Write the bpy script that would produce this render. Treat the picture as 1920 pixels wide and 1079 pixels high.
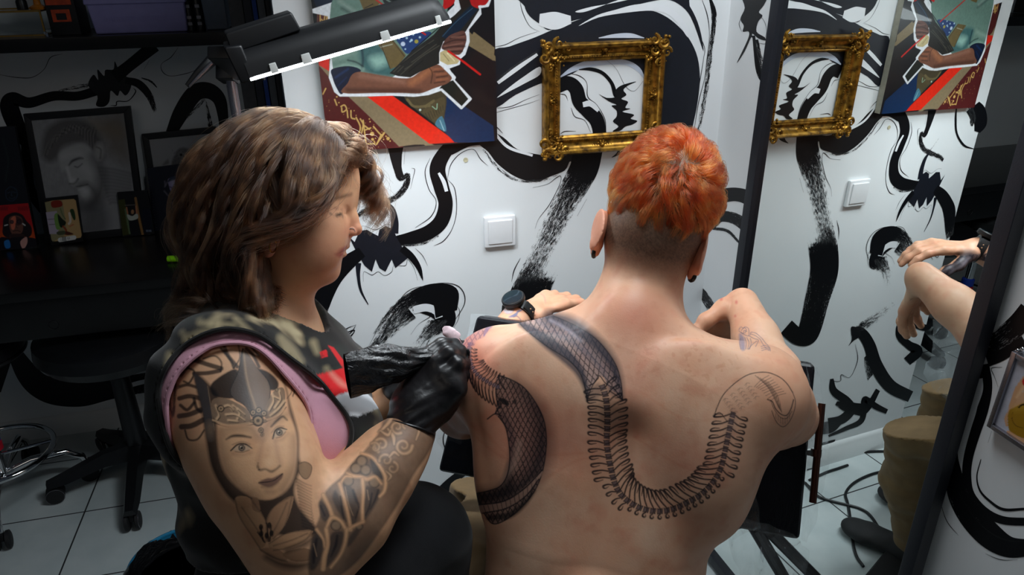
import bpy, bmesh, math, random
import numpy as np
from mathutils import Vector, Matrix, noise as mnoise
rng = np.random.default_rng(7); random.seed(7)
for o in list(bpy.data.objects): bpy.data.objects.remove(o)
sc = bpy.context.scene
# ------------------------------------------------------------------ camera
F_PX = 1413.8
CAM = np.array([0.0, -1.6, 1.5008])
PIT, YAW, ROL = math.radians(24.023), math.radians(13.414), math.radians(-0.8985)
_fw = np.array([math.sin(YAW)*math.cos(PIT), math.cos(YAW)*math.cos(PIT), -math.sin(PIT)])
_rt = np.array([math.cos(YAW), -math.sin(YAW), 0.0]); _up = np.cross(_rt, _fw)
_r = _rt*math.cos(ROL)+_up*math.sin(ROL); _u = -_rt*math.sin(ROL)+_up*math.cos(ROL)
cam_d = bpy.data.cameras.new('camera'); cam_o = bpy.data.objects.new('camera', cam_d)
sc.collection.objects.link(cam_o); sc.camera = cam_o
cam_d.sensor_width = 36; cam_d.lens = F_PX/1920*36; cam_d.clip_start = 0.02
M4 = Matrix.Identity(4)
for i in range(3):
    M4[i][0] = _r[i]; M4[i][1] = _u[i]; M4[i][2] = -_fw[i]; M4[i][3] = CAM[i]
cam_o.matrix_world = M4
# ------------------------------------------------------------------ world, lights, exposure
w = bpy.data.worlds.new('room_ambient'); sc.world = w; w.use_nodes = True
w.node_tree.nodes['Background'].inputs[0].default_value = (0.62, 0.78, 1.0, 1)
w.node_tree.nodes['Background'].inputs[1].default_value = 0.025
def K0(x, y, z): return CAM+(_fw+_r*((x-960)/F_PX)-_u*((y-539.5)/F_PX))*z-np.array([0, -.04, .012])
def area(name, loc, target, sx, sy, power, col, spread=180):
    l = bpy.data.lights.new(name, 'AREA'); l.shape = 'RECTANGLE'; l.size = sx; l.size_y = sy
    l.energy = power; l.color = col; l.spread = math.radians(spread)
    o = bpy.data.objects.new(name, l); sc.collection.objects.link(o)
    o.location = loc; d = Vector(target)-Vector(loc)
    o.rotation_euler = d.to_track_quat('-Z', 'Y').to_euler(); return o
area('ceiling_light', (0.55, -0.60, 2.15), (0.50, -0.52, 0), 0.8, 0.35, 11.0, (0.88, 0.95, 1.0), 150)
area('room_light', (-0.9, -2.4, 2.4), (0.0, -0.4, 0.8), 1.2, 0.8, 1.9, (1.0, 0.90, 0.78))
area('lamp_light', K0(660, 92, 1.155), K0(660, 92, 1.155)-np.array([0, .02, 1.0]), 0.40, 0.08, 3.2, (0.86, 0.94, 1.0), 130)
vs = sc.view_settings; vs.view_transform = 'Standard'; vs.look = 'None'; vs.exposure = 0.0; vs.gamma = 1; vs.use_curve_mapping = False
# ------------------------------------------------------------------ geometry helpers
def ray(x, y): return _fw + _r*((x-960)/F_PX) - _u*((y-539.5)/F_PX)
def K(x, y, z): return CAM + ray(x, y)*z                       # a point seen at (x, y), z metres deep
def topx(P):
    d = np.asarray(P, float)-CAM; z = d@_fw
    return np.stack([960+F_PX*(d@_r)/z, 539.5-F_PX*(d@_u)/z, z], -1)
def onplane(x, y, n, d):
    R = ray(x, y); t = (d-CAM@n)/(R@n); return CAM+R*t
NY = np.array([0, 1.0, 0]); NZ = np.array([0, 0, 1.0])
MN = np.array([0.99593, 0.08768, -0.02087]); MN /= np.linalg.norm(MN); MD = 0.8383
def wallpt(x, y): return onplane(x, y, NY, 0.0)
def wallpt_m(x, y):                                             # a wall point seen in the mirror
    X = onplane(x, y, MN, MD); R = ray(x, y); R = R-2*(R@MN)*MN; return X+R*(-X[1]/R[1])
def floorpt_m(x, y):
    X = onplane(x, y, MN, MD); R = ray(x, y); R = R-2*(R@MN)*MN; return X+R*(-X[2]/R[2])
COL = sc.collection
def new_obj(name, me, parent=None, mats=()):
    o = bpy.data.objects.new(name, me); COL.objects.link(o)
    for m in (mats if isinstance(mats, (list, tuple)) else [mats]): me.materials.append(m)
    if parent is not None: o.parent = parent
    return o
def tag(o, label=None, cat=None, group=None, kind=None):
    if label: o['label'] = label
    if cat: o['category'] = cat
    if group: o['group'] = group
    if kind: o['kind'] = kind
    return o
def empty(name, loc, label, cat, group=None):
    o = bpy.data.objects.new(name, None); COL.objects.link(o); o.location = loc; o.empty_display_size = .05
    return tag(o, label, cat, group)
class MB:
    """collects geometry in world coordinates and links it as ONE mesh object"""
    def __init__(s): s.v = []; s.f = []; s.mi = []; s.m = 0; s.uv = {}
    def add(s, vs_, fs):
        b = len(s.v); s.v += [tuple(map(float, p)) for p in vs_]; s.f += [tuple(b+i for i in f) for f in fs]; s.mi += [s.m]*len(fs); return s
    def box(s, c, d, R=None, bev=0.0):
        bm = bmesh.new(); bmesh.ops.create_cube(bm, size=1)
        for v in bm.verts: v.co = Vector((v.co.x*d[0], v.co.y*d[1], v.co.z*d[2]))
        if bev > 0: bmesh.ops.bevel(bm, geom=bm.edges[:], offset=bev, segments=3, affect='EDGES', profile=.6)
        Rm = np.eye(3) if R is None else np.asarray(R, float)
        P = np.array([v.co[:] for v in bm.verts])@Rm.T+np.asarray(c, float)
        bm.verts.index_update(); fs = [[v.index for v in f.verts] for f in bm.faces]; bm.free()
        return s.add(P, fs)
    def hexa(s, P, bev=0.0):                                    # 8 corners, bottom ring then top ring
        bm = bmesh.new(); V = [bm.verts.new(tuple(map(float, p))) for p in P]
        for f in ((3,2,1,0),(4,5,6,7),(0,1,5,4),(1,2,6,5),(2,3,7,6),(3,0,4,7)): bm.faces.new([V[i] for i in f])
        bmesh.ops.recalc_face_normals(bm, faces=bm.faces[:])
        if bev > 0: bmesh.ops.bevel(bm, geom=bm.edges[:], offset=bev, segments=3, affect='EDGES', profile=.6)
        bm.verts.index_update(); PP = [v.co[:] for v in bm.verts]; fs = [[v.index for v in f.verts] for f in bm.faces]; bm.free()
        return s.add(PP, fs)
    def tube(s, pts, r, n=12, cap=True, sq=None):
        pts = [np.asarray(p, float) for p in pts]; m = len(pts); r = [r]*m if np.isscalar(r) else list(r)
        T = [pts[min(i+1, m-1)]-pts[max(i-1, 0)] for i in range(m)]; T = [t/(np.linalg.norm(t)+1e-12) for t in T]
        a = np.array([0, 0, 1.0]) if abs(T[0][2]) < .9 else np.array([1.0, 0, 0])
        vs_ = []; N = np.cross(T[0], a); N /= np.linalg.norm(N)
        for i in range(m):
            N = N-T[i]*(N@T[i]); N /= np.linalg.norm(N)+1e-12; B = np.cross(T[i], N)
            for k in range(n):
                t = 2*math.pi*k/n; vs_.append(pts[i]+r[i]*(N*math.cos(t)+B*math.sin(t)))
        fs = [(i*n+k, i*n+(k+1) % n, (i+1)*n+(k+1) % n, (i+1)*n+k) for i in range(m-1) for k in range(n)]
        if cap: fs += [tuple(range(n-1, -1, -1)), tuple((m-1)*n+k for k in range(n))]
        return s.add(vs_, fs)
    def lathe(s, prof, c, axis=(0, 0, 1), n=28):
        ax = np.asarray(axis, float); ax /= np.linalg.norm(ax)
        a = np.array([1.0, 0, 0]) if abs(ax[0]) < .9 else np.array([0, 1.0, 0])
        X = np.cross(ax, a); X /= np.linalg.norm(X); Y = np.cross(ax, X); c = np.asarray(c, float); vs_ = []
        for r, h in prof:
            for k in range(n):
                t = 2*math.pi*k/n; vs_.append(c+ax*h+r*(X*math.cos(t)+Y*math.sin(t)))
        m = len(prof); fs = [(i*n+k, i*n+(k+1) % n, (i+1)*n+(k+1) % n, (i+1)*n+k) for i in range(m-1) for k in range(n)]
        if prof[0][0] > 1e-6: fs.append(tuple(range(n-1, -1, -1)))
        if prof[-1][0] > 1e-6: fs.append(tuple((m-1)*n+k for k in range(n)))
        return s.add(vs_, fs)
    def torus(s, c, R, r, axis=(0, 0, 1), n=48, k=10, a0=0, a1=2*math.pi):
        ax = np.asarray(axis, float); ax /= np.linalg.norm(ax)
        a = np.array([1.0, 0, 0]) if abs(ax[0]) < .9 else np.array([0, 1.0, 0])
        X = np.cross(ax, a); X /= np.linalg.norm(X); Y = np.cross(ax, X); c = np.asarray(c, float); vs_ = []; full = abs(a1-a0-2*math.pi) < 1e-6
        nn = n if full else n+1
        for i in range(nn):
            t = a0+(a1-a0)*i/n; d = X*math.cos(t)+Y*math.sin(t)
            for j in range(k):
                p = 2*math.pi*j/k; vs_.append(c+d*(R+r*math.cos(p))+ax*r*math.sin(p))
        fs = [(i*k+j, ((i+1) % nn)*k+j, ((i+1) % nn)*k+(j+1) % k, i*k+(j+1) % k) for i in range(n) for j in range(k)]
        return s.add(vs_, fs)
    def build(s, name, mats, parent=None, smooth=True, org=None, sharp=35):
        me = bpy.data.meshes.new(name); org = np.zeros(3) if org is None else np.asarray(org, float)
        off = org if parent is None else np.array((parent.location if parent.type == 'EMPTY' else parent.get('_org', (0, 0, 0)))[:] if parent is not None else (0, 0, 0))
        if parent is not None: off = worldloc(parent)
        V = (np.array(s.v)-off); me.from_pydata(V.tolist(), [], s.f); me.update()
        me.polygons.foreach_set('material_index', s.mi)
        bm = bmesh.new(); bm.from_mesh(me); bmesh.ops.recalc_face_normals(bm, faces=bm.faces[:]) if len(s.f) < 60000 else None
        for e in bm.edges:
            if len(e.link_faces) == 2 and e.calc_face_angle(0) > math.radians(sharp): e.smooth = False
        for f in bm.faces: f.smooth = smooth
        bm.to_mesh(me); bm.free()
        o = new_obj(name, me, parent, mats)
        if parent is None: o.location = org
        return o
def worldloc(o):
    L = np.zeros(3)
    while o is not None: L = L+np.array(o.location[:]); o = o.parent
    return L
# ------------------------------------------------------------------ materials
def srgb(r, g, b):
    f = lambda c: c/12.92 if c <= .04045 else ((c+.055)/1.055)**2.4
    return tuple(f(c/255) for c in (r, g, b))
class NT:
    def __init__(s, name):
        s.m = bpy.data.materials.new(name); s.m.use_nodes = True; s.t = s.m.node_tree; s.b = s.t.nodes['Principled BSDF']; s.n = s.t.nodes; s.l = s.t.links
    def node(s, t, **kw):
        n = s.n.new(t)
        for k, v in kw.items():
            if k in n.inputs: n.inputs[k].default_value = v
            else: setattr(n, k, v)
        return n
    def link(s, a, b): s.l.new(a, b)
    def co(s, kind='Object', scale=None):
        t = s.node('ShaderNodeTexCoord'); o = t.outputs[kind]
        if scale is not None:
            mp = s.node('ShaderNodeMapping'); mp.inputs['Scale'].default_value = scale if hasattr(scale, '__len__') else (scale,)*3; s.link(o, mp.inputs[0]); o = mp.outputs[0]
        return o
    def ramp(s, fac, stops, mode='LINEAR'):
        r = s.node('ShaderNodeValToRGB'); r.color_ramp.interpolation = mode; e = r.color_ramp.elements
        while len(e) < len(stops): e.new(.5)
        for x, (p, c) in zip(e, stops): x.position = p; x.color = tuple(c)+((1,) if len(c) == 3 else ())
        s.link(fac, r.inputs[0]); return r.outputs[0]
    def mix(s, a, b, fac, mode='MIX'):
        m = s.node('ShaderNodeMix', data_type='RGBA', blend_type=mode)
        for sock, v in ((m.inputs[0], fac), (m.inputs[6], a), (m.inputs[7], b)):
            if hasattr(v, 'is_output'): s.link(v, sock)
            else: sock.default_value = v if not hasattr(v, '__len__') else (tuple(v)+(1,))[:4]
        return m.outputs[2]
    def math(s, op, a, b=0.0, c=0.0):
        m = s.node('ShaderNodeMath', operation=op)
        for i, v in enumerate((a, b, c)):
            if hasattr(v, 'is_output'): s.link(v, m.inputs[i])
            elif i < len(m.inputs): m.inputs[i].default_value = v
        return m.outputs[0]
    def bump(s, h, strength=.3, dist=.002):
        b = s.node('ShaderNodeBump', Strength=strength, Distance=dist); s.link(h, b.inputs['Height']); s.link(b.outputs[0], s.b.inputs['Normal']); return b
def setp(b, **kw):
    names = dict(rough='Roughness', metal='Metallic', spec='Specular IOR Level', coat='Coat Weight', trans='Transmission Weight', ior='IOR', alpha='Alpha', sheen='Sheen Weight', sss='Subsurface Weight', coatr='Coat Roughness', aniso='Anisotropic')
    for k, v in kw.items(): b.inputs[names[k]].default_value = v
def mat(name, col, rough=.5, bump=0, bscale=60, var=.12, **kw):
    m = NT(name); nz = m.node('ShaderNodeTexNoise', Scale=bscale, Detail=4.0); m.link(m.co(), nz.inputs['Vector'])
    c = np.array(col); a = tuple(np.clip(c*(1-var), 0, 1)); b = tuple(np.clip(c*(1+var), 0, 1))
    m.link(m.ramp(nz.outputs[0], [(.3, a), (.7, b)]), m.b.inputs['Base Color']); setp(m.b, rough=rough, **kw)
    if bump: m.bump(nz.outputs[0], bump, .0015)
    return m.m
M = {}
M['white_plastic'] = mat('white_plastic', srgb(232, 234, 236), .35, var=.01)
M['black_paint'] = mat('black_paint', srgb(15, 16, 21), .45, var=.2)
M['black_plastic'] = mat('black_plastic', srgb(16, 17, 20), .38, var=.2)
M['black_wood'] = mat('black_wood', srgb(13, 12, 13), .28, var=.3, bscale=20)
M['black_metal'] = mat('black_metal', srgb(17, 18, 21), .5, var=.1)
M['chrome'] = mat('chrome', (.75, .76, .78), .08, var=.03, metal=1.0)
M['rubber'] = mat('rubber', srgb(22, 22, 24), .7)
M['cable'] = mat('cable_rubber', srgb(20, 22, 24), .45)
M['mirror_frame'] = mat('mirror_frame', srgb(17, 20, 30), .5, bump=.15, bscale=400)
M['tube'] = mat('lamp_clip', srgb(225, 228, 225), .4, var=.01)
# ------------------------------------------------------------------ wall, floor
m = NT('white_wall_paint'); n1 = m.node('ShaderNodeTexNoise', Scale=3.0, Detail=3.0); m.link(m.co(), n1.inputs['Vector'])
m.link(m.ramp(n1.outputs[0], [(.3, srgb(224, 228, 230)), (.75, srgb(234, 237, 238))]), m.b.inputs['Base Color']); setp(m.b, rough=.55, spec=.35)
n2 = m.node('ShaderNodeTexNoise', Scale=120.0, Detail=3.0); m.link(m.co(), n2.inputs['Vector']); m.bump(n2.outputs[0], .12, .001); M['wall'] = m.m
# brushed black paint: solid where the brush was wet, broken into bristle streaks where it ran dry
def brush_mat(name, ink):
    m = NT(name); uv = m.co('UV'); sep = m.node('ShaderNodeSeparateXYZ'); m.link(uv, sep.inputs[0])
    at = m.node('ShaderNodeAttribute', attribute_name='dry')
    mp = m.node('ShaderNodeMapping'); mp.inputs['Scale'].default_value = (110, 45, 1); m.link(uv, mp.inputs[0])
    st = m.node('ShaderNodeTexNoise', Scale=1.0, Detail=6.0, Roughness=.75); m.link(mp.outputs[0], st.inputs['Vector'])
    mp2 = m.node('ShaderNodeMapping'); mp2.inputs['Scale'].default_value = (1100, 150, 1); m.link(uv, mp2.inputs[0])
    gr = m.node('ShaderNodeTexNoise', Scale=1.0, Detail=2.0); m.link(mp2.outputs[0], gr.inputs['Vector'])
    s = m.math('ADD', m.math('MULTIPLY', st.outputs[0], .62), m.math('MULTIPLY', gr.outputs[0], .38))
    # dry 0 -> all ink; 1 -> none
    thr = m.math('MULTIPLY_ADD', at.outputs['Fac'], .32, .30)
    a = m.math('MULTIPLY', m.math('SUBTRACT', s, thr), 40.0); a = m.node('ShaderNodeClamp').inputs[0].node if False else a
    cl = m.node('ShaderNodeClamp'); m.link(a, cl.inputs[0])
    m.link(m.mix(srgb(228, 232, 234), ink, cl.outputs[0]), m.b.inputs['Base Color'])
    m.link(m.mix((.55,)*3, (.42,)*3, cl.outputs[0]), m.b.inputs['Roughness']); setp(m.b, spec=.3)
    m.link(cl.outputs[0], m.b.inputs['Alpha'])
    return m.m
M['brush'] = brush_mat('black_brush_paint', srgb(10, 11, 15)); M['navy'] = mat('navy_black_paint', srgb(15, 19, 30), .5, var=.2)
M['ink_flat'] = mat('black_wall_ink', srgb(9, 10, 14), .45, var=.2)
M['wash'] = mat('pale_wall_wash', srgb(196, 206, 222), .5, var=.05, bscale=30); M['white_over'] = mat('white_overpaint', srgb(230, 233, 236), .55, var=.01)

def smooth_pts(P, per=10):
    P = np.asarray(P, float); n = len(P)
    if n < 3: t = np.linspace(0, 1, per*2)[:, None]; return P[0]*(1-t)+P[-1]*t
    Q = np.vstack([2*P[0]-P[1], P, 2*P[-1]-P[-2]]); out = []
    for i in range(n-1):
        p0, p1, p2, p3 = Q[i:i+4]
        for t in np.linspace(0, 1, per, endpoint=False):
            out.append(.5*((2*p1)+(-p0+p2)*t+(2*p0-5*p1+4*p2-p3)*t*t+(-p0+3*p1-3*p2+p3)*t**3))
    out.append(P[-1]); return np.array(out)
class Mural:
    """strokes and painted shapes on one wall; coordinates are read off in picture units and set on the wall plane"""
    def __init__(s, fn, nrm): s.fn = fn; s.n = np.asarray(nrm, float); s.V = []; s.F = []; s.mi = []; s.uv = []; s.dry = []; s.k = 0; s.u0 = 0
    def _lift(s): s.k += 1; return 0.0004+s.k*0.00001
    def stroke(s, pts, o=(0, 0), sc_=1.0, dry=0.0, mat_i=1, fn=None, per=8):
        """pts: (x, y, width[, dry])"""
        fn = fn or s.fn; A = np.array([list(p)+([dry] if len(p) == 3 else []) for p in pts], float)
        A[:, :2] = A[:, :2]/sc_+np.array(o); A[:, 2] /= sc_; Q = smooth_pts(A, per); Q[:, 3] = np.clip(Q[:, 3], 0, 1); Q[:, 2] = np.maximum(Q[:, 2], .35)
        T = np.gradient(Q[:, :2], axis=0); T /= np.linalg.norm(T, axis=1)[:, None]+1e-9; N = np.stack([-T[:, 1], T[:, 0]], 1)
        L = s._lift(); cols = 5; b = len(s.V); s.u0 += 3.7; ul = 0; prev = None
        for i in range(len(Q)):
            for c in range(cols):
                t = c/(cols-1)-.5; q = Q[i, :2]+N[i]*Q[i, 2]*t; P = fn(*q)+s.n*L
                s.V.append(P)
                if c == 2:
                    if prev is not None: ul += np.linalg.norm(P-prev)
                    prev = P
            wd = Q[i, 2]/900
            for c in range(cols): s.uv.append((s.u0+ul*.6, (c/(cols-1)-.5)*wd*7)); s.dry.append(Q[i, 3]+(.0 if c in (1, 2, 3) else (.25 if Q[i, 3] > .1 else .0)))
        for i in range(len(Q)-1):
            for c in range(cols-1): s.F.append((b+i*cols+c, b+i*cols+c+1, b+(i+1)*cols+c+1, b+(i+1)*cols+c)); s.mi.append(mat_i)
    def poly(s, pts, o=(0, 0), sc_=1.0, mat_i=2, fn=None, sm=True, dry=0.0):
        fn = fn or s.fn; A = np.array(pts, float)/sc_+np.array(o)
        if sm:
            A2 = np.vstack([A, A[:1]]); n = len(A); out = []
            for i in range(n):
                p0, p1, p2, p3 = A[i-1], A[i], A[(i+1) % n], A[(i+2) % n]
                for t in (0, .25, .5, .75): out.append(.5*((2*p1)+(-p0+p2)*t+(2*p0-5*p1+4*p2-p3)*t*t+(-p0+3*p1-3*p2+p3)*t**3))
            A = np.array(out)
        L = s._lift(); b = len(s.V)
        from mathutils.geometry import tessellate_polygon
        tri = tessellate_polygon([[Vector((p[0], p[1], 0)) for p in A]])
        for q in A: s.V.append(fn(*q)+s.n*L); s.uv.append((q[0]/900*.6*3, q[1]/900*7)); s.dry.append(dry)
        for t in tri: s.F.append((b+t[0], b+t[1], b+t[2])); s.mi.append(mat_i)
    def line(s, pts, o=(0, 0), sc_=1.0, wd=1.6, fn=None):
        n = len(pts); P = [(p[0], p[1], wd*sc_*(.5+.9*abs(math.sin(1.3*i+n)))) for i, p in enumerate(pts)]
        P[0] = P[0][:2]+(wd*sc_*.4,); P[-1] = P[-1][:2]+(wd*sc_*.3,); s.stroke(P, o, sc_, mat_i=2, fn=fn)
    def finish(s, obj_name, corners_faces, mats, org):
        """the wall's own faces first, then the painted strokes, in one mesh"""
        V0, F0 = corners_faces; b = len(V0); V = np.array(list(V0)+s.V, float)-np.asarray(org, float)
        F = [tuple(f) for f in F0]+[tuple(i+b for i in f) for f in s.F]; me = bpy.data.meshes.new(obj_name)
        me.from_pydata(V.tolist(), [], F); me.update(); me.polygons.foreach_set('material_index', [0]*len(F0)+s.mi)
        ul = me.uv_layers.new(name='UVMap'); UV = np.array([(0, 0)]*b+s.uv, float); li = np.zeros(len(me.loops), int); me.loops.foreach_get('vertex_index', li)
        ul.data.foreach_set('uv', UV[li].ravel()); at = me.attributes.new('dry', 'FLOAT', 'POINT'); at.data.foreach_set('value', np.array([0]*b+s.dry, float))
        # orient the painted faces like the wall
        o = new_obj(obj_name, me, None, mats); o.location = org; o['kind'] = 'structure'; return o
def boxVF(lo, hi):
    x0, y0, z0 = lo; x1, y1, z1 = hi
    V = [(x0,y0,z0),(x1,y0,z0),(x1,y1,z0),(x0,y1,z0),(x0,y0,z1),(x1,y0,z1),(x1,y1,z1),(x0,y1,z1)]
    return V, [(3,2,1,0),(4,5,6,7),(0,1,5,4),(1,2,6,5),(2,3,7,6),(3,0,4,7)]
WM = [M['wall'], M['brush'], M['ink_flat'], M['navy'], M['wash'], M['white_over']]
H = 2.62
# ---- back wall
mu = Mural(wallpt, (0, -1, 0)); A = (900, 0); a = 2.698; Dd = (600, 220); d = 2.158; G = (640, 560); g = 4.15
exec_mural_back = True
# top: curled dark mass above the gold frame
mu.poly([(60,275),(150,235),(280,188),(420,128),(560,82),(700,60),(850,52),(930,78),(1000,130),(1060,200),(1100,290),(1112,400),(1100,520),(1080,620),(1050,740),(1010,820),(880,820),(905,640),(912,500),(880,430),(835,385),(800,345),(740,320),(640,310),(540,330),(470,372),(405,395),(300,425),(180,480),(60,538)], A, a, 3)
mu.poly([(218,-60),(225,30),(250,80),(300,120),(345,152),(400,135),(470,105),(560,85),(700,50),(860,8),(960,0),(1040,50),(1085,130),(1130,260),(1110,140),(1060,30),(980,-60)], A, a, 3)
mu.poly([(498,132),(600,88),(740,64),(870,54),(950,74),(1005,125),(1050,188),(1048,140),(1012,82),(955,38),(880,18),(780,24),(690,48),(590,78)], A, a, 5)
mu.poly([(482,58),(560,35),(660,18),(760,-4),(800,-20),(700,0),(590,40),(520,62)], A, a, 5)
mu.poly([(85,495),(150,440),(215,392),(300,338),(302,378),(230,420),(150,462)], A, a, 5)
mu.stroke([(80,410,6,.5),(170,345,22,.55),(290,268,24,.6)], A, a, mat_i=1)
mu.stroke([(90,420,16,.75),(180,352,22,.6),(290,275,14,.7)], A, a, mat_i=5)
mu.stroke([(300,100,60,.55),(380,105,90,.62),(460,100,40,.7)], A, a, mat_i=5)
mu.stroke([(405,390,6),(470,350,26),(560,320,38),(650,312,30),(740,318,26),(800,350,22),(832,400,6)], A, a, mat_i=4)
mu.stroke([(600,192,4),(680,182,20),(760,180,24),(830,192,4)], A, a, mat_i=4)
mu.line([(1120,-10),(1150,80),(1160,180),(1148,300),(1135,400),(1105,520),(1078,690)], A, a, 1.2)
mu.stroke([(1160,-20,10,.1),(1182,60,26,.25),(1180,140,24,.35),(1165,260,26,.5),(1150,400,26,.5),(1125,560,24,.55),(1098,690,16,.6),(1075,760,8,.6)], A, a)
mu.line([(1050,40),(1100,160),(1135,240),(1130,300),(1110,420),(1085,560)], A, a, 1.0)
mu.line([(70,238),(130,225),(200,190),(290,160)], A, a, .9); mu.line([(200,-10),(215,60),(250,130),(300,160)], A, a, .9)
mu.line([(60,548),(150,540),(230,505),(300,478)], A, a, .9); mu.line([(60,575),(150,550),(240,525),(300,505)], A, a, .8)
# inside the gold frame
mu.stroke([(395,435,70),(445,420,70),(485,450,72),(505,515,74),(550,560,80),(590,610,74),(605,680,66),(600,760,60)], A, a)
mu.stroke([(520,530,26,.6),(560,525,30,.5),(600,560,20,.6)], A, a, mat_i=5)
mu.line([(455,372),(505,385),(540,420),(545,490),(590,530),(630,600),(638,670)], A, a, 1.1); mu.line([(395,475),(430,480),(445,510)], A, a, 1)
mu.line([(460,545),(480,590),(530,610),(560,670)], A, a, 1.1); mu.line([(405,678),(430,665),(485,664)], A, a, 1.2)
mu.stroke([(500,352,4),(560,350,18),(620,370,18),(665,420,18),(685,480,22),(700,500,10)], A, a)
mu.poly([(600,475),(640,495),(690,490),(680,470),(690,450),(720,430),(790,412),(750,432),(725,455),(740,480),(715,500),(748,515),(735,545),(760,550),(720,565),(778,580),(762,600),(795,612),(770,630),(735,640),(710,660),(670,664),(700,640),(672,615),(690,590),(690,560),(665,535),(690,530),(650,512)], A, a, 2)
mu.poly([(665,798),(690,775),(710,740),(740,750),(720,775)], A, a, 2)
mu.line([(640,305),(690,350),(735,435),(780,460),(825,410)], A, a, .5)
# stroke sweeping under the picture and the gold frame
mu.stroke([(300,115,30),(318,108,40),(330,150,4)], Dd, d)
mu.stroke([(315,105,30),(312,160,30,.05),(312,210,26,.2),(325,250,20,.3),(355,235,22,.4),(345,280,26,.35),(310,320,26,.4),(250,350,26,.4),(190,375,24,.4),(150,400,20,.45)], Dd, d)
mu.poly([(272,105),(300,105),(330,108),(330,200),(338,240),(305,230)], Dd, d, 2)
mu.line([(344,130),(340,190)], Dd, d, 1); mu.line([(370,206),(383,212),(375,250),(366,290)], Dd, d, .9)
mu.stroke([(560,80,44),(500,150,56),(475,210,64),(490,280,62),(508,350,58),(490,420,60),(440,465,58),(370,490,54),(310,500,40)], Dd, d, per=10)
mu.stroke([(520,120,70),(600,88,60),(680,80,60),(700,85,40)], Dd, d)
mu.stroke([(480,225,10,.8),(500,260,16,.7),(512,300,14,.75)], Dd, d, mat_i=5)
mu.stroke([(330,520,8,.6),(420,510,14,.6),(480,480,12,.7)], Dd, d, dry=.6)
mu.line([(445,165),(425,220),(440,290),(470,340),(450,400),(385,447)], Dd, d, 1.2); mu.line([(515,250),(530,190),(570,145),(620,130),(650,170),(680,197)], Dd, d, 1.1)
mu.line([(515,250),(545,290),(552,380),(535,450),(500,500),(460,520)], Dd, d, 1.1)
mu.poly([(640,100),(690,60),(740,80),(800,130),(880,150),(960,160),(1015,150),(1079,150),(1079,235),(1040,238),(1014,178),(990,215),(930,240),(870,262),(790,240),(720,190),(680,140)], Dd, d, 2)
mu.stroke([(700,55,10,.5),(760,120,12,.6),(860,155,10,.7)], Dd, d, mat_i=5)
mu.stroke([(660,130,8,.6),(720,205,16,.6),(800,255,14,.6),(900,255,14,.65),(960,235,8,.7)], Dd, d, dry=.6)
mu.line([(688,25),(715,40),(740,65)], Dd, d, 1.2); mu.line([(860,285),(920,270),(955,245),(973,238),(970,270),(930,350),(885,410),(870,450)], Dd, d, .9)
# long dry stroke down to the wrist
mu.stroke([(1085,120,120,.0),(1070,200,115,.0),(1040,260,110,.28),(990,350,100,.5),(940,450,96,.55),(890,560,92,.62),(850,640,90,.42),(825,700,86,.15),(806,750,80,.5),(795,780,70,1.0)], Dd, d, per=12)
mu.line([(810,570),(785,620),(775,665)], Dd, d, 1.4); mu.line([(1079,330),(1040,400)], Dd, d, .8)
# bat-like knot
mu.poly([(115,480),(140,505),(160,460),(190,455),(212,468),(235,480),(240,455),(265,440),(295,452),(312,490),(335,530),(370,555),(395,590),(412,650),(400,620),(375,580),(355,570),(330,590),(305,610),(290,575),(265,625),(240,610),(225,575),(210,625),(180,600),(160,565),(140,530)], Dd, d, 3, sm=False)
mu.stroke([(262,340,4),(290,370,22),(302,420,30),(300,470,34)], Dd, d, mat_i=3)
mu.stroke([(155,590,24),(155,640,14),(165,700,10),(195,758,3)], Dd, d, mat_i=3); mu.stroke([(215,275,3,.7),(245,310,10,.7),(280,345,12,.5)], Dd, d)
mu.stroke([(330,530,30),(370,565,28),(400,610,20),(415,660,6,.5)], Dd, d)
mu.line([(175,665),(178,625),(210,638),(235,625),(262,640),(290,625),(300,600),(345,600),(355,575),(380,610),(395,660)], Dd, d, .7)
mu.line([(150,445),(180,440),(225,455),(270,432),(290,440)], Dd, d, .7); mu.line([(385,530),(415,560),(435,600)], Dd, d, .8)
mu.stroke([(170,545,44),(110,590,62),(60,640,72),(20,700,84),(0,770,70,.15),(-15,830,50,.5)], Dd, d)
mu.line([(35,765),(20,800),(5,840)], Dd, d, .9); mu.line([(60,920),(90,880),(135,862),(138,868),(115,895),(85,925)], Dd, d, 1.3)
mu.line([(0,290),(30,280),(75,248),(100,248),(95,270),(50,320),(10,352)], G, g, 1.4)
# loop above the machine
mu.stroke([(225,420,60,.25),(300,330,90,.5),(380,240,110,.55),(470,160,120,.5),(540,100,130,.3)], G, g)
mu.stroke([(560,40,110,.0),(650,50,140,.0),(740,70,170,.0),(800,120,170,.0),(810,180,140,.1),(740,230,110,.4),(660,280,110,.6),(600,340,100,.75),(560,390,70,.85)], G, g, per=12)
mu.stroke([(560,90,60,.55),(660,70,60,.5),(740,100,60,.5),(760,150,60,.5)], G, g, mat_i=5)
mu.line([(190,415),(250,300),(330,150),(430,60),(520,0)], G, g, .9); mu.line([(900,55),(920,100),(905,170),(870,230)], G, g, .9)
mu.line([(330,165),(430,40),(520,-60),(640,-95),(760,-60),(850,20)], G, g, .8)
mu.line([(540,280),(600,200),(690,140),(700,110),(660,125)], G, g, .8)
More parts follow.
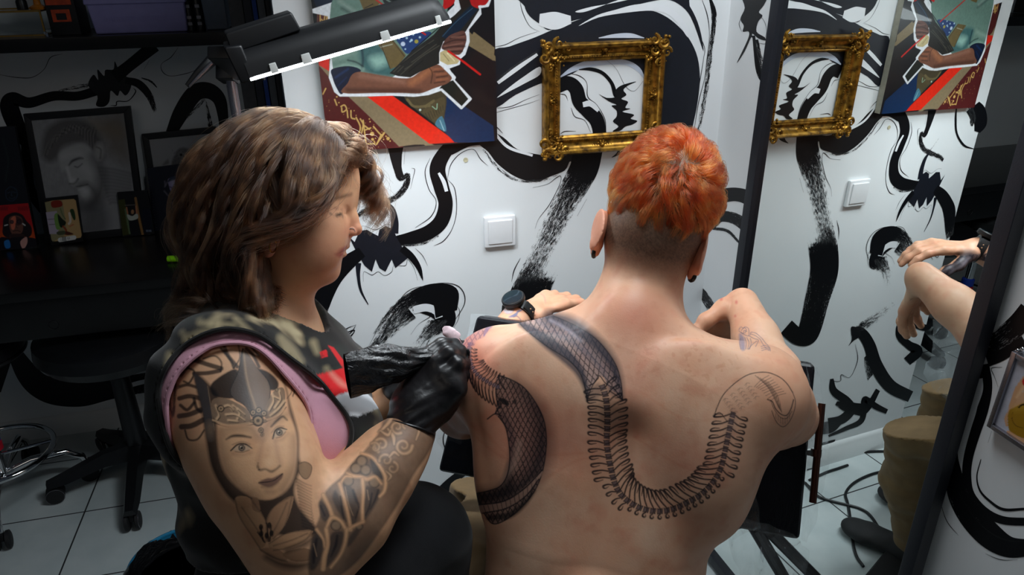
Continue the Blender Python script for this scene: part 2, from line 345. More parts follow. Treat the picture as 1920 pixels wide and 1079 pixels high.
# lower curls beside the black pad
B8 = (790, 740); b8 = 3.18
mu.stroke([(40,250,60,.2),(0,330,90,.5),(-60,420,110,.35)], B8, b8); mu.stroke([(-140,560,60),(-60,660,80),(60,620,70),(170,560,60,.1),(260,510,20,.2)], B8, b8)
mu.stroke([(170,680,20,.3),(230,680,70,.05),(320,655,80,.1),(420,620,60,.3)], B8, b8); mu.stroke([(200,785,14),(300,770,26,.2),(390,745,10,.4)], B8, b8)
mu.stroke([(215,940,60,.2),(300,905,60,.6)], G, g); mu.stroke([(210,980,30),(260,945,45,.1),(320,940,40,.4)], G, g)
# parts only seen in the mirror
R1 = (1480, 380); r1 = 1.5432; fm = wallpt_m
mu.stroke([(250,150,36,.1),(262,105,44),(300,88,40,.1),(335,110,36,.45),(355,160,30,.6)], R1, r1, fn=fm)
mu.stroke([(262,160,40,.4),(275,200,30,.7),(285,240,20,.85)], R1, r1, fn=fm)
mu.line([(235,180),(222,130),(245,85),(295,70),(345,100),(368,155)], R1, r1, .8, fn=fm)
mu.stroke([(178,375,20),(205,375,30),(230,410,34),(250,470,38),(290,530,38),(350,562,34)], R1, r1, fn=fm)
mu.stroke([(185,370,10,.3),(215,355,26,.5),(260,325,26,.7),(300,290,20,.85)], R1, r1, fn=fm)
mu.poly([(170,415),(180,395),(178,360),(200,365),(205,385),(185,400)], R1, r1, 2, fn=fm)
mu.stroke([(415,345,4),(395,362,18),(355,350,20),(325,350,22),(318,385,20),(345,412,24),(370,430,30),(340,460,26)], R1, r1, fn=fm)
mu.line([(190,410),(197,455),(175,505),(150,498),(148,515),(130,517),(125,508)], R1, r1, .9, fn=fm)
mu.stroke([(122,510,10),(128,545,22),(165,575,26),(178,600,26),(150,628,26),(112,635,22)], R1, r1, fn=fm)
mu.stroke([(112,676,6),(160,655,12),(208,630,16),(216,575,18),(225,572,18),(250,590,18),(282,605,14)], R1, r1, fn=fm)
mu.line([(400,125),(415,130),(430,150),(425,158),(405,140),(400,125)], R1, r1, 1.0, fn=fm)
mu.stroke([(84,70,80,1.0),(90,100,84,.8),(98,135,84,.15),(100,200,80,.1),(80,280,70,.25),(60,360,64,.1),(45,385,60),(20,385,50),(-10,360,50)], R1, r1, fn=fm)
R2 = (1640, 0); r2 = 3.6
mu.stroke([(660,720,110),(690,760,120),(710,830,90),(690,890,40)], R2, r2, fn=fm); mu.stroke([(640,720,40,.5),(660,800,40,.4),(650,850,20,.5)], R2, r2, fn=fm)
mu.stroke([(550,720,8),(545,800,12),(552,900,12),(600,980,14),(665,1005,5)], R2, r2, fn=fm)
V0, F0 = boxVF((-0.08, 0, 0), (0.885, .10, H))
wall_back = mu.finish('wall_back', (V0, F0), WM, (0, 0, 0))
# ---- right wall: parallel to the mirror, 32 mm behind it
RN = np.array([0.99615, 0.0877, 0.0]); RN /= np.linalg.norm(RN); RD = 0.8815
def rwall(x, y): return onplane(x, y, RN, RD)
mu = Mural(rwall, -RN)
mu.poly([(1330,-30),(1340,40),(1318,95),(1335,130),(1330,160),(1360,160),(1355,200),(1300,318),(1340,260),(1372,190),(1382,200),(1378,170),(1410,195),(1445,205),(1440,188),(1400,160),(1408,110),(1430,80),(1412,60),(1440,20),(1450,-30)], A, a, 2)
mu.stroke([(1385,180,14),(1395,260,20),(1410,350,30,.1),(1435,400,36,.1),(1462,410,20)], A, a)
mu.stroke([(1400,200,16,.3),(1420,300,26,.5),(1440,370,26,.5),(1480,330,30,.5)], A, a); mu.line([(1318,95),(1312,125),(1325,160)], A, a, .8); mu.line([(1400,215),(1440,222),(1470,210)], A, a, .6)
mu.line([(1400,60),(1440,110),(1450,160),(1440,200)], A, a, .6)
I6 = (1040, 220); i6 = 2.346
mu.stroke([(700,360,60),(745,345,62),(800,340,60),(850,355,62),(900,400,60)], I6, i6)
mu.stroke([(690,490,20),(730,440,44,.05),(790,445,50,.2),(840,480,50,.2),(880,530,46,.3)], I6, i6); mu.stroke([(700,490,12),(760,500,14,.3),(810,550,10,.3),(850,610,6,.4)], I6, i6, dry=.3)
mu.stroke([(548,930,8),(570,870,14),(600,800,20),(630,758,26),(660,790,40,.3),(690,840,40,.45)], I6, i6)
mu.stroke([(622,770,16,.3),(615,860,30,.5),(610,950,34,.5)], I6, i6); mu.stroke([(650,770,20,.5),(690,820,26,.5),(740,880,26,.5)], I6, i6)
Q = (1700, 600); q_ = 2.2545
mu.stroke([(330,120,90,.2),(400,80,90,.35),(470,20,90,.1),(520,-40,90)], Q, q_); mu.stroke([(340,170,60),(400,150,50),(450,120,46,.05),(500,90,50)], Q, q_)
mu.line([(405,200),(360,205),(372,240),(388,285)], Q, q_, 1.0)
mu.stroke([(320,190,60),(335,280,56),(322,380,48),(290,480,44),(262,580,40),(255,660,38),(270,740,38),(330,810,36),(410,848,34),(520,855,34)], Q, q_, per=10)
mu.stroke([(235,480,2),(215,560,4),(208,640,50),(215,720,90,.1),(270,820,110,.1),(350,910,110,.05),(430,960,90),(520,965,70)], Q, q_, per=12)
mu.line([(220,730),(290,840),(370,910),(440,935),(500,935)], Q, q_, 2.0)
mu.stroke([(315,590,3),(298,660,5),(310,720,8),(350,765,10),(410,802,12),(500,800,10)], Q, q_)
mu.line([(140,760),(170,850),(220,912)], Q, q_, 1.0); mu.line([(335,990),(400,1015),(470,1015)], Q, q_, 1.0); mu.line([(360,470),(345,520)], Q, q_, .8)
mu.stroke([(300,250,46),(305,300,36),(285,380,20)], Q, q_, mat_i=5)
p0 = np.array([RD/RN[0], 0, 0]); dr = np.array([RN[1], -RN[0], 0])
def rp(t, zz, off=0): return p0+dr*t+RN*off+np.array([0, 0, zz])
V0 = [rp(-.12, 0), rp(2.2, 0), rp(2.2, 0, .1), rp(-.12, 0, .1), rp(-.12, H), rp(2.2, H), rp(2.2, H, .1), rp(-.12, H, .1)]
wall_right = mu.finish('wall_right', (V0, boxVF((0,0,0),(1,1,1))[1]), WM, (0, 0, 0))
# ---- alcove wall at the left, set back behind the desk
YL = .89
def lwall(x, y): return onplane(x, y, NY, YL)
mu = Mural(lwall, (0, -1, 0)); L1 = (0, 0); l1 = 1.998; L5 = (0, 580); l5 = 2.1625
mu.stroke([(110,560,20),(70,490,60),(35,400,70),(50,370,50),(110,385,40),(200,360,36),(290,360,34),(360,340,36),(400,325,40)], L1, l1)
mu.stroke([(120,740,30),(60,700,30),(140,730,30)], L1, l1); mu.stroke([(95,480,30),(100,560,40),(110,700,40),(160,790,30)], L1, l1)
mu.poly([(360,395),(365,360),(330,320),(350,280),(368,300),(365,260),(390,285),(395,262),(425,260),(430,230),(450,270),(490,300),(488,335),(470,358),(450,340),(440,360),(415,340),(410,380),(390,400)], L1, l1, 2)
mu.stroke([(430,290,50),(480,250,44),(530,210,46),(580,170,50)], L1, l1); mu.stroke([(470,300,24),(520,315,30),(560,360,26,.2),(582,420,14,.5)], L1, l1)
mu.stroke([(220,340,10,.6),(300,325,20,.6),(350,315,16,.5)], L1, l1, dry=.6); mu.stroke([(530,292,3),(565,305,8,.4),(588,328,3)], L1, l1)
mu.line([(415,395),(435,395),(440,380),(480,378),(508,345),(500,330)], L1, l1, 1.6); mu.line([(0,280),(60,290),(120,290),(165,260),(190,215),(235,202)], L1, l1, 1.0)
mu.line([(668,178),(640,215),(605,240),(610,270),(640,285),(700,275),(740,260)], L1, l1, 1.0); mu.line([(560,225),(540,260)], L1, l1, 1)
mu.stroke([(640,500,40),(680,420,60),(730,350,64),(780,340,60),(820,370,50),(835,430,40),(840,500,30)], L1, l1, per=10); mu.stroke([(700,440,12,.5),(750,390,16,.6),(770,380,10,.6),(790,480,20,.4)], L1, l1, dry=.5)
mu.stroke([(60,180,60),(110,260,90),(160,310,100),(230,335,110),(330,345,100),(430,325,90),(520,310,80,.1),(640,290,80,.2)], L5, l5, per=10)
mu.stroke([(470,330,16,.5),(560,300,18,.6),(640,285,16,.5)], L5, l5, mat_i=5); mu.stroke([(30,160,60),(10,240,50),(-20,330,50)], L5, l5)
V0, F0 = boxVF((-2.2, YL, 0), (0.9, YL+.1, H)); wall_left = mu.finish('wall_left', (V0, F0), WM, (0, 0, 0))
# ---- floor
m = NT('floor_tiles'); sep = m.node('ShaderNodeSeparateXYZ'); m.link(m.co(), sep.inputs[0])
def grid(c, off, per=.333):
    t = m.math('FRACT', m.math('DIVIDE', m.math('ADD', c, off+per*50), per)); return m.math('LESS_THAN', m.math('ABSOLUTE', m.math('SUBTRACT', t, .5)), .4925)
tile = m.math('MULTIPLY', grid(sep.outputs[0], .5), grid(sep.outputs[1], .5))
tile = m.math('MULTIPLY', grid(sep.outputs[0], .08+.15, .30), grid(sep.outputs[1], .0025+.14375, .2875))
nz = m.node('ShaderNodeTexNoise', Scale=9.0, Detail=5.0); m.link(m.co(), nz.inputs['Vector'])
tc = m.ramp(nz.outputs[0], [(.3, srgb(186, 197, 198)), (.7, srgb(204, 212, 212))])
m.link(m.mix(srgb(38, 40, 42), tc, tile), m.b.inputs['Base Color']); m.link(m.mix((.7,)*3, (.28,)*3, tile), m.b.inputs['Roughness'])
m.bump(tile, .4, .002); M['floor'] = m.m
fb = MB(); V, F = boxVF((-2.3, -2.8, -.1), (1.3, 1.0, 0)); fb.add(V, F); fl_o = fb.build('floor', M['floor'], smooth=False); fl_o['kind'] = 'structure'
M['base_white'] = mat('baseboard_paint', srgb(226, 230, 230), .4, var=.01)
def baseboard(name, a, b, nrm, h=.075, th=.014):
    a, b, n = [np.asarray(q, float) for q in (a, b, nrm)]; mb = MB(); prof = [(0, 0), (th, 0), (th, h*.62), (th*.7, h*.70), (th*.7, h*.82), (th*.3, h*.95), (0, h)]
    V = [a+n*p+NZ*q for p, q in prof]+[b+n*p+NZ*q for p, q in prof]; k = len(prof)
    mb.add(V, [(i, i+1, k+i+1, k+i) for i in range(k-1)]+[tuple(range(k)), tuple(range(2*k-1, k-1, -1))]); o = mb.build(name, M['base_white']); o['kind'] = 'structure'
baseboard('baseboard_back', (-.08, 0, 0), (.87, 0, 0), (0, -1, 0)); baseboard('baseboard_left', (-2.2, YL, 0), (-.0, YL, 0), (0, -1, 0))
baseboard('baseboard_right', rp(-.02, 0), rp(2.1, 0), -RN)
def yp(x, y, Y): return onplane(x, y, NY, Y)
# ------------------------------------------------------------------ painted panels: colour per vertex on a fine grid
def smp(pts, sm=True):
    A = np.array(pts, float)
    if not sm or len(A) < 3: return A
    A2 = []; n = len(A)
    for i in range(n):
        p0, p1, p2, p3 = A[i-1], A[i], A[(i+1) % n], A[(i+2) % n]
        for t in (0, .25, .5, .75): A2.append(.5*((2*p1)+(-p0+p2)*t+(2*p0-5*p1+4*p2-p3)*t*t+(-p0+3*p1-3*p2+p3)*t**3))
    return np.array(A2)
def seg_dist(P, A, B):
    d = B-A; t = np.clip(((P-A)@d)/(d@d+1e-12), 0, 1); return np.hypot(*(P-A-t[:, None]*d).T), t
class Paint:
    """pigment laid on a set of points; P are the points' design coordinates"""
    def __init__(s, P, base, aa=.6): s.P = P; s.c = np.tile(np.array(base, float), (len(P), 1)) if np.ndim(base) == 1 else base.copy(); s.aa = aa; s.o = np.zeros(2); s.s = 1.0; s.A = None
    def org(s, o, k): s.o = np.array(o, float); s.s = k; return s
    def _apply(s, idx, a, col, mode='mix'):
        a = a[:, None]; col = np.array(col, float)
        s.c[idx] = s.c[idx]*(1-a)+(s.c[idx]*col if mode == 'mul' else col)*a
    def _near(s, pts, pad):
        lo = pts.min(0)-pad; hi = pts.max(0)+pad; P = s.P; return np.nonzero((P[:, 0] > lo[0]) & (P[:, 0] < hi[0]) & (P[:, 1] > lo[1]) & (P[:, 1] < hi[1]))[0]
    def poly(s, pts, col, a=1.0, sm=True, soft=None, mode='mix', fn=None):
        A = smp(pts, sm)/s.s+s.o; soft = s.aa if soft is None else soft/s.s; idx = s._near(A, soft)
        if len(idx) == 0: return s
        Q = s.P[idx]; inside = np.zeros(len(Q), bool); D = np.full(len(Q), 1e9); n = len(A)
        for i in range(n):
            p, q = A[i], A[(i+1) % n]; c = (p[1] > Q[:, 1]) != (q[1] > Q[:, 1])
            with np.errstate(divide='ignore', invalid='ignore'): xi = (q[0]-p[0])*(Q[:, 1]-p[1])/(q[1]-p[1])+p[0]
            inside ^= c & (Q[:, 0] < xi); D = np.minimum(D, seg_dist(Q, p, q)[0])
        sd = np.where(inside, D, -D); w_ = np.clip(sd/(soft+1e-9)*.5+.5, 0, 1)*a
        if fn is not None: w_ = w_*fn(Q, idx)
        s._apply(idx, w_, col, mode); return s
    def stroke(s, pts, col, wd=None, a=1.0, soft=None, mode='mix', sm=True, fn=None):
        A = np.array([tuple(p)+(() if len(p) > 2 else (wd,)) for p in pts], float); A[:, :2] = A[:, :2]/s.s+s.o; A[:, 2] /= s.s
        if sm and len(A) > 2: A = smooth_pts(A, 6)
        soft = s.aa if soft is None else soft/s.s; idx = s._near(A[:, :2], A[:, 2].max()/2+soft)
        if len(idx) == 0: return s
        Q = s.P[idx]; best = np.full(len(Q), -1e9)
        for i in range(len(A)-1):
            dd, t = seg_dist(Q, A[i, :2], A[i+1, :2]); best = np.maximum(best, (A[i, 2]*(1-t)+A[i+1, 2]*t)/2-dd)
        w_ = np.clip(best/(soft+1e-9)*.5+.5, 0, 1)*a
        if fn is not None: w_ = w_*fn(Q, idx)
        s._apply(idx, w_, col, mode); return s
    def dot(s, x, y, r, col, a=1.0, soft=None, mode='mix', ry=None):
        c = np.array([x, y])/s.s+s.o; r = r/s.s; ry = r if ry is None else ry/s.s; soft = s.aa if soft is None else soft/s.s
        idx = s._near(c[None], max(r, ry)+soft); Q = (s.P[idx]-c)/np.array([1, ry/r]); w_ = np.clip((r-np.hypot(*Q.T))/(soft+1e-9)*.5+.5, 0, 1)*a; s._apply(idx, w_, col, mode); return s
def fbm(P, k, seed=0, oct=3):
    out = np.zeros(len(P)); rg = np.random.default_rng(seed)
    for o_ in range(oct):
        q = P*k*2**o_+rg.random(P.shape[1])*100; i = np.floor(q).astype(np.int64); f = q-i; f = f*f*(3-2*f); acc = 0
        for c in range(2**P.shape[1]):
            off = [(c >> d_) & 1 for d_ in range(P.shape[1])]; h = np.zeros(len(P), np.int64)+seed*7919
            for d_ in range(P.shape[1]): h = (h*73856093) ^ ((i[:, d_]+off[d_])*[19349663, 83492791, 49979687][d_])
            h = (h ^ (h >> 13))*1274126177 & 0x7fffffff; v = (h % 65536)/65535; wgt = 1
            for d_ in range(P.shape[1]): wgt = wgt*(f[:, d_] if off[d_] else 1-f[:, d_])
            acc = acc+v*wgt
        out += acc*.5**o_
    return out/sum(.5**o_ for o_ in range(oct))
_vm = {}
def vcol_mat(name, rough=.5, **kw):
    m = NT(name); at = m.node('ShaderNodeAttribute', attribute_name='Col'); m.link(at.outputs[0], m.b.inputs['Base Color']); setp(m.b, rough=rough, **kw)
    nz = m.node('ShaderNodeTexNoise', Scale=500.0, Detail=2.0); m.link(m.co(), nz.inputs['Vector']); m.bump(nz.outputs[0], .08, .0006); return m.m
def set_col(me, c):
    at = me.color_attributes.new('Col', 'FLOAT_COLOR', 'POINT'); at.data.foreach_set('color', np.hstack([np.clip(c, 0, 1), np.ones((len(c), 1))]).astype(np.float32).ravel())
def painted_panel(name, corners, nu, nv, paint, material, parent=None, thick=.0, org=None):
    """corners TL, TR, BR, BL in world space. paint(P) gets picture coordinates and returns colours"""
    TL, TR, BR, BL = [np.asarray(c, float) for c in corners]; u, v = np.meshgrid(np.linspace(0, 1, nu), np.linspace(0, 1, nv)); u = u.ravel()[:, None]; v = v.ravel()[:, None]
    V = TL*(1-u)*(1-v)+TR*u*(1-v)+BR*u*v+BL*(1-u)*v; cc = paint(topx(V)[:, :2], V)
    i = np.arange(nu*nv).reshape(nv, nu); F = np.stack([i[1:, :-1], i[1:, 1:], i[:-1, 1:], i[:-1, :-1]], -1).reshape(-1, 4)
    off = worldloc(parent) if parent is not None else (np.zeros(3) if org is None else org); me = bpy.data.meshes.new(name)
    me.from_pydata((V-off).tolist(), [], F.tolist()); me.update(); set_col(me, cc); o = new_obj(name, me, parent, material)
    if parent is None: o.location = off
    return o
M['oil'] = vcol_mat('oil_paint', .35, coat=.3); M['print'] = vcol_mat('printed_picture', .3); M['pencil'] = vcol_mat('pencil_drawing', .7)
S = srgb
# ------------------------------------------------------------------ the canvas with the red and khaki bands
def paint_canvas(P, V):
    p = Paint(P, S(18, 18, 22), .55).org((590, 0), 3.853); E = p
    E.poly([(25,-400),(110,-400),(120,1100),(0,1100)], S(80, 28, 26), sm=False); E.poly([(20,380),(640,1060),(620,1120),(0,1120)], S(82, 27, 27), sm=False)
    gold = S(196, 160, 92)
    for q in [[(40,90),(42,170),(60,180),(75,110)],[(50,140),(85,190)],[(85,160),(90,100)],[(100,110),(60,200)]]: E.stroke(q, gold, 9)
    for q in [[(145,720),(160,760)],[(190,770),(215,760),(230,790),(200,810),(195,780)],[(235,800),(240,850)],[(262,800),(265,850),(290,860)],[(350,870),(372,1045)],[(355,905),(395,935)],[(330,860),(350,900),(340,960)],[(365,940),(405,925)],[(370,1040),(430,1038),(430,1022)],[(425,915),(480,975),(500,960)],[(480,975),(450,1040)],[(505,960),(445,1045)],[(300,850),(330,920),(310,990)],[(60,680),(80,640)]]: E.stroke(q, gold, 10)
    rg = np.random.default_rng(3)
    for x, y, r in [(415,968,15),(418,1008,10),(530,1002,12),(400,880,5),(515,985,5),(545,1020,5),(470,900,5),(395,860,5),(440,1000,4),(498,1008,5),(575,1018,6),(345,925,5),(285,800,4),(160,700,6),(175,742,5)]: E.dot(x, y, r, gold)
    for _ in range(40): x = rg.uniform(60, 560); E.dot(x, 640+(x-60)*.62+rg.uniform(0, 300), 3, gold, .7)
    kh = S(132, 116, 88); E.poly([(20,-30),(20,470),(1250,1390),(1280,1330),(130,560),(20,330)], kh, sm=False); E.poly([(25,465),(610,1060),(830,1030),(25,370)], kh, sm=False); E.poly([(25,465),(140,600),(610,1045),(835,1045),(380,705),(30,470)], kh, sm=False)
    E.poly([(25,420),(105,410),(105,515),(30,470)], S(215, 38, 22), sm=False); E.poly([(380,700),(560,690),(1030,1030),(830,1040)], S(226, 40, 18), sm=False)
    E.poly([(930,640),(1290,910),(1300,1030),(1010,1030),(935,950)], S(14, 44, 82), sm=False)
    E.poly([(935,560),(1320,560),(1300,915),(935,670)], S(17, 17, 22), sm=False); E.poly([(1085,200),(1320,420),(1320,450),(1060,300)], S(124, 108, 78), sm=False); E.poly([(1150,230),(1300,345),(1292,440),(1100,320)], S(124, 108, 78), sm=False)
    E.poly([(-10,-100),(170,-20),(350,150),(300,200),(180,150),(20,60)], S(20, 32, 52))
    # trousers, pouch
    E.poly([(640,690),(930,650),(935,860),(900,930),(860,890)], S(70, 62, 44)); E.poly([(780,800),(930,700),(930,830),(870,885),(830,850)], S(84, 74, 50))
    for k in range(8): E.stroke([(800+18*k,820-8*k),(830+14*k,880-12*k)], S(48, 44, 32), 4)
    E.stroke([(670,720),(720,770),(830,765)], S(110, 98, 66), 18); E.stroke([(800,770),(860,730)], S(110, 98, 66), 20); E.dot(762, 795, 8, S(200, 215, 205)); E.stroke([(850,770),(880,790),(885,750)], S(150, 190, 160), 6)
    E.poly([(870,900),(920,840),(950,950)], S(70, 120, 140)); E.stroke([(905,870),(935,945)], S(150, 190, 200), 6)
    # white outline, figure
    out = [(-30,80),(105,110),(125,400),(112,560),(150,660),(185,688),(350,688),(560,682),(720,690),(820,678),(915,645),(1060,780),(1125,715),(1000,580),(1010,560),(975,520),(960,490),(1040,460),(1045,420),(1080,390),(1110,300),(1105,210),(1195,100),(1190,50),(1250,40),(1270,-20),(1100,-60),(1010,-60),(1020,40),(960,100),(500,-100)]
    E.poly(out, S(228, 232, 236), sm=False, soft=3); E.stroke(out+[out[0]], S(228, 232, 236), 20, sm=False)
    E.poly([(900,640),(935,600),(1000,580),(1110,715),(1062,768),(920,640)], S(27, 32, 28), sm=False)
    teal = S(104, 134, 122)
    E.poly([(118,30),(250,-60),(500,-60),(860,-60),(960,60),(900,220),(740,380),(560,560),(350,560),(180,520),(128,470)], teal)
    E.poly([(330,340),(520,330),(600,420),(560,545),(430,540),(350,490)], S(60, 100, 100), soft=20); E.poly([(400,420),(500,400),(520,460),(440,490)], S(140, 180, 168), soft=30); E.stroke([(340,350),(350,430),(340,500)], S(25, 50, 60), 12, soft=8)
    E.stroke([(240,435),(300,450),(350,480)], S(30, 50, 52), 10, soft=6); E.stroke([(140,420),(200,400),(280,370)], S(150, 175, 160), 30, a=.6, soft=24); E.stroke([(150,490),(230,470),(350,500)], S(150, 180, 165), 18, a=.6, soft=10)
    E.stroke([(200,60),(330,130)], S(60, 84, 80), 20, soft=14); E.stroke([(180,10),(320,110)], S(150, 170, 160), 24, a=.6, soft=16)
    strap = S(104, 88, 52); E.poly([(440,300),(560,280),(660,400),(600,480),(545,500),(500,380)], strap, sm=False); E.stroke([(480,340),(560,320)], S(160, 160, 140), 8); E.stroke([(470,300),(545,495)], S(40, 34, 22), 5); E.stroke([(560,290),(650,410)], S(50, 42, 26), 5)
    E.poly([(300,-60),(420,-60),(470,20),(440,70),(360,90)], strap, sm=False); E.poly([(640,-60),(800,-40),(840,40),(700,30)], strap, sm=False); E.stroke([(360,60),(420,30)], S(50, 40, 24), 8)
    E.poly([(600,270),(800,230),(840,250),(740,340),(670,390),(620,330)], S(28, 58, 110)); 
    for x, y, r in [(638,318,16),(665,275,8),(700,290,9),(690,300,6),(610,275,9),(712,250,7),(655,355,6),(735,300,14),(760,270,8)]: E.dot(x, y, r, S(170, 200, 220) if r < 12 else (S(160, 150, 60) if x > 700 else S(190, 205, 225)))
    E.poly([(500,-60),(660,-60),(640,15),(570,40),(500,20)], S(24, 24, 26)); E.stroke([(520,0),(580,25),(640,5)], S(120, 140, 130), 8)
    E.stroke([(420,-20),(540,70),(800,250)], S(190, 30, 24), 12, sm=False); 
    E.poly([(125,500),(250,478),(335,510),(270,570),(200,680),(160,640),(128,560)], S(14, 24, 48)); E.stroke([(150,560),(240,500)], S(24, 50, 92), 12, soft=8); E.stroke([(170,620),(230,560)], S(20, 42, 80), 8, soft=6)
    sk = S(118, 76, 58); E.poly([(270,540),(330,520),(480,545),(620,565),(700,560),(760,520),(850,470),(900,470),(935,500),(980,545),(990,570),(955,605),(860,640),(760,675),(620,672),(450,672),(200,672),(240,600)], sk)
    E.stroke([(240,650),(450,655),(640,655),(760,660)], S(52, 30, 24), 26, a=.8, soft=18); E.stroke([(330,545),(480,568),(640,590)], S(158, 112, 92), 26, a=.7, soft=22); E.stroke([(700,600),(760,560),(830,510)], S(176, 112, 74), 34, a=.8, soft=26)
    for q in [[(860,520),(930,515)],[(880,560),(960,548)],[(865,600),(940,590)],[(830,490),(850,530),(840,600)]]: E.stroke(q, S(54, 28, 20), 6, soft=5)
    for q in [[(870,500),(925,495)],[(880,540),(950,530)],[(880,580),(960,570)]]: E.stroke(q, S(170, 104, 70), 10, a=.7, soft=8)
    gun = S(34, 33, 30); E.poly([(540,530),(600,470),(700,370),(860,250),(930,170),(1010,110),(1150,-30),(1190,70),(1090,230),(930,300),(900,380),(900,460),(760,520),(690,560),(600,550)], gun, sm=False)
    for q in [[(570,520),(700,400),(860,290)],[(620,540),(760,420),(900,330)],[(700,450),(880,320)],[(650,500),(700,470)],[(600,520),(640,480)]]: E.stroke(q, S(74, 72, 62), 6, a=.9)
    for q in [[(680,520),(740,470)],[(730,480),(780,440)],[(620,470),(820,320)],[(930,170),(700,370)]]: E.stroke(q, S(14, 14, 14), 7)
    E.poly([(915,265),(1010,150),(1130,40),(1175,70),(1060,210),(960,285)], S(18, 34, 52), sm=False); E.stroke([(925,262),(1020,160),(1140,60)], S(50, 78, 100), 5); E.poly([(1030,-40),(1110,-40),(1130,30),(1060,80)], S(36, 26, 22), sm=False)
    E.poly([(940,-60),(1010,-20),(1000,30),(930,70),(930,20)], S(188, 28, 28)); E.poly([(1130,-60),(1270,-60),(1240,30),(1185,40),(1180,60),(1130,30)], S(176, 26, 28))
    E.poly([(920,330),(970,260),(1060,225),(1090,240),(1095,300),(1060,385),(1010,395),(930,360)], S(96, 62, 54)); 
    for q in [[(930,320),(1010,290),(1090,290)],[(925,350),(1000,335),(1085,335)],[(980,280),(1080,250)],[(985,375),(1065,370)]]: E.stroke(q, S(44, 26, 24), 8, soft=6)
    for q in [[(940,335),(1070,312)],[(990,270),(1080,265)],[(950,360),(1060,352)]]: E.stroke(q, S(150, 106, 90), 8, a=.6, soft=6)
    E.poly([(905,380),(940,362),(1000,390),(1045,440),(1030,460),(960,470),(905,440)], S(196, 180, 132), sm=False); E.stroke([(930,390),(970,440)], S(130, 116, 78), 5); E.stroke([(960,385),(1010,440)], S(226, 214, 170), 9)
    E.stroke([(965,370),(1080,450),(1195,538)], S(200, 26, 22), 15, sm=False)
    n = fbm(P, .25, 5)[:, None]; p.c *= .86+.28*n; return p.c
cvB = 1.1265; cv_t = wallpt(597, 262)
cvL = 0.0; cvR = wallpt(925, 100)[0]; cvBL = wallpt(711, 275); cvBR = wallpt(921, 261); zb = cvBR[2]; cvT = zb+.52; cvth = .018
cvt = empty('canvas_painting', (.15, 0, zb), 'unframed canvas painting of armed figure with red and khaki bands', 'painting')
Y0c = -cvth-.002
def cvp(x, z): return np.array([x, Y0c, z])
BLx = wallpt(597, 100)[0]-.002
painted_panel('painted_front', (cvp(BLx, cvT), cvp(cvR, cvT), cvp(cvR, zb), cvp(BLx, zb-.0)), 470, 700, paint_canvas, M['oil'], cvt)
mb = MB(); mb.box(((BLx+cvR)/2, -cvth/2-.002, (zb+cvT)/2), (cvR-BLx-.0005, cvth-.001, cvT-zb-.0005)); M['canvas_edge'] = mat('canvas_edge', S(150, 146, 132), .8); mb.build('canvas_edge', M['canvas_edge'], cvt, smooth=False)
# ------------------------------------------------------------------ ornate gold frame
m = NT('antique_gold'); nz = m.node('ShaderNodeTexNoise', Scale=70.0, Detail=5.0); m.link(m.co(), nz.inputs['Vector']); ao = m.node('ShaderNodeNewGeometry')
m.link(m.mix(S(66, 42, 14), S(172, 126, 46), m.ramp(nz.outputs[0], [(.30, (0, 0, 0)), (.62, (1, 1, 1))])), m.b.inputs['Base Color']); setp(m.b, rough=.38, metal=.75, spec=.4); m.bump(nz.outputs[0], .25, .002); M['gold'] = m.m
fTL, fTR, fBR, fBL = wallpt(1052, 114), wallpt(1208, 110), wallpt(1200, 243), wallpt(1044, 254)
cx_ = (fTL[0]+fTR[0]+fBR[0]+fBL[0])/4; cz_ = (fTL[2]+fTR[2]+fBR[2]+fBL[2])/4; hw = ((fTR[0]-fTL[0])+(fBR[0]-fBL[0]))/4; hh = ((fTL[2]-fBL[2])+(fTR[2]-fBR[2]))/4
ox_, oz_ = wallpt(1012, 180)[0], 0; bw = cx_-hw-ox_-.004
frt = empty('ornate_picture_frame', (cx_, 0, cz_-hh-bw), 'empty ornate gold picture frame hanging on the painted wall', 'picture frame')
prof = [(0, .004), (0, .010), (.10, .013), (.16, .012), (.22, .016), (.30, .014), (.40, .011), (.55, .013), (.70, .020), (.80, .028), (.90, .030), (1.0, .026), (1.0, .002)]
mb = MB(); V = []; k = len(prof)
for sx, sz in ((-1, 1), (1, 1), (1, -1), (-1, -1)):
    for t, dpt in prof: V.append((cx_+sx*(hw+bw*t), -dpt, cz_+sz*(hh+bw*t)))
mb.add(V, [(c*k+i, c*k+(i+1) % k, ((c+1) % 4)*k+(i+1) % k, ((c+1) % 4)*k+i) for c in range(4) for i in range(k)])
mb.build('moulding', M['gold'], frt, sharp=50)
def blob(mb, c, r, n=8):
    c = np.asarray(c, float); V = [c+np.array([0, -r[1], 0])]; F = []
    for i in range(1, 4):
        a_ = i*math.pi/6
        for j in range(n): V.append(c+np.array([r[0]*math.sin(a_)*math.cos(2*math.pi*j/n), -r[1]*math.cos(a_), r[2]*math.sin(a_)*math.sin(2*math.pi*j/n)]))
    F = [(0, 1+(j+1) % n, 1+j) for j in range(n)]+[(1+i*n+j, 1+i*n+(j+1) % n, 1+(i+1)*n+(j+1) % n, 1+(i+1)*n+j) for i in range(2) for j in range(n)]; mb.add(V, F)
mb = MB()
for side in range(4):
    L_ = hw if side % 2 == 0 else hh; nb = int(L_*2/.0052)
    for i in range(nb):
        t = -L_-.004+(2*L_+.008)*i/(nb-1); q = bw*.24; z = [(cx_+t, cz_+hh+q), (cx_+hw+q, cz_+t), (cx_+t, cz_-hh-q), (cx_-hw-q, cz_+t)][side]; blob(mb, (z[0], -.014, z[1]), (.0022, .0035, .0022), 6)
mb.build('beading', M['gold'], frt)
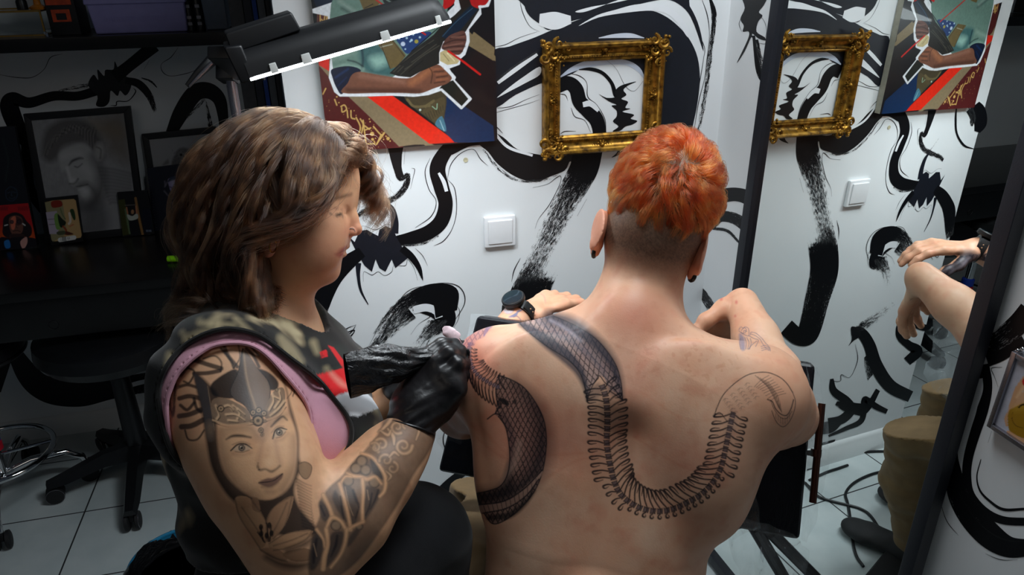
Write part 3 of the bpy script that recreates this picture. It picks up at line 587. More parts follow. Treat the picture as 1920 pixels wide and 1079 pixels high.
def scroll(mb, c, R, a0, turns, h=.03, w0=.0032, sgn=1):
    pts = []; rr = []
    for i in range(22):
        t = i/21; a_ = a0+sgn*turns*2*math.pi*t; r_ = R*(1-t*.88); pts.append((c[0]+r_*math.cos(a_), -h-.004*t, c[1]+r_*math.sin(a_))); rr.append(w0*(1-.4*t)*(.35+1.3*math.sin(math.pi*min(1, t*1.6+.15)) if t < .5 else 1.2-.2*t))
    mb.tube(pts, rr, 7)
def leaf(mb, c, a_, L_, h=.026, wd=.006):
    d = np.array([math.cos(a_), math.sin(a_)]); nn = np.array([-d[1], d[0]])
    for s_ in range(5):
        t = s_/4; blob(mb, (c[0]+d[0]*L_*t, -h+.001, c[1]+d[1]*L_*t), (wd*(1-.6*t), .005, wd*(1-.6*t)), 7)
        if s_ in (1, 2, 3):
            for sg in (-1, 1): q = c+d*L_*t+nn*sg*wd*1.25*(1-.4*t); blob(mb, (q[0], -h+.002, q[1]), (wd*.5, .004, wd*.5), 6)
for sx in (-1, 1):
    for sz in (-1, 1):
        mb = MB(); c = np.array([cx_+sx*(hw+bw*.62), cz_+sz*(hh+bw*.62)]); o_ = np.array([sx, sz])/math.sqrt(2)
        scroll(mb, c+o_*.014, .013, math.atan2(sz, sx)+2.2, 1.2, .026, .0036, 1); scroll(mb, c+np.array([sx*.016, -sz*.012]), .012, 0, 1.3*sx*sz, .026, .003); scroll(mb, c+np.array([-sx*.014, sz*.016]), .012, 1.5, -1.3*sx*sz, .026, .003)
        scroll(mb, c-o_*.010, .010, 3, 1.1, .022, .003); scroll(mb, c+np.array([sx*.002, -sz*.034]), .009, 1, 1.2, .021, .0026); scroll(mb, c+np.array([-sx*.036, sz*.004]), .009, 4, -1.2, .021, .0026)
        for k_ in range(7): leaf(mb, c+o_*.002, math.atan2(sz, sx)+math.pi+(k_-3)*.42, .036 if k_ in (0, 6, 1, 5) else .026, .021, .0048)
        for _ in range(26): q = c+np.array([random.uniform(-.03, .018)*sx, random.uniform(-.03, .018)*sz]); blob(mb, (q[0], -.022, q[1]), (random.uniform(.002, .0045),)*3, 7)
        for _ in range(10): q = c+np.array([random.uniform(.008, .022)*sx, random.uniform(.008, .022)*sz]); blob(mb, (q[0], -.026, q[1]), (random.uniform(.003, .005),)*3, 7)
        mb.build('corner_ornament', M['gold'], frt)
for dx, dz, ang in ((0, 1, 0), (1, 0, math.pi/2), (0, -1, 0), (-1, 0, math.pi/2)):
    mb = MB(); c = np.array([cx_+dx*(hw+bw*.6), cz_+dz*(hh+bw*.6)]); blob(mb, (c[0], -.016, c[1]), (.006, .008, .006))
    for k_ in range(6): a_ = k_*math.pi/3+ang; leaf(mb, c, a_, .022 if k_ % 3 == 0 else .012, .014, .0032)
    for k_ in range(8): a_ = k_*math.pi/4+.4; blob(mb, (c[0]+.009*math.cos(a_), -.015, c[1]+.009*math.sin(a_)), (.0025,)*3, 6)
    mb.build('centre_ornament', M['gold'], frt)
# ------------------------------------------------------------------ light switch, wall plug
sTL, sBR = wallpt(907, 403), wallpt(964, 456); sc_c = np.array([(sTL[0]+sBR[0])/2, 0, (sTL[2]+sBR[2])/2-.003]); sw = .037
t_ = empty('light_switch', sc_c, 'square white light switch on the painted wall right of the canvas', 'light switch')
mb = MB(); mb.box(sc_c+(0, -.0055, 0), (sw*2, .0105, sw*2), bev=.004); mb.build('plate', M['white_plastic'], t_)
mb = MB(); mb.box(sc_c+(0, -.0118, 0), (sw*2*.76, .005, sw*2*.76), Matrix.Rotation(math.radians(2.2), 3, 'X'), bev=.0018); mb.build('rocker', M['white_plastic'], t_)
pc = wallpt(873, 300); mb = MB(); mb.lathe([(.0045, 0), (.0045, .0012), (.0022, .0016), (.0018, .0006)], pc, (0, -1, 0), 16); mb.torus(pc+(0, -.001, 0), .0046, .0008, (0, 1, 0), 20, 6)
tag(mb.build('wall_plug', mat('plug_plastic', S(196, 190, 160), .5), org=pc), 'small beige screw plug in the wall above the light switch', 'wall plug')
# ------------------------------------------------------------------ leaning mirror
def mp_(x, y): return onplane(x, y, MN, MD)
L0, L1_ = mp_(1468, 0), mp_(1395, 550); R0, R1_ = mp_(1877, 380), mp_(1700, 1079)
def on_t(A, B, z): t = (z-A[2])/(B[2]-A[2]); return A+(B-A)*t
vz = np.cross(MN, np.cross(NZ, MN)); vz /= np.linalg.norm(vz); hz = np.cross(vz, MN); hz /= np.linalg.norm(hz)   # mirror axes
lm = (L0+L1_)/2; rm = (R0+R1_)/2; sgn = np.sign((rm-lm)@hz); hz = hz*sgn; u0 = lm@hz; u1 = rm@hz
base = MN*MD; fwid = .026; z0m, z1m = .012, 1.62
def mpt(u, zz, off=0): q = base+hz*(u-base@hz); q = q+vz*((zz-q[2])/vz[2]); return q+MN*off
mt = empty('standing_mirror', mpt((u0+u1)/2, 0), 'tall black framed mirror leaning on the right wall', 'mirror')
m = NT('mirror_glass'); m.b.inputs['Base Color'].default_value = (.86, .90, .88, 1); setp(m.b, metal=1.0, rough=.0); M['mirror'] = m.m
mb = MB(); mb.add([mpt(u0, z0m+fwid), mpt(u1, z0m+fwid), mpt(u1, z1m-fwid), mpt(u0, z1m-fwid)], [(0, 1, 2, 3)]); mb.build('glass', M['mirror'], mt, smooth=False)
def bar(a0, a1, b0, b1, name):                                   # rectangle in (u, z)
    mb = MB(); P = [mpt(a0, b0, -.012), mpt(a1, b0, -.012), mpt(a1, b0, .014), mpt(a0, b0, .014), mpt(a0, b1, -.012), mpt(a1, b1, -.012), mpt(a1, b1, .014), mpt(a0, b1, .014)]
    mb.hexa(P, .002); mb.build(name, M['mirror_frame'], mt)
bar(u0-fwid, u0, z0m, z1m, 'frame_side'); bar(u1, u1+fwid, z0m, z1m, 'frame_side'); bar(u0, u1, z0m, z0m+fwid, 'frame_bottom'); bar(u0, u1, z1m-fwid, z1m, 'frame_top')
mb = MB(); mb.add([mpt(u0-fwid*.5, z0m, .0145), mpt(u1+fwid*.5, z0m, .0145), mpt(u1+fwid*.5, z1m, .0145), mpt(u0-fwid*.5, z1m, .0145)], [(3, 2, 1, 0)]); mb.build('back_panel', M['black_paint'], mt, smooth=False)
print('mirror', u0, u1, mpt(u0, 1.4), mpt(u1, .5))
# ------------------------------------------------------------------ small silver framed picture right of the mirror
def rw(x, y, off=.004): return onplane(x, y, RN, RD-off)
g1 = (1820, 620); gs = 4.15
PA = [rw(g1[0]+q[0]/gs, g1[1]+q[1]/gs, .018) for q in ((318, 160), (120, 745))]    # top-left, bottom-left of the outer edge
ax_u = -dr if (rp(1, 0)-rp(0, 0))[1] > 0 else dr
e2 = PA[0]-PA[1]; hgt = np.linalg.norm(e2); e2 /= hgt; e1 = np.cross(e2, RN); e1 /= np.linalg.norm(e1); e1 = e1 if e1[1] < 0 else -e1; wdt = .26
def fp_(u, v, off=0): return PA[1]+e1*u+e2*v+RN*off
pt = empty('silver_framed_picture', fp_(wdt/2, 0), 'small silver framed pin-up picture hanging by a chain right of the mirror', 'picture')
M['silver'] = mat('silver_frame', S(150, 148, 156), .25, metal=.9, var=.05)
fw_ = .008
for nm, (a0, a1, b0, b1) in dict(l=(0, fw_, 0, hgt), r=(wdt-fw_, wdt, 0, hgt), b=(fw_, wdt-fw_, 0, fw_), t=(fw_, wdt-fw_, hgt-fw_, hgt)).items():
    mb = MB(); mb.hexa([fp_(a0, b0, 0), fp_(a1, b0, 0), fp_(a1, b0, .016), fp_(a0, b0, .016), fp_(a0, b1, 0), fp_(a1, b1, 0), fp_(a1, b1, .016), fp_(a0, b1, .016)], .0012); mb.build('frame_side', M['silver'], pt)
def paint_pin(P, V):
    p = Paint(P, S(176, 178, 190), .5).org(g1, gs); n = fbm(P, .12, 2)[:, None]; p.c *= .9+.2*n; sk = S(196, 150, 110)
    p.stroke([(430,380,60),(370,470,64),(330,560,46),(300,640,30),(275,680,26),(280,740,16)], sk); p.stroke([(420,430,20),(360,520,16)], S(226, 190, 150), a=.7, soft=12)
    p.poly([(520,330),(430,360),(402,400),(415,430),(470,440),(520,400)], S(190, 20, 26)); p.poly([(440,440),(560,400),(560,620),(400,600),(330,600)], S(200, 156, 118))
    g_ = S(150, 112, 20); p.poly([(292,640),(340,600),(430,560),(560,540),(560,860),(470,870),(380,830),(300,780)], g_); p.stroke([(330,640),(322,690),(350,740),(405,760)], S(88, 56, 12), 5); p.stroke([(350,610),(420,600)], S(190, 150, 50), 40, a=.6, soft=30); p.stroke([(375,600),(400,580),(440,580)], S(20, 16, 12), 12)
    p.poly([(290,780),(380,832),(440,850),(420,930),(360,890),(285,830)], sk); p.stroke([(290,820),(340,860),(400,900)], S(120, 20, 26), 5); p.poly([(420,850),(560,880),(560,1000),(400,960)], sk)
    return p.c
painted_panel('print', (fp_(fw_, hgt-fw_, .006), fp_(wdt-fw_, hgt-fw_, .006), fp_(wdt-fw_, fw_, .006), fp_(fw_, fw_, .006)), 150, 170, paint_pin, M['print'], pt)
mb = MB(); mb.hexa([fp_(fw_, fw_, .0065), fp_(wdt-fw_, fw_, .0065), fp_(wdt-fw_, fw_, .016), fp_(fw_, fw_, .016), fp_(fw_, hgt-fw_, .0065), fp_(wdt-fw_, hgt-fw_, .0065), fp_(wdt-fw_, hgt-fw_, .016), fp_(fw_, hgt-fw_, .016)]); mb.build('backing', M['black_paint'], pt, smooth=False)
mb = MB(); A_ = fp_(.002, hgt, .004); B_ = fp_(wdt/2, hgt+.13, .012); nl = 46
for i in range(nl):
    c = A_+(B_-A_)*(i/nl); d_ = (B_-A_)/np.linalg.norm(B_-A_); mb.torus(c, .0022, .0006, RN if i % 2 else np.cross(d_, RN), 10, 5)
mb.build('chain', M['chrome'], pt)
# ------------------------------------------------------------------ bodies: smooth blended volumes turned into one skin
def _v(a): return np.asarray(a, float)
def unit(a): a = _v(a); return a/np.linalg.norm(a)
class Body:
    def __init__(s): s.ops = []
    def cone(s, a, b, r1, r2=None, k=.02, op='+'): s.ops.append(('c', _v(a), _v(b), r1, r1 if r2 is None else r2, k, op)); return s
    def ball(s, c, r, k=.02, op='+'): return s.cone(c, _v(c)+1e-5, r, r, k, op)
    def ell(s, c, r, ax=None, k=.02, op='+'):
        ax = np.eye(3) if ax is None else np.array([unit(q) for q in ax]); s.ops.append(('e', _v(c), _v(r), ax, 0, k, op)); return s
    def ecap(s, a, b, lat, ra, rb, k=.02, op='+'):
        """tapered capsule with an elliptical section: ra, rb = (half width along lat, half depth)"""
        a, b = _v(a), _v(b); t = unit(b-a); l = unit(_v(lat)-t*(_v(lat)@t)); n = np.cross(t, l); s.ops.append(('k', a, b, (l, n, t), (ra, rb), k, op)); return s
    def chain(s, pts, k=.02, op='+'):
        for (a, ra), (b, rb) in zip(pts, pts[1:]): s.cone(a, b, ra, rb, k, op)
        return s
    @staticmethod
    def prim(o, P):
        if o[0] == 'c':
            a, b, r1, r2 = o[1:5]; d = b-a; L2 = d@d; t = np.clip(((P-a)@d)/L2, 0, 1); q = P-a-t[:, None]*d; return np.sqrt((q*q).sum(1))-(r1+(r2-r1)*t)
        if o[0] == 'e':
            q = (P-o[1])@o[3].T; r = o[2]; k0 = np.sqrt(((q/r)**2).sum(1)); k1 = np.sqrt(((q/(r*r))**2).sum(1)); return k0*(k0-1)/(k1+1e-9)
        a, b, (l, n, t), (ra, rb) = o[1:5]; d = b-a; L2 = d@d; h = np.clip(((P-a)@d)/L2, 0, 1); q = P-a-h[:, None]*d
        rl = ra[0]+(rb[0]-ra[0])*h; rd = ra[1]+(rb[1]-ra[1])*h; rt = np.minimum(rl, rd); x = q@l; y = q@n; z = q@t
        k0 = np.sqrt((x/rl)**2+(y/rd)**2+(z/rt)**2); k1 = np.sqrt((x/rl**2)**2+(y/rd**2)**2+(z/rt**2)**2); return k0*(k0-1)/(k1+1e-9)
    def __call__(s, P):
        P = np.asarray(P, float); d = None
        for o in s.ops:
            v = s.prim(o, P); k, op = o[5], o[6]
            if d is None: d = v; continue
            if op == '+': h = np.maximum(k-np.abs(d-v), 0)/k; d = np.minimum(d, v)-h*h*k*.25
            elif op == '-': h = np.maximum(k-np.abs(d+v), 0)/k; d = np.maximum(d, -v)+h*h*k*.25
            elif op == '&': h = np.maximum(k-np.abs(d-v), 0)/k; d = np.maximum(d, v)+h*h*k*.25
        return d
    def bounds(s, pad=.03):
        lo = np.full(3, 1e9); hi = -lo
        for o in s.ops:
            if o[6] != '+': continue
            if o[0] == 'e': lo = np.minimum(lo, o[1]-o[2].max()); hi = np.maximum(hi, o[1]+o[2].max())
            else:
                r = max(o[3], o[4]) if o[0] == 'c' else max(max(o[4][0]), max(o[4][1]))
                for q in (o[1], o[2]): lo = np.minimum(lo, q-r); hi = np.maximum(hi, q+r)
        return lo-pad, hi+pad
def surface_nets(fn, lo, hi, h):
    lo = _v(lo); B = 8; n = np.ceil((_v(hi)-lo)/h/B).astype(int)*B+1; nb = (n-1)//B
    # coarse pass picks the blocks that hold surface
    cc = [lo[i]+(np.arange(nb[i])+.5)*B*h for i in range(3)]; G = np.stack(np.meshgrid(*cc, indexing='ij'), -1).reshape(-1, 3); dc = fn(G).reshape(nb)
    act = np.abs(dc) < B*h*1.25; F = np.where(np.repeat(np.repeat(np.repeat(dc, B, 0), B, 1), B, 2) > 0, 1., -1.).astype(np.float32)
    F = np.pad(F, ((0, 1),)*3, mode='edge'); ids = np.argwhere(act); off = np.stack(np.meshgrid(*(np.arange(B+1),)*3, indexing='ij'), -1).reshape(-1, 3)
    for s0 in range(0, len(ids), 400):
        I = (ids[s0:s0+400, None]*B+off[None]).reshape(-1, 3); F[I[:, 0], I[:, 1], I[:, 2]] = fn(lo+I*h)
    sg = F < 0; mixc = np.zeros(np.array(F.shape)-1, bool); c8 = [(i, j, k) for i in (0, 1) for j in (0, 1) for k in (0, 1)]; m_ = [s-1 for s in F.shape]
    cnt = sum(sg[i:i+m_[0], j:j+m_[1], k:k+m_[2]].astype(np.int8) for i, j, k in c8); mixc = (cnt > 0) & (cnt < 8); C = np.argwhere(mixc); vid = -np.ones(m_, np.int64); vid[C[:, 0], C[:, 1], C[:, 2]] = np.arange(len(C))
    acc = np.zeros((len(C), 3)); num = np.zeros(len(C))
    for a in c8:
        for ax in range(3):
            if a[ax]: continue
            b = list(a); b[ax] = 1; fa = F[C[:, 0]+a[0], C[:, 1]+a[1], C[:, 2]+a[2]]; fb_ = F[C[:, 0]+b[0], C[:, 1]+b[1], C[:, 2]+b[2]]
            x = (fa < 0) != (fb_ < 0); t = np.where(x, fa/(fa-fb_+1e-12*(fa == fb_)), 0); p = np.tile(_v(a), (len(C), 1)); p[:, ax] += t; acc += p*x[:, None]; num += x
    V = lo+(C+acc/num[:, None])*h; faces = []
    for ax in range(3):
        sl0 = [slice(None)]*3; sl1 = [slice(None)]*3; sl0[ax] = slice(0, -1); sl1[ax] = slice(1, None); E_ = np.argwhere(sg[tuple(sl0)] != sg[tuple(sl1)]); u_, w_ = [(1, 2), (2, 0), (0, 1)][ax]
        E_ = E_[(E_[:, u_] > 0) & (E_[:, w_] > 0) & (E_[:, u_] < m_[u_]) & (E_[:, w_] < m_[w_])]; q = []
        for du, dw in ((-1, -1), (0, -1), (0, 0), (-1, 0)): I = E_.copy(); I[:, u_] += du; I[:, w_] += dw; q.append(vid[I[:, 0], I[:, 1], I[:, 2]])
        q = np.stack(q, 1); fl = sg[E_[:, 0], E_[:, 1], E_[:, 2]]; q[~fl] = q[~fl][:, ::-1]; faces.append(q)
    Fq = np.concatenate(faces); return V, Fq[(Fq >= 0).all(1)]
def grad(fn, V, e=.0008): return np.stack([fn(V+np.eye(3)[i]*e)-fn(V-np.eye(3)[i]*e) for i in range(3)], 1)/(2*e)
def project(fn, V, it=2):
    for _ in range(it):
        g = grad(fn, V); V = V-g*(fn(V)/((g*g).sum(1)+1e-9))[:, None].clip(-.01, .01)
    return V
def refine(V, F, mask_fn, fn=None):
    """split the quads inside the mask in four, new points put back on the surface"""
    sel = mask_fn(V[F].mean(1)); keep = F[~sel]; f = F[sel]
    if len(f) == 0: return V, F
    e = np.sort(np.concatenate([f[:, [0, 1]], f[:, [1, 2]], f[:, [2, 3]], f[:, [3, 0]]]), 1); ue, inv = np.unique(e, axis=0, return_inverse=True); inv = inv.ravel()
    n = len(V); mid = V[ue].mean(1); cen = V[f].mean(1); NV = np.concatenate([mid, cen])
    if fn is not None: NV = project(fn, NV, 1)
    m = inv.reshape(4, -1)+n; c = np.arange(len(f))+n+len(ue); a, b, cc, d = f.T
    nf = np.concatenate([np.stack(q, 1) for q in ((a, m[0], c, m[3]), (m[0], b, m[1], c), (c, m[1], cc, m[2]), (m[3], c, m[2], d))])
    return np.concatenate([V, NV]), np.concatenate([keep, nf])
def mesh_obj(name, V, F, mats, parent=None, col=None, org=None, attrs=None):
    off = worldloc(parent) if parent is not None else (np.zeros(3) if org is None else _v(org)); me = bpy.data.meshes.new(name); V = (V-off).astype(np.float32)
    me.vertices.add(len(V)); me.vertices.foreach_set('co', V.ravel()); me.loops.add(F.size); me.loops.foreach_set('vertex_index', F.ravel().astype(np.int32)); me.polygons.add(len(F))
    me.polygons.foreach_set('loop_start', (np.arange(len(F))*F.shape[1]).astype(np.int32)); me.polygons.foreach_set('use_smooth', np.ones(len(F), bool)); me.update(); me.validate()
    if col is not None: set_col(me, col)
    for k_, v_ in (attrs or {}).items(): at = me.attributes.new(k_, 'FLOAT', 'POINT'); at.data.foreach_set('value', np.asarray(v_, np.float32))
    o = new_obj(name, me, parent, mats)
    if parent is None: o.location = off
    return o
def snap(parts, V, h):
    """settle points on the surface they belong to; points on a cut edge settle on both"""
    vals = np.stack([f(V) for f in parts]); near = vals > -.62*h
    for it in range(3):
        for i, f in enumerate(parts):
            s = near[i]
            if not s.any(): continue
            X = V[s]; g = grad(f, X); V[s] = X-g*(f(X)/((g*g).sum(1)+1e-9))[:, None].clip(-.004, .004)
    return V
def solid(name, body, h, mats, parent=None, disp=None, color=None, refs=(), org=None, fn=None, proj=True, parts=None):
    fn = fn or body
    if disp is not None: f0 = fn; fn = lambda P: f0(P)-disp(P)
    lo, hi = body.bounds(); V, F = surface_nets(fn, lo, hi, h); V = project(fn, V, 1) if proj else V
    if parts: V = snap(parts, V, h)
    for mk in refs:
        V, F = refine(V, F, mk, fn if proj else None)
        if parts: h *= .5; V = snap(parts, V, h)
    return mesh_obj(name, V, F, mats, parent, color(V) if color else None, org)
def skin_mat(name, sss=.12):
    m = NT(name); at = m.node('ShaderNodeAttribute', attribute_name='Col'); n1 = m.node('ShaderNodeTexNoise', Scale=38.0, Detail=5.0); m.link(m.co(), n1.inputs['Vector'])
    m.link(m.mix(at.outputs[0], m.ramp(n1.outputs[0], [(.3, (.90, .84, .82)), (.5, (1, 1, 1)), (.75, (1.0, .96, .93))]), .8, 'MULTIPLY'), m.b.inputs['Base Color'])
    setp(m.b, rough=.48, spec=.38, sss=sss); m.b.inputs['Subsurface Radius'].default_value = (1, .35, .2); m.b.inputs['Subsurface Scale'].default_value = .006
    n2 = m.node('ShaderNodeTexNoise', Scale=420.0, Detail=3.0); m.link(m.co(), n2.inputs['Vector']); m.bump(n2.outputs[0], .14, .0008); return m.m
M['skin_m'] = skin_mat('fair_skin'); M['skin_w'] = skin_mat('warm_skin')
def cloth_mat(name, col, rough=.85, scale=900, var=.15, sheen=.2, attr=False):
    m = NT(name); n1 = m.node('ShaderNodeTexNoise', Scale=25.0, Detail=4.0); m.link(m.co(), n1.inputs['Vector']); c = np.array(col)
    base = m.ramp(n1.outputs[0], [(.3, tuple(c*(1-var))), (.7, tuple(c*(1+var)))])
    if attr: at = m.node('ShaderNodeAttribute', attribute_name='Col'); base = at.outputs[0]
    m.link(base, m.b.inputs['Base Color']); setp(m.b, rough=rough, sheen=sheen, spec=.25); wv = m.node('ShaderNodeTexNoise', Scale=float(scale), Detail=2.0); m.link(m.co(), wv.inputs['Vector']); m.bump(wv.outputs[0], .25, .0008); return m.m
# ================================================================== THE SEATED CLIENT
FWD = unit((.32, .95, 0)); RGT = unit((.95, -.32, 0)); UP = NZ
man_c = K(1120, 1000, 1.18); man = empty('person', (man_c[0], man_c[1], 0), 'shirtless person with short ginger hair and snake skeleton back tattoo, seated from behind', 'person')
B = Body()
Pc7 = K(1192, 610, 1.135); Pch = K(1158, 760, 1.135); Pmid = K(1140, 880, 1.125); Pwa = K(1118, 1010, 1.12); Phip = K(1102, 1180, 1.13)
hipc = _v(Phip)
B.ecap(Pwa, Phip, RGT, (.147, .108), (.172, .122), .05)
B.ecap(Pmid, Pwa, RGT, (.168, .100), (.148, .096), .06)
B.ecap(Pch, Pmid, RGT, (.192, .104), (.171, .100), .06)
B.ecap(Pc7-UP*.085, Pch, RGT, (.125, .062), (.188, .100), .06)
Lsj = K(935, 712, 1.13); Rsj = K(1412, 745, 1.075)             # shoulder joints
B.ecap(Lsj, Rsj, UP, (.067, .066), (.067, .066), .06)
B.cone(Lsj, Pc7-UP*.036, .056, .050, .035); B.cone(Rsj, Pc7-UP*.060, .056, .048, .035)
up_b_ = unit(Pch-Pmid)
# arms over the pad
Lel = K(868, 768, 1.29); Rel = K(1472, 778, 1.215); Lwr = K(972, 592, 1.44); Rwr = K(1392, 570, 1.375)
B.chain([(Lsj, .064), (.5*Lsj+.5*Lel, .052), (Lel, .046)], .04); B.chain([(Rsj, .066), (.5*Rsj+.5*Rel, .056), (Rel, .048)], .04)
lf = K(915, 670, 1.39)
B.chain([(Lel, .044), (.65*Lel+.35*Lwr, .046), (Lwr, .029)], .02); B.chain([(Rel, .046), (.70*Rel+.30*Rwr+UP*.003, .049), (.35*Rel+.65*Rwr, .037), (Rwr, .029)], .02)
# neck and head
Ph = K(1249, 372, 1.115); hr = 14; Hup = unit(_u*math.cos(math.radians(hr))+_r*math.sin(math.radians(hr))*1.0-_fw*.25); Hrt = unit(np.cross(-(-_fw), Hup)); Hrt = unit(np.cross(_fw, Hup)); Hfw = np.cross(Hup, Hrt)
nk = K(1192, 500, 1.12); B.ecap(Pc7+UP*.01, .5*nk+.5*Ph, RGT, (.060, .057), (.059, .060), .02); B.ell(K(1222, 440, 1.12), (.066, .066, .05), (unit(_r*.97-_u*.24), _fw, unit(_u*.97+_r*.24)), .03)
B.cone(K(1180, 588, 1.125), K(1030, 655, 1.12), .040, .028, .05); B.cone(K(1204, 612, 1.12), K(1335, 715, 1.085), .036, .024, .05)
B.ell(Ph+Hfw*.012, (.071, .092, .090), (Hrt, Hfw, Hup), .03)
B.ell(Ph-Hup*.050+Hfw*.045, (.056, .056, .056), (Hrt, Hfw, Hup), .03)       # face mass
B.ell(Ph-Hup*.105+Hfw*.075, (.046, .040, .035), (Hrt, Hfw, Hup), .03)      # jaw
B.cone(Ph-Hup*.04+Hfw*.11, Ph-Hup*.06+Hfw*.128, .011, .014, .012); B.ell(Ph-Hup*.09+Hfw*.105, (.024, .014, .010), (Hrt, Hfw, Hup), .012)
for s_ in (-1, 1): B.ell(Ph-Hup*.03+Hfw*.095+Hrt*.03*s_, (.013, .012, .009), (Hrt, Hfw, Hup), .01, '-'); B.ell(Ph-Hup*.03+Hfw*.089+Hrt*.03*s_, (.012, .012, .012), (Hrt, Hfw, Hup), .004)
B.ell(K(1190, 640, 1.075), (.05, .035, .06), (RGT, -_fw, up_b_), .05)
B.ell(K(1195, 780, 1.080), (.10, .045, .13), (RGT, -_fw, up_b_), .06)
# back relief: shoulder blades, spine furrow, flanks
up_b = unit(Pch-Pmid)
for c_, r_ in ((K(1010, 740, 1.060), (.058, .020, .080)), (K(1330, 770, 1.030), (.060, .020, .080))): B.ell(c_, r_, (RGT, -_fw, up_b), .05)
B.cone(K(1160, 820, 1.01), K(1118, 1070, 1.003), .007, .008, .06, '-')
B.ell(K(960, 880, 1.09), (.05, .04, .09), (RGT, -_fw, up_b), .05); B.ell(K(1340, 880, 1.05), (.05, .04, .09), (RGT, -_fw, up_b), .05)
# hands
def hand(B, wr, dirv, palm_n, side, L=.19, curl=(.25, .45, .35), spread=.10, thumb=(.5, .3), r=.0086):
    """wr wrist, dirv the way the palm runs, palm_n out of the palm, side the way the thumb leaves"""
    d = unit(dirv); n = unit(_v(palm_n)-d*(_v(palm_n)@d)); s = unit(_v(side)-d*(_v(side)@d)-n*(_v(side)@n)); pl = L*.50
    kn = wr+d*pl; B.ecap(wr+d*.012, wr+d*pl*.85, s, (.026, .017), (.039, .0125), .018)
    fl = [.42, .47, .44, .35]; offs = [.029, .010, -.010, -.029]; tips = []
    for i in range(4):
        b0 = wr+d*pl*(.98 if i in (1, 2) else .93)+s*offs[i]; dd = unit(d+s*spread*(1.5-i)); p = b0; lens = [fl[i]*L*q for q in (.46, .31, .23)]; a_ = 0; pts = [(b0-dd*.02, r*1.18), (b0, r*1.16)]
        for j in range(3):
            a_ += curl[j]*(1+.12*(i-1.5)); v = dd*math.cos(a_)+n*math.sin(a_); p = p+v*lens[j]; pts.append((p, r*(1.06-.12*j)))
        B.chain(pts, .007); tips.append((p, v))
    tb = wr+d*pl*.22+s*.024+n*.006; t1 = tb+unit(d*.65+s*thumb[0]+n*thumb[1])*.042; t2 = t1+unit(d*.9+s*thumb[0]*.35+n*thumb[1]*1.1)*.030; t3 = t2+unit(d*.95+s*.05+n*thumb[1]*1.4)*.024
    B.chain([(wr+d*.02+s*.01, .017), (tb, .0155), (t1, .0125), (t2, .0105), (t3, .0088)], .012); return tips
# right hand droops past the pad; left hand turns in
fu = unit(Rwr-Rel); dR = unit(K(1326, 634, 1.43)-Rwr)
hand(B, Rwr+dR*.004, dR, np.cross(dR, RGT)*-1 if np.cross(dR, RGT)[2] > 0 else np.cross(dR, RGT), -RGT, curl=(.10, .30, .25), spread=.14, thumb=(.55, .55))
dL = unit(K(1046, 560, 1.50)-Lwr)
hand(B, Lwr+dL*.01, dL, -UP, FWD*.4-RGT*-.9, curl=(.30, .45, .30), thumb=(.4, .5))
# face-on detail is seen only in the mirror from other places
def skin_disp(P):
    return (fbm(P, 9, 11, 2)-.5)*.0035
PXD = None
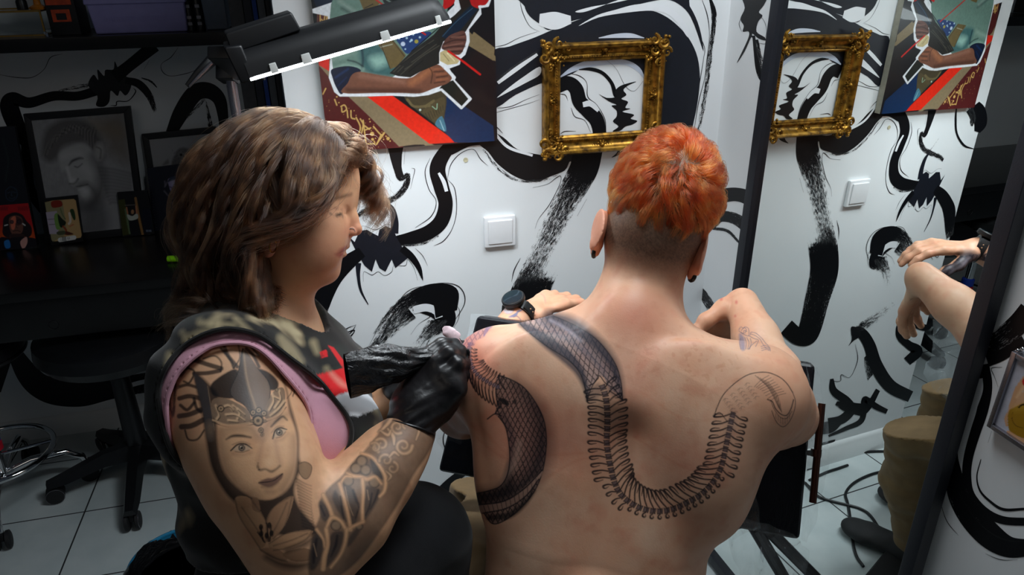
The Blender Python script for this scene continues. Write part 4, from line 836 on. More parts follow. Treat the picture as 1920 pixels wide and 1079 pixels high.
# ---- skin colour, stubble, freckles and the tattoos, all pigment in the skin
def man_paint(V):
    px = topx(V); P = px[:, :2]; n1 = fbm(V, 14, 21, 3); n2 = fbm(V, 60, 22, 2); n3 = fbm(V, 300, 23, 1)
    base = np.array(S(216, 162, 130)); red = np.array(S(208, 128, 100)); pale = np.array(S(228, 186, 156)); c = base+(pale-base)*np.clip((n1-.5)*2.4+.2, 0, 1)[:, None]; c = c+(red-c)*(np.clip((n2-.55)*2.2, 0, 1)*.5)[:, None]
    # redness round the fresh tattoo and the nape, freckles on the shoulders
    g = _v(grad(MB_fn, V, .002)); facing = (g*(V-CAM)).sum(1) < 0
    def reg(x, y, rx, ry, sft=1.0): return np.clip(1.2-np.hypot((P[:, 0]-x)/rx, (P[:, 1]-y)/ry), 0, 1)*facing
    for x, y, rx, ry, a in ((880, 680, 70, 70, .75), (960, 800, 120, 90, .35), (1190, 700, 60, 120, .3), (1190, 590, 90, 50, .35), (1060, 830, 120, 70, .3), (1290, 860, 110, 60, .25), (1130, 440, 14, 50, .5), (1315, 480, 20, 40, .5)):
        c = c+(np.array(S(216, 122, 100))-c)*(reg(x, y, rx, ry)*a)[:, None]
    fk = (fbm(V, 190, 31, 1) > .74)*reg(1300, 680, 170, 90)*.5+(fbm(V, 190, 32, 1) > .80)*reg(1000, 650, 170, 60)*.3; c = c*(1-fk[:, None]*np.array([.16, .28, .34]))
    p = Paint(P, c, .7); F_ = lambda Q, idx: facing[idx].astype(float)
    m0 = (P[:, 0] > 820) & (P[:, 0] < 1560) & (P[:, 1] > 520) & facing
    # creases across the back
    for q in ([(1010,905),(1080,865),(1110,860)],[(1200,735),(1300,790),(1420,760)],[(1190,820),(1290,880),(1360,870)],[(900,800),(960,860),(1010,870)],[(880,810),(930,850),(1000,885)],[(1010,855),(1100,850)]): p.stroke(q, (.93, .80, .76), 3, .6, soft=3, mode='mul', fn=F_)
    dk = S(14, 12, 17); ln = S(22, 18, 26); gl = .88; o = (820, 560); k = 2.078
    p.org(o, k); T = p
    # -- big band over the left shoulder down the spine
    band = [(318,92),(380,80),(450,68),(500,90),(560,118),(620,160),(668,215),(700,270),(716,330),(722,392),(700,372),(665,345),(650,310),(630,305),(600,345),(583,400),(576,350),(555,290),(510,240),(440,195),(385,155),(340,115)]
    T.poly(band, S(132, 118, 128), .6, fn=F_)
    def net(Q, ang, per, w_):
        a_ = math.radians(ang); d_ = Q[:, 0]*math.cos(a_)+Q[:, 1]*math.sin(a_)+3*np.sin(Q[:, 1]*.05); return (np.abs((d_/per) % 1-.5) > .5-w_/per).astype(float)
    def netf(a1, a2, per, w_): return lambda Q, idx: np.maximum(net(Q, a1, per, w_), net(Q, a2, per, w_))*facing[idx]
    T.poly(band, dk, .75, fn=netf(18, -38, 9.5, 1.0))
    T.stroke([(325,100,22),(370,125,36),(430,170,50),(500,225,52),(550,280,40),(575,340,22),(583,395,6)], S(46, 48, 62), a=.85, soft=8, fn=F_)
    T.stroke([(440,75,60),(520,105,70),(590,150,60),(645,205,52),(685,265,44),(708,330,26),(720,388,6)], S(40, 40, 54), a=.88, soft=16, fn=F_)
    T.stroke([(395,90,16),(450,130,26),(520,165,26),(580,210,30),(630,260,20),(660,310,8)], S(84, 84, 98), a=.6, soft=14, fn=F_)
    T.stroke([(440,85,8),(500,118,10),(560,165,8)], S(180, 170, 180), a=.5, soft=8, fn=F_)
    for q in ([(318,92),(340,118),(385,155),(440,195),(510,240),(555,290),(576,350),(583,400)],[(450,68),(500,88),(560,118),(620,160),(668,215),(700,270),(716,330),(722,396)],[(583,400),(600,350),(625,308),(635,304),(655,330),(690,355),(722,396)],[(590,340),(610,330),(628,310)],[(670,360),(700,380),(720,396)]): T.stroke(q, ln, 4, .95, fn=F_)
    T.poly([(590,380),(600,345),(630,330),(640,370),(600,400)], S(70, 56, 62), .5, soft=8, fn=F_); T.poly([(650,330),(690,360),(715,390),(670,370)], S(70, 56, 62), .5, soft=8, fn=F_)
    # -- the spine of the snake: vertebrae with looping ribs
    spine = smooth_pts([(640,335),(655,380),(662,440),(662,500),(660,560),(668,620),(678,670),(690,715),(712,760),(750,795),(800,820),(860,830),(920,820),(975,795),(1030,762),(1075,715),(1105,660),(1120,600),(1132,540),(1145,480),(1155,440)], 14)
    L_ = np.concatenate([[0], np.cumsum(np.hypot(*np.diff(spine, axis=0).T))])
    def at_(s_): return np.array([np.interp(s_, L_, spine[:, 0]), np.interp(s_, L_, spine[:, 1])])
    nv = 42
    for i in range(nv):
        s_ = L_[-1]*(i+.5)/nv; c0 = at_(s_); t = unit(at_(s_+3)-at_(s_-3)); n_ = np.array([-t[1], t[0]]); t_ = i/nv; L2 = L_[-1]/nv
        wv = 12-2*t_; q = [c0-t*L2*.36-n_*wv, c0-t*L2*.12-n_*wv*.7, c0+t*L2*.36-n_*wv*.95, c0+t*L2*.30+n_*wv*.95, c0+t*L2*.05+n_*wv*.65, c0-t*L2*.40+n_*wv]
        T.poly(q, S(92, 78, 84), .85, sm=False, fn=F_); T.stroke(q+[q[0]], ln, 3.0, .95, sm=False, fn=F_); T.stroke([c0-n_*wv*.6+t*2, c0+n_*wv*.3+t*3], dk, 5, .8, fn=F_)
        # inner side ribs (right of the descent, above the curve) long; outer side short
        long_ = 66 if i < 13 else (74 if i < 34 else 60); long_ *= (.75 if i < 3 else 1); short_ = 58 if i < 14 else (34 if i < 18 else (16 if i < 33 else 46))
        for sd, Lr in ((-1, long_), (1, short_)):
            if sd == 1 and False: continue
            st = c0+n_*sd*wv; dr_ = unit(n_*sd-t*(.35 if sd < 0 else .10)+np.array([0, -.0])); e_ = st+dr_*Lr; bulge = t*(-7)
            T.stroke([tuple(st)+(5.6,), tuple(st+dr_*Lr*.45+bulge)+(6.0,), tuple(e_+bulge*.9)+(8.0,), tuple(e_+dr_*3+t*1)+(6.5,), tuple(e_-dr_*Lr*.12+t*5)+(5,), tuple(st+dr_*Lr*.5+t*1.5)+(2.4,)], ln, a=.93, fn=F_)
    T.poly([(1140,440),(1165,440),(1160,520),(1135,560),(1120,540)], S(120, 100, 100), .25, soft=10, fn=F_)
    # -- tail on the right shoulder
    for q, w_ in (([(1078,462),(1090,425),(1115,375),(1160,330),(1215,296),(1280,288),(1330,305),(1362,332),(1384,366)],3.6),([(1384,366),(1395,400),(1390,440),(1372,480),(1350,500),(1330,492),(1315,470),(1303,438)],2.6),([(1286,394),(1305,402),(1318,430),(1340,452),(1362,455),(1378,430),(1388,395)],4.0),([(1300,400),(1312,430),(1335,462),(1360,468),(1382,440)],2.2),([(1078,462),(1100,445),(1130,480)],3)): T.stroke(q, ln, w_, .9, fn=F_)
    for i in range(9): a_ = i/8; T.stroke([(1235+a_*60,345+a_*60-14*math.sin(a_*3)),(1262+a_*62,318+a_*62),(1292+a_*66,300+a_*70)], ln, 1.7, .8, fn=F_)
    for i in range(6): a_ = i/5; T.stroke([(1238+a_*50,300+a_*24),(1290+a_*36,350+a_*30),(1330+a_*12,425+a_*20)], ln, 1.7, .8, fn=F_)
    for i in range(7): a_ = i/6; T.stroke([(1318+a_*55,448+18*math.sin(a_*3.1)),(1320+a_*52,468+22*math.sin(a_*3.1))], ln, 1.6, .7, fn=F_)
    rg = np.random.default_rng(5)
    for y in range(5):
        for x in range(4): X = 1130+x*28+y*9-8; Y_ = 395-x*20+y*13; T.stroke([(X-9,Y_+4),(X,Y_-5),(X+11,Y_-4)], ln, 1.5, .55, fn=F_); T.stroke([(X,Y_-5),(X-3,Y_+8)], ln, 1.4, .5, fn=F_)
    # -- the belly loop on the left side
    loop = [(238,300),(290,318),(340,350),(385,410),(415,475),(425,550),(420,620),(408,680),(385,740),(350,790),(300,840),(250,872),(215,878),(190,850),(165,805),(150,762),(190,752),(240,735),(270,690),(282,630),(278,560),(268,510),(245,470),(225,450),(232,410),(225,350)]
    T.poly(loop, S(104, 82, 84), .65, fn=F_); T.poly([(150,762),(240,735),(280,640),(300,740),(260,780),(180,800)], dk, .7, soft=14, fn=F_)
    T.stroke([(300,330,20),(360,390,40),(400,470,56),(408,560,70),(390,650,80),(340,720,70),(270,760,60),(170,775,40)], S(34, 26, 34), a=.85, soft=36, fn=F_)
    T.poly(loop, dk, .8, fn=netf(28, -28, 8.6, 1.0)); T.stroke([(255,450,10),(285,520,16),(290,600,16),(270,700,10)], S(50, 40, 48), a=.7, soft=14, fn=F_)
    T.stroke([(320,560,16),(300,640,22),(250,720,12)], S(196, 158, 140), a=.5, soft=14, fn=F_)
    for q in ([(238,300),(290,318),(340,350),(385,410),(415,475),(425,550),(420,620),(408,680),(385,740),(350,790),(300,840),(250,872),(215,878),(190,850),(165,805),(150,762)],[(150,762),(200,750),(245,732),(272,690),(282,630),(278,560),(265,500),(240,462)]): T.stroke(q, ln, 4.5, .95, fn=F_)
    T.poly([(160,805),(260,790),(340,735),(405,672),(400,700),(345,770),(270,818),(175,838)], S(176, 138, 120), .85, fn=F_); T.stroke([(160,805),(260,790),(340,740),(408,670)], ln, 6, .95, fn=F_); T.stroke([(175,838),(270,818),(345,770),(395,705)], ln, 5, .95, fn=F_)
    for i in range(13): a_ = i/12; T.stroke([(180+a_*205,808-a_*a_*105),(190+a_*195,838-a_*a_*112)], ln, 2.4, .9, fn=F_)
    T.stroke([(200,855,20),(280,845,26),(340,800,20),(380,750,8)], dk, a=.8, soft=6, fn=F_)
    for q in ([(195,470),(225,450),(250,458)],[(238,300),(245,330),(262,355)],[(240,395),(262,400),(275,420)],[(225,450),(240,420),(236,400)]): T.stroke(q, ln, 5, .95, fn=F_)
    T.poly([(240,388),(270,395),(280,415),(255,412)], dk, .9, fn=F_); T.poly([(290,400),(310,395),(305,415)], dk, .7, fn=F_)
    # -- ribs and chain at the left shoulder blade
    ch = smooth_pts([(128,178),(124,215),(133,262),(160,300),(195,325),(235,345)], 8); L3 = np.concatenate([[0], np.cumsum(np.hypot(*np.diff(ch, axis=0).T))])
    for i in range(15):
        s_ = L3[-1]*i/14; c0 = np.array([np.interp(s_, L3, ch[:, 0]), np.interp(s_, L3, ch[:, 1])]); c1 = np.array([np.interp(s_+4, L3, ch[:, 0]), np.interp(s_+4, L3, ch[:, 1])]); c1 = c1 if i < 14 else c0+(4, 2); t = unit(c1-c0); n_ = np.array([-t[1], t[0]])
        T.dot(c0[0], c0[1], 8, S(120, 104, 118), .8, fn if False else None); T.stroke([c0-n_*9-t*4, c0-n_*9+t*4, c0+n_*9+t*4, c0+n_*9-t*4, c0-n_*9-t*4], ln, 2.4, .95, sm=False, fn=F_)
        if i > 0: Lu = 52 if i > 4 else 30; T.stroke([tuple(c0-n_*10)+(3,), tuple(c0-n_*Lu*.6+t*5)+(4.5,), tuple(c0-n_*Lu+t*2)+(5,), tuple(c0-n_*Lu*.6-t*1)+(2,)], ln, a=.9, fn=F_)
        Ld = 74; dn = np.array([.12, 1.0]); 
        if i > 3: T.stroke([tuple(c0+n_*9)+(3.4,), tuple(c0+n_*9+dn*Ld*.5+(-5, 0))+(4.4,), tuple(c0+n_*9+dn*Ld+(3, 0))+(5.5,), tuple(c0+n_*9+dn*Ld*.8+(9, 0))+(4,), tuple(c0+n_*9+dn*Ld*.3+(7, 0))+(2,)], ln, a=.92, fn=F_)
    sh = [(95,190),(100,150),(125,118),(170,95),(215,85),(235,78),(215,110),(190,135),(180,150),(150,165),(140,185)]
    T.poly(sh, S(150, 96, 116), .45, soft=6, fn=F_); T.poly(sh, S(96, 60, 84), .55, fn=netf(30, -30, 8, .9)); T.stroke([(95,190),(100,150),(125,118),(170,95),(235,78)], S(110, 70, 96), 4, .8, fn=F_); T.poly([(215,85),(240,80),(210,110),(180,150),(190,110)], S(120, 96, 132), .7, fn=F_)
    # -- forearm drawings
    T.org((1280, 520), 5.993); bl = S(64, 72, 104)
    for q in ([(630,600),(650,560),(680,575),(700,560),(735,575),(745,620),(740,660),(700,650),(660,620)],[(640,610),(680,640),(690,600),(720,610)],[(660,600),(690,570),(715,590),(700,630)],[(760,650),(770,620),(820,630),(860,660),(900,700)],[(770,640),(820,660),(870,700),(905,760),(940,800)],[(745,660),(800,690),(850,710),(820,780)],[(700,680),(715,740),(710,810)],[(720,680),(745,740),(730,810)],[(760,690),(770,740),(750,810)],[(830,720),(780,760),(740,810)],[(900,700),(930,740),(975,790),(985,830)],[(880,780),(930,770),(975,800)],[(885,800),(940,795),(975,815)],[(890,825),(940,812),(970,825)],[(650,690),(640,740),(655,810)]): T.stroke(q, bl, 6, .8, fn=F_)
    T.poly([(635,640),(690,680),(700,810),(655,810)], S(92, 112, 152), .6, soft=14, fn=F_)
    for x, y, r_ in ((432,240,18),(603,282,14),(590,438,10)): T.dot(x, y, r_, S(200, 90, 84), .7, soft=8, ry=r_*1.4)
    T.org((860, 520), 8.0)
    for r_, cc in ((80, S(110, 120, 150)), (66, S(214, 196, 180)), (52, S(100, 112, 150)), (40, S(214, 196, 184)), (20, S(90, 100, 140)), (10, S(200, 190, 186))): T.dot(748, 490, r_, cc, .8, soft=10, ry=r_*.8)
    T.poly([(740,600),(850,540),(890,500),(1000,470),(900,530),(880,570),(820,600)], S(74, 96, 130), .85, fn=F_); T.stroke([(820,600),(880,590),(930,640)], bl, 14, .7, fn=F_); T.stroke([(1220,240),(1280,290),(1305,390)], S(214, 120, 116), 14, .6, soft=10, fn=F_)
    c = p.c
    # shaved sides: stubble shows the scalp through short hair
    rel = V-Ph; hx = rel@Hrt; hy = rel@Hfw; hz = rel@Hup; back = (hz > -.12) & (hz < .12) & (hy < .035+.03*np.clip(hz/.06, -1, 1)) & (np.linalg.norm(rel, axis=1) < .15)
    dens = np.clip((hz+.118)/.045, 0, 1)*np.clip((.045-hy)/.012, 0, 1)*back; st = np.array(S(58, 48, 42)); sp = .80+.2*rng.random(len(V))
    c = c+(st-c)*(dens*.86*sp)[:, None]
    # beard line beyond the jaw
    bd = (hy > .03) & (hz < -.05) & (hz > -.16) & (np.linalg.norm(rel, axis=1) < .19); c = np.where((bd & (fbm(V, 500, 42, 1) > .1))[:, None], c*.35+np.array(S(150, 84, 44))*.65, c)
    return c
MB_fn = None
manfn = lambda P: B(P)-skin_disp(P)
MB_fn = manfn
def vis(x0, y0, x1, y1, zmax=1.5):
    def f(C_):
        q = topx(C_); return (q[:, 0] > x0) & (q[:, 0] < x1) & (q[:, 1] > y0) & (q[:, 1] < y1) & (q[:, 2] < zmax) & ((grad(B, C_, .002)*(C_-CAM)).sum(1) < 0)
    return f
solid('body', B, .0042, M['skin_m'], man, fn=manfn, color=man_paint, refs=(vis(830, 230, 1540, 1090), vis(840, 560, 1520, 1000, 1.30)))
# ears with black tunnels
for s_, ex, ey, ez in ((-1, 1128, 430, 1.115), (1, 1310, 474, 1.10)):
    Eb = Body(); c0 = K(ex, ey, ez); out = Hrt*s_; Eb.ell(c0, (.007, .018, .027), (out, unit(-_fw+out*.35), unit(Hup+out*.12)), .01); Eb.ell(c0+out*.006-_fw*.002, (.0035, .016, .028), (unit(out-_fw*.2*1), unit(-_fw*1+out*.9), Hup), .006); Eb.cone(c0-Hup*.024, c0-Hup*.036+_fw*.0, .008, .0065, .01)
    solid('ear', Eb, .0022, M['skin_m'], man, color=lambda V: np.tile(np.array(S(218, 152, 124)), (len(V), 1)))
    mb = MB(); q = c0-Hup*.036-_fw*.001+out*.001; mb.torus(q, .0068, .0032, unit(out+_fw*.3), 24, 8); mb.build('ear_tunnel', M['black_plastic'], man)
# ------------------------------------------------------------------ hair: real strands
def strands(name, R, n, r0, r1, material, parent, tone=None):
    """R: (N, n, 3) strand points"""
    N = len(R); off = worldloc(parent); cu = bpy.data.hair_curves.new(name); cu.add_curves([n]*N)
    pos = (R.reshape(-1, 3)-off).astype(np.float32); cu.position_data.foreach_set('vector', pos.ravel()) if hasattr(cu, 'position_data') else cu.attributes['position'].data.foreach_set('vector', pos.ravel())
    t = np.linspace(0, 1, n)[None, :]; rad = (r0+(r1-r0)*t**1.5)*np.ones((N, 1))*rng.uniform(.75, 1.25, (N, 1))
    at = cu.attributes.get('radius') or cu.attributes.new('radius', 'FLOAT', 'POINT'); at.data.foreach_set('value', rad.astype(np.float32).ravel())
    tn = cu.attributes.new('tone', 'FLOAT', 'POINT'); tn.data.foreach_set('value', ((rng.random((N, 1)) if tone is None else tone[:, None])*np.ones((1, n))).astype(np.float32).ravel())
    return new_obj(name, cu, parent, material)
def hair_mat(name, c0, c1, c2, rough=.32):
    m = bpy.data.materials.new(name); m.use_nodes = True; nt = m.node_tree; nt.nodes.remove(nt.nodes['Principled BSDF']); h = nt.nodes.new('ShaderNodeBsdfHairPrincipled'); h.parametrization = 'COLOR'
    h.inputs['Roughness'].default_value = rough; h.inputs['Radial Roughness'].default_value = .5; h.inputs['Random Roughness'].default_value = .2
    if 'Coat' in h.inputs: h.inputs['Coat'].default_value = .1
    a = nt.nodes.new('ShaderNodeAttribute'); a.attribute_name = 'tone'; g = nt.nodes.new('ShaderNodeTexCoord'); nz = nt.nodes.new('ShaderNodeTexNoise'); nz.inputs['Scale'].default_value = 45; nt.links.new(g.outputs['Object'], nz.inputs['Vector'])
    ad = nt.nodes.new('ShaderNodeMath'); ad.operation = 'MULTIPLY_ADD'; ad.inputs[1].default_value = .35; nt.links.new(a.outputs['Fac'], ad.inputs[0]); nt.links.new(nz.outputs[0], ad.inputs[2])
    r = nt.nodes.new('ShaderNodeValToRGB'); e = r.color_ramp.elements; e.new(.5); 
    for x, p, c in zip(e, (.35, .65, .95), (c0, c1, c2)): x.position = p; x.color = tuple(c)+(1,)
    nt.links.new(ad.outputs[0], r.inputs[0]); nt.links.new(r.outputs[0], h.inputs['Color']); nt.links.new(h.outputs[0], nt.nodes['Material Output'].inputs[0]); return m
M['ginger'] = hair_mat('ginger_hair', S(92, 26, 8), S(146, 48, 13), S(200, 96, 36)); M['brown_hair'] = hair_mat('brown_hair', S(26, 16, 11), S(54, 33, 21), S(120, 84, 56))
def short_hair(N=15000, n=9):
    d = rng.normal(size=(N*5, 3)); d /= np.linalg.norm(d, axis=1)[:, None]; Lh = np.stack([Hrt, Hfw, Hup]); rr = np.array([.071, .092, .090]); c0 = Ph+Hfw*.012
    q = d*rr; hz = q[:, 2]; hy = q[:, 1]; ok = (hz > -.026+.10*np.clip(hy, 0, 1)) & (hy < .085); ok &= ~((np.abs(q[:, 0]) > .060) & (hz < .004)); d = d[ok][:N]; N = len(d)
    W = lambda q_: c0+q_@Lh
    crown = unit(np.array([(-_fw*.88+_u*.42+_r*.16)@a_ for a_ in Lh]))
    nrm = d/rr; nrm /= np.linalg.norm(nrm, axis=1)[:, None]; away = d-crown; away = away-nrm*(away*nrm).sum(1)[:, None]; dist = np.linalg.norm(away, axis=1); away /= dist[:, None]+1e-6; sw = np.cross(nrm, away)
    f1 = fbm(d*10, 3.0, 61, 2)-.5; f2 = fbm(d*10, 6.5, 62, 2)-.5; f3 = fbm(d*10, 2.6, 63, 2)-.5
    ang = .75*np.exp(-dist*1.2)+f1*2.6+f2*1.4+rng.normal(size=N)*.06
    T = away*np.cos(ang)[:, None]+sw*np.sin(ang)[:, None]; Ln = (.040+.018*f3*2)*np.clip(.55+.9*np.clip((hz_(d, rr)+.03)/.04, 0, 1), 0, 1.25)*rng.uniform(.75, 1.1, N)
    H0 = (.007+.012*np.clip((hz_(d, rr)+.03)/.07, 0, 1))*(1+f2*1.4); P = d*rr; R = [P-nrm*.002]
    for k in range(1, n):
        t = k/(n-1); step = Ln/(n-1); up = (1.5*(1-t)**1.6-.10-.55*t); V_ = T+nrm*(up*H0/.012)[:, None]; V_ /= np.linalg.norm(V_, axis=1)[:, None]; P = P+V_*step[:, None]
        bend = (f1*1.6)*t; T = T*np.cos(bend*.2)[:, None]+np.cross(nrm, T)*np.sin(bend*.2)[:, None]; R.append(P.copy())
    R = np.stack(R, 1); ns = 330; t = np.linspace(0, 1, n)[None, :, None]; sd = np.argmin(((d[:, None, :]-d[None, :ns, :])**2).sum(2), 1); R = R+(R[sd]-R)*(.80*t**.8); st_ = rng.random(ns)
    return W(R), st_[sd]*.75+rng.random(N)*.25
def hz_(d, rr): return d[:, 2]*rr[2]
hs_, ht_ = short_hair(); strands('hair', hs_, 9, .00022, .00009, M['ginger'], man, ht_)
# ---- trousers, shoes, watch of the seated person
Mt = Body(); Lh_ = hipc-RGT*.09-UP*.03; Rh_ = hipc+RGT*.09-UP*.03; Rk = np.array([.52, -.45, .495]); Lk = np.array([.25, -.32, .545]); Rf = np.array([.37, -.43, .09]); Lf = np.array([.15, -.36, .09])
Mt.ecap(hipc-UP*.01+FWD*.005, hipc-UP*.10, RGT, (.184, .134), (.190, .145), .04); Mt.chain([(Lh_, .098), (.5*Lh_+.5*Lk, .088), (Lk, .066)], .05); Mt.chain([(Rh_, .098), (.5*Rh_+.5*Rk, .088), (Rk, .066)], .05)
for k_, f_ in ((Lk, Lf), (Rk, Rf)): Mt.chain([(k_, .066), (.5*k_+.5*f_+(.004, .01, 0), .064), (f_, .050)], .04)
khaki = cloth_mat('khaki_twill', S(122, 98, 66), .9, 500, .12, sheen=.1)
def kf(P): return (fbm(P, 12, 151, 3)-.5)*.016+.0012*np.sin(P[:, 2]*120+fbm(P, 12, 152, 2)*10)
waist_cut = lambda P: (P-K(1102, 1068, 1.12))@unit(_u+RGT*.0)
solid('trousers', Mt, .0055, khaki, man, fn=lambda P: np.maximum(Mt(P)-kf(P), waist_cut(P)))
for f_ in (Lf, Rf):
    Sb = Body(); f0 = np.array([f_[0], f_[1], .042]); Sb.ecap(f0-FWD*.04, f0+FWD*.11-UP*.012, RGT, (.038, .034), (.042, .024), .02); Sb.cone(f0-UP*.005, f0+UP*.05, .038, .040, .03); Sb.ell(f0+FWD*.135-UP*.016, (.042, .050, .022), (RGT, FWD, UP), .02)
    solid('shoe', Sb, .005, M['rubber'], man, fn=lambda P, Sb=Sb: np.maximum(Sb(P), .003-P[:, 2]))
wa = unit(Lwr-Lel); wcn = Lwr+wa*.004; wat = empty('wristwatch', wcn, 'black smartwatch with a perforated black strap on the left wrist', 'watch')
mb = MB(); mb.lathe([(.0305, -.0105), (.0330, -.0105), (.0335, 0), (.0330, .0105), (.0305, .0105)], wcn, wa, 40); mb.build('strap', M['black_plastic'], wat)
wn = unit(K(940, 548, 1.38)-wcn-wa*((K(940, 548, 1.38)-wcn)@wa)); mb = MB(); cw = wcn+wn*.0335; mb.lathe([(.0, -.001), (.0205, -.001), (.0225, .002), (.0225, .0085), (.0210, .0105), (0, .0105)], cw, wn, 36); mb.build('case', M['black_metal'], wat)
mb = MB(); mb.lathe([(.0195, .0100), (.0190, .0112), (0, .0114)], cw, wn, 36); mg = mat('watch_glass', S(22, 38, 46), .08, var=.02, coat=1.0); mb.build('dial_glass', mg, wat)
mb = MB(); s_ = np.cross(wa, wn)
for sg in (-1, 1):
    mb = MB(); mb.box((cw+s_*sg*.019+wn*.003+wcn+s_*sg*.0315+wn*.008)/2, (.0125, .003, .018), np.stack([unit((wcn+s_*sg*.0315+wn*.008)-(cw+s_*sg*.019+wn*.003)), np.cross(wa, unit((wcn+s_*sg*.0315+wn*.008)-(cw+s_*sg*.019+wn*.003))), wa], 1), .001); mb.build('lug', M['black_metal'], wat)
    for k_ in (): mb.tube([cw+wa*0+s_*sg*.019+wn*.003+wa*.008*k_, wcn+s_*sg*.0315+wn*.008+wa*.008*k_], .0022, 8)
pass
mb = MB()
for k_ in range(4):
    a_ = math.radians(62+k_*13); dd = wn*math.cos(a_)-_fw*0+(-s_ if (s_@_r) < 0 else s_)*math.sin(a_); mb.lathe([(.0, .0338), (.0013, .0338), (.0013, .0332)], wcn, unit(dd), 8) if False else mb.box(wcn+dd*.0336, (.0022, .0022, .0022))
mb.build('strap_holes', mat('strap_hole', S(196, 150, 116), .7), wat)
# ================================================================== THE PERSON WORKING
wc = K(470, 1000, 1.12); wom = empty('person', (wc[0], wc[1], 0), 'person with wavy brown hair and sleeve tattoos, in dark tie-dye top, holding wrapped machine', 'person')
ZF = 1.10
def Wp(x, y, lat=0.0): return K(x, y, ZF-lat)
Wfw = unit(_r*math.cos(math.radians(7))-_u*math.sin(math.radians(7))+_fw*.05); Wrt = unit(-_fw-Wfw*((-_fw)@Wfw)+_u*-.06); Wrt = unit(Wrt-Wfw*(Wrt@Wfw)); Wup = np.cross(Wrt, Wfw)
if Wup@_u < 0: Wup = -Wup
AX = (Wfw, Wrt, Wup); W = Body()
W.ell(Wp(545, 345), (.094, .074, .098), AX, .02)
W.ell(Wp(584, 350), (.056, .060, .068), AX, .03); W.ell(Wp(591, 330), (.046, .052, .050), AX, .03)      # forehead
W.ell(Wp(590, 430), (.050, .060, .062), AX, .03)                                                        # mid face
for sg in (-1, 1): W.ell(Wp(597, 440, .034*sg), (.038, .030, .040), AX, .02); W.ell(Wp(570, 478, .036*sg), (.046, .026, .034), AX, .025)
W.ell(Wp(595, 490), (.030, .034, .030), AX, .02); W.ell(Wp(613, 507), (.0135, .018, .0125), AX, .012); W.ell(Wp(582, 508), (.034, .036, .018), AX, .02)
W.ell(Wp(640, 374), (.010, .030, .007), AX, .018)                                                       # brow
W.chain([(Wp(646, 390), .0078), (Wp(658, 411), .0084), (Wp(665, 429), .0095)], .010); W.ell(Wp(667, 431), (.0082, .0085, .0070), AX, .006)
for sg in (-1, 1): W.ell(Wp(657, 436, .0105*sg), (.0085, .0055, .0060), AX, .004); W.ell(Wp(661, 441, .006*sg), (.004, .0022, .0022), AX, .002, '-')
W.ell(Wp(640, 452), (.010, .020, .010), AX, .010)
for sg in (-1, 1): W.ell(Wp(646, 402, .031*sg), (.007, .010, .006), AX, .010, '-')
for sg in (-1, 1): W.ell(Wp(628, 403, .031*sg), (.0145, .0150, .0120), AX, .009)
W.ell(Wp(642, 461), (.0105, .017, .0052), AX, .004); W.ell(Wp(637, 476), (.0105, .015, .0058), AX, .004); W.cone(Wp(648, 468, -.018), Wp(632, 469, .024), .0007, .0007, .0025, '-')
# neck
nb = K(472, 600, 1.13); W.ecap(nb, Wp(530, 470), Wfw, (.058, .050), (.058, .048), .03); W.cone(Wp(528, 515), K(532, 590, 1.14), .036, .036, .03)
# trunk
Rs = K(436, 735, .985); Ls = K(600, 712, 1.27); LAT = unit(Ls-Rs); Wch = K(512, 760, 1.135); Wwa = K(536, 930, 1.13); Whp = K(566, 1080, 1.15)
W.ecap(Wch, Wwa, LAT, (.165, .112), (.155, .105), .06); W.ecap(Wwa, Whp, LAT, (.155, .105), (.170, .120), .06); W.ecap(K(465, 650, 1.13), Wch, LAT, (.125, .080), (.165, .112), .06)
W.cone(Rs, nb, .060, .050, .05); W.cone(Ls, nb, .060, .050, .05)
W.ell(K(592, 820, 1.06), (.085, .070, .075), (_r, _fw, _u), .04); W.ell(K(610, 790, 1.22), (.080, .070, .075), (_r, _fw, _u), .04)
# right arm (near the camera)
Re = K(577, 1042, .93); Rw = K(775, 808, 1.045)
W.chain([(Rs, .072), (K(462, 830, .945), .070), (K(500, 905, .93), .066), (K(548, 990, .925), .058), (Re, .053)], .03)
W.chain([(Re, .052), (K(650, 965, .955), .0535), (K(712, 888, .99), .043), (K(748, 842, 1.02), .0345), (Rw, .031)], .03); W.ell(K(425, 745, .965), (.075, .06, .085), (_r, _fw, _u), .03)
# left arm (behind)
Le = K(628, 830, 1.24); Lw = K(762, 722, 1.17); W.chain([(Ls, .060), (.5*Ls+.5*Le, .050), (Le, .042)], .03); W.chain([(Le, .042), (.5*Le+.5*Lw, .038), (Lw, .027)], .02)
def wom_disp(P): return (fbm(P, 10, 71, 2)-.5)*.0025
wfn = lambda P: W(P)-wom_disp(P)
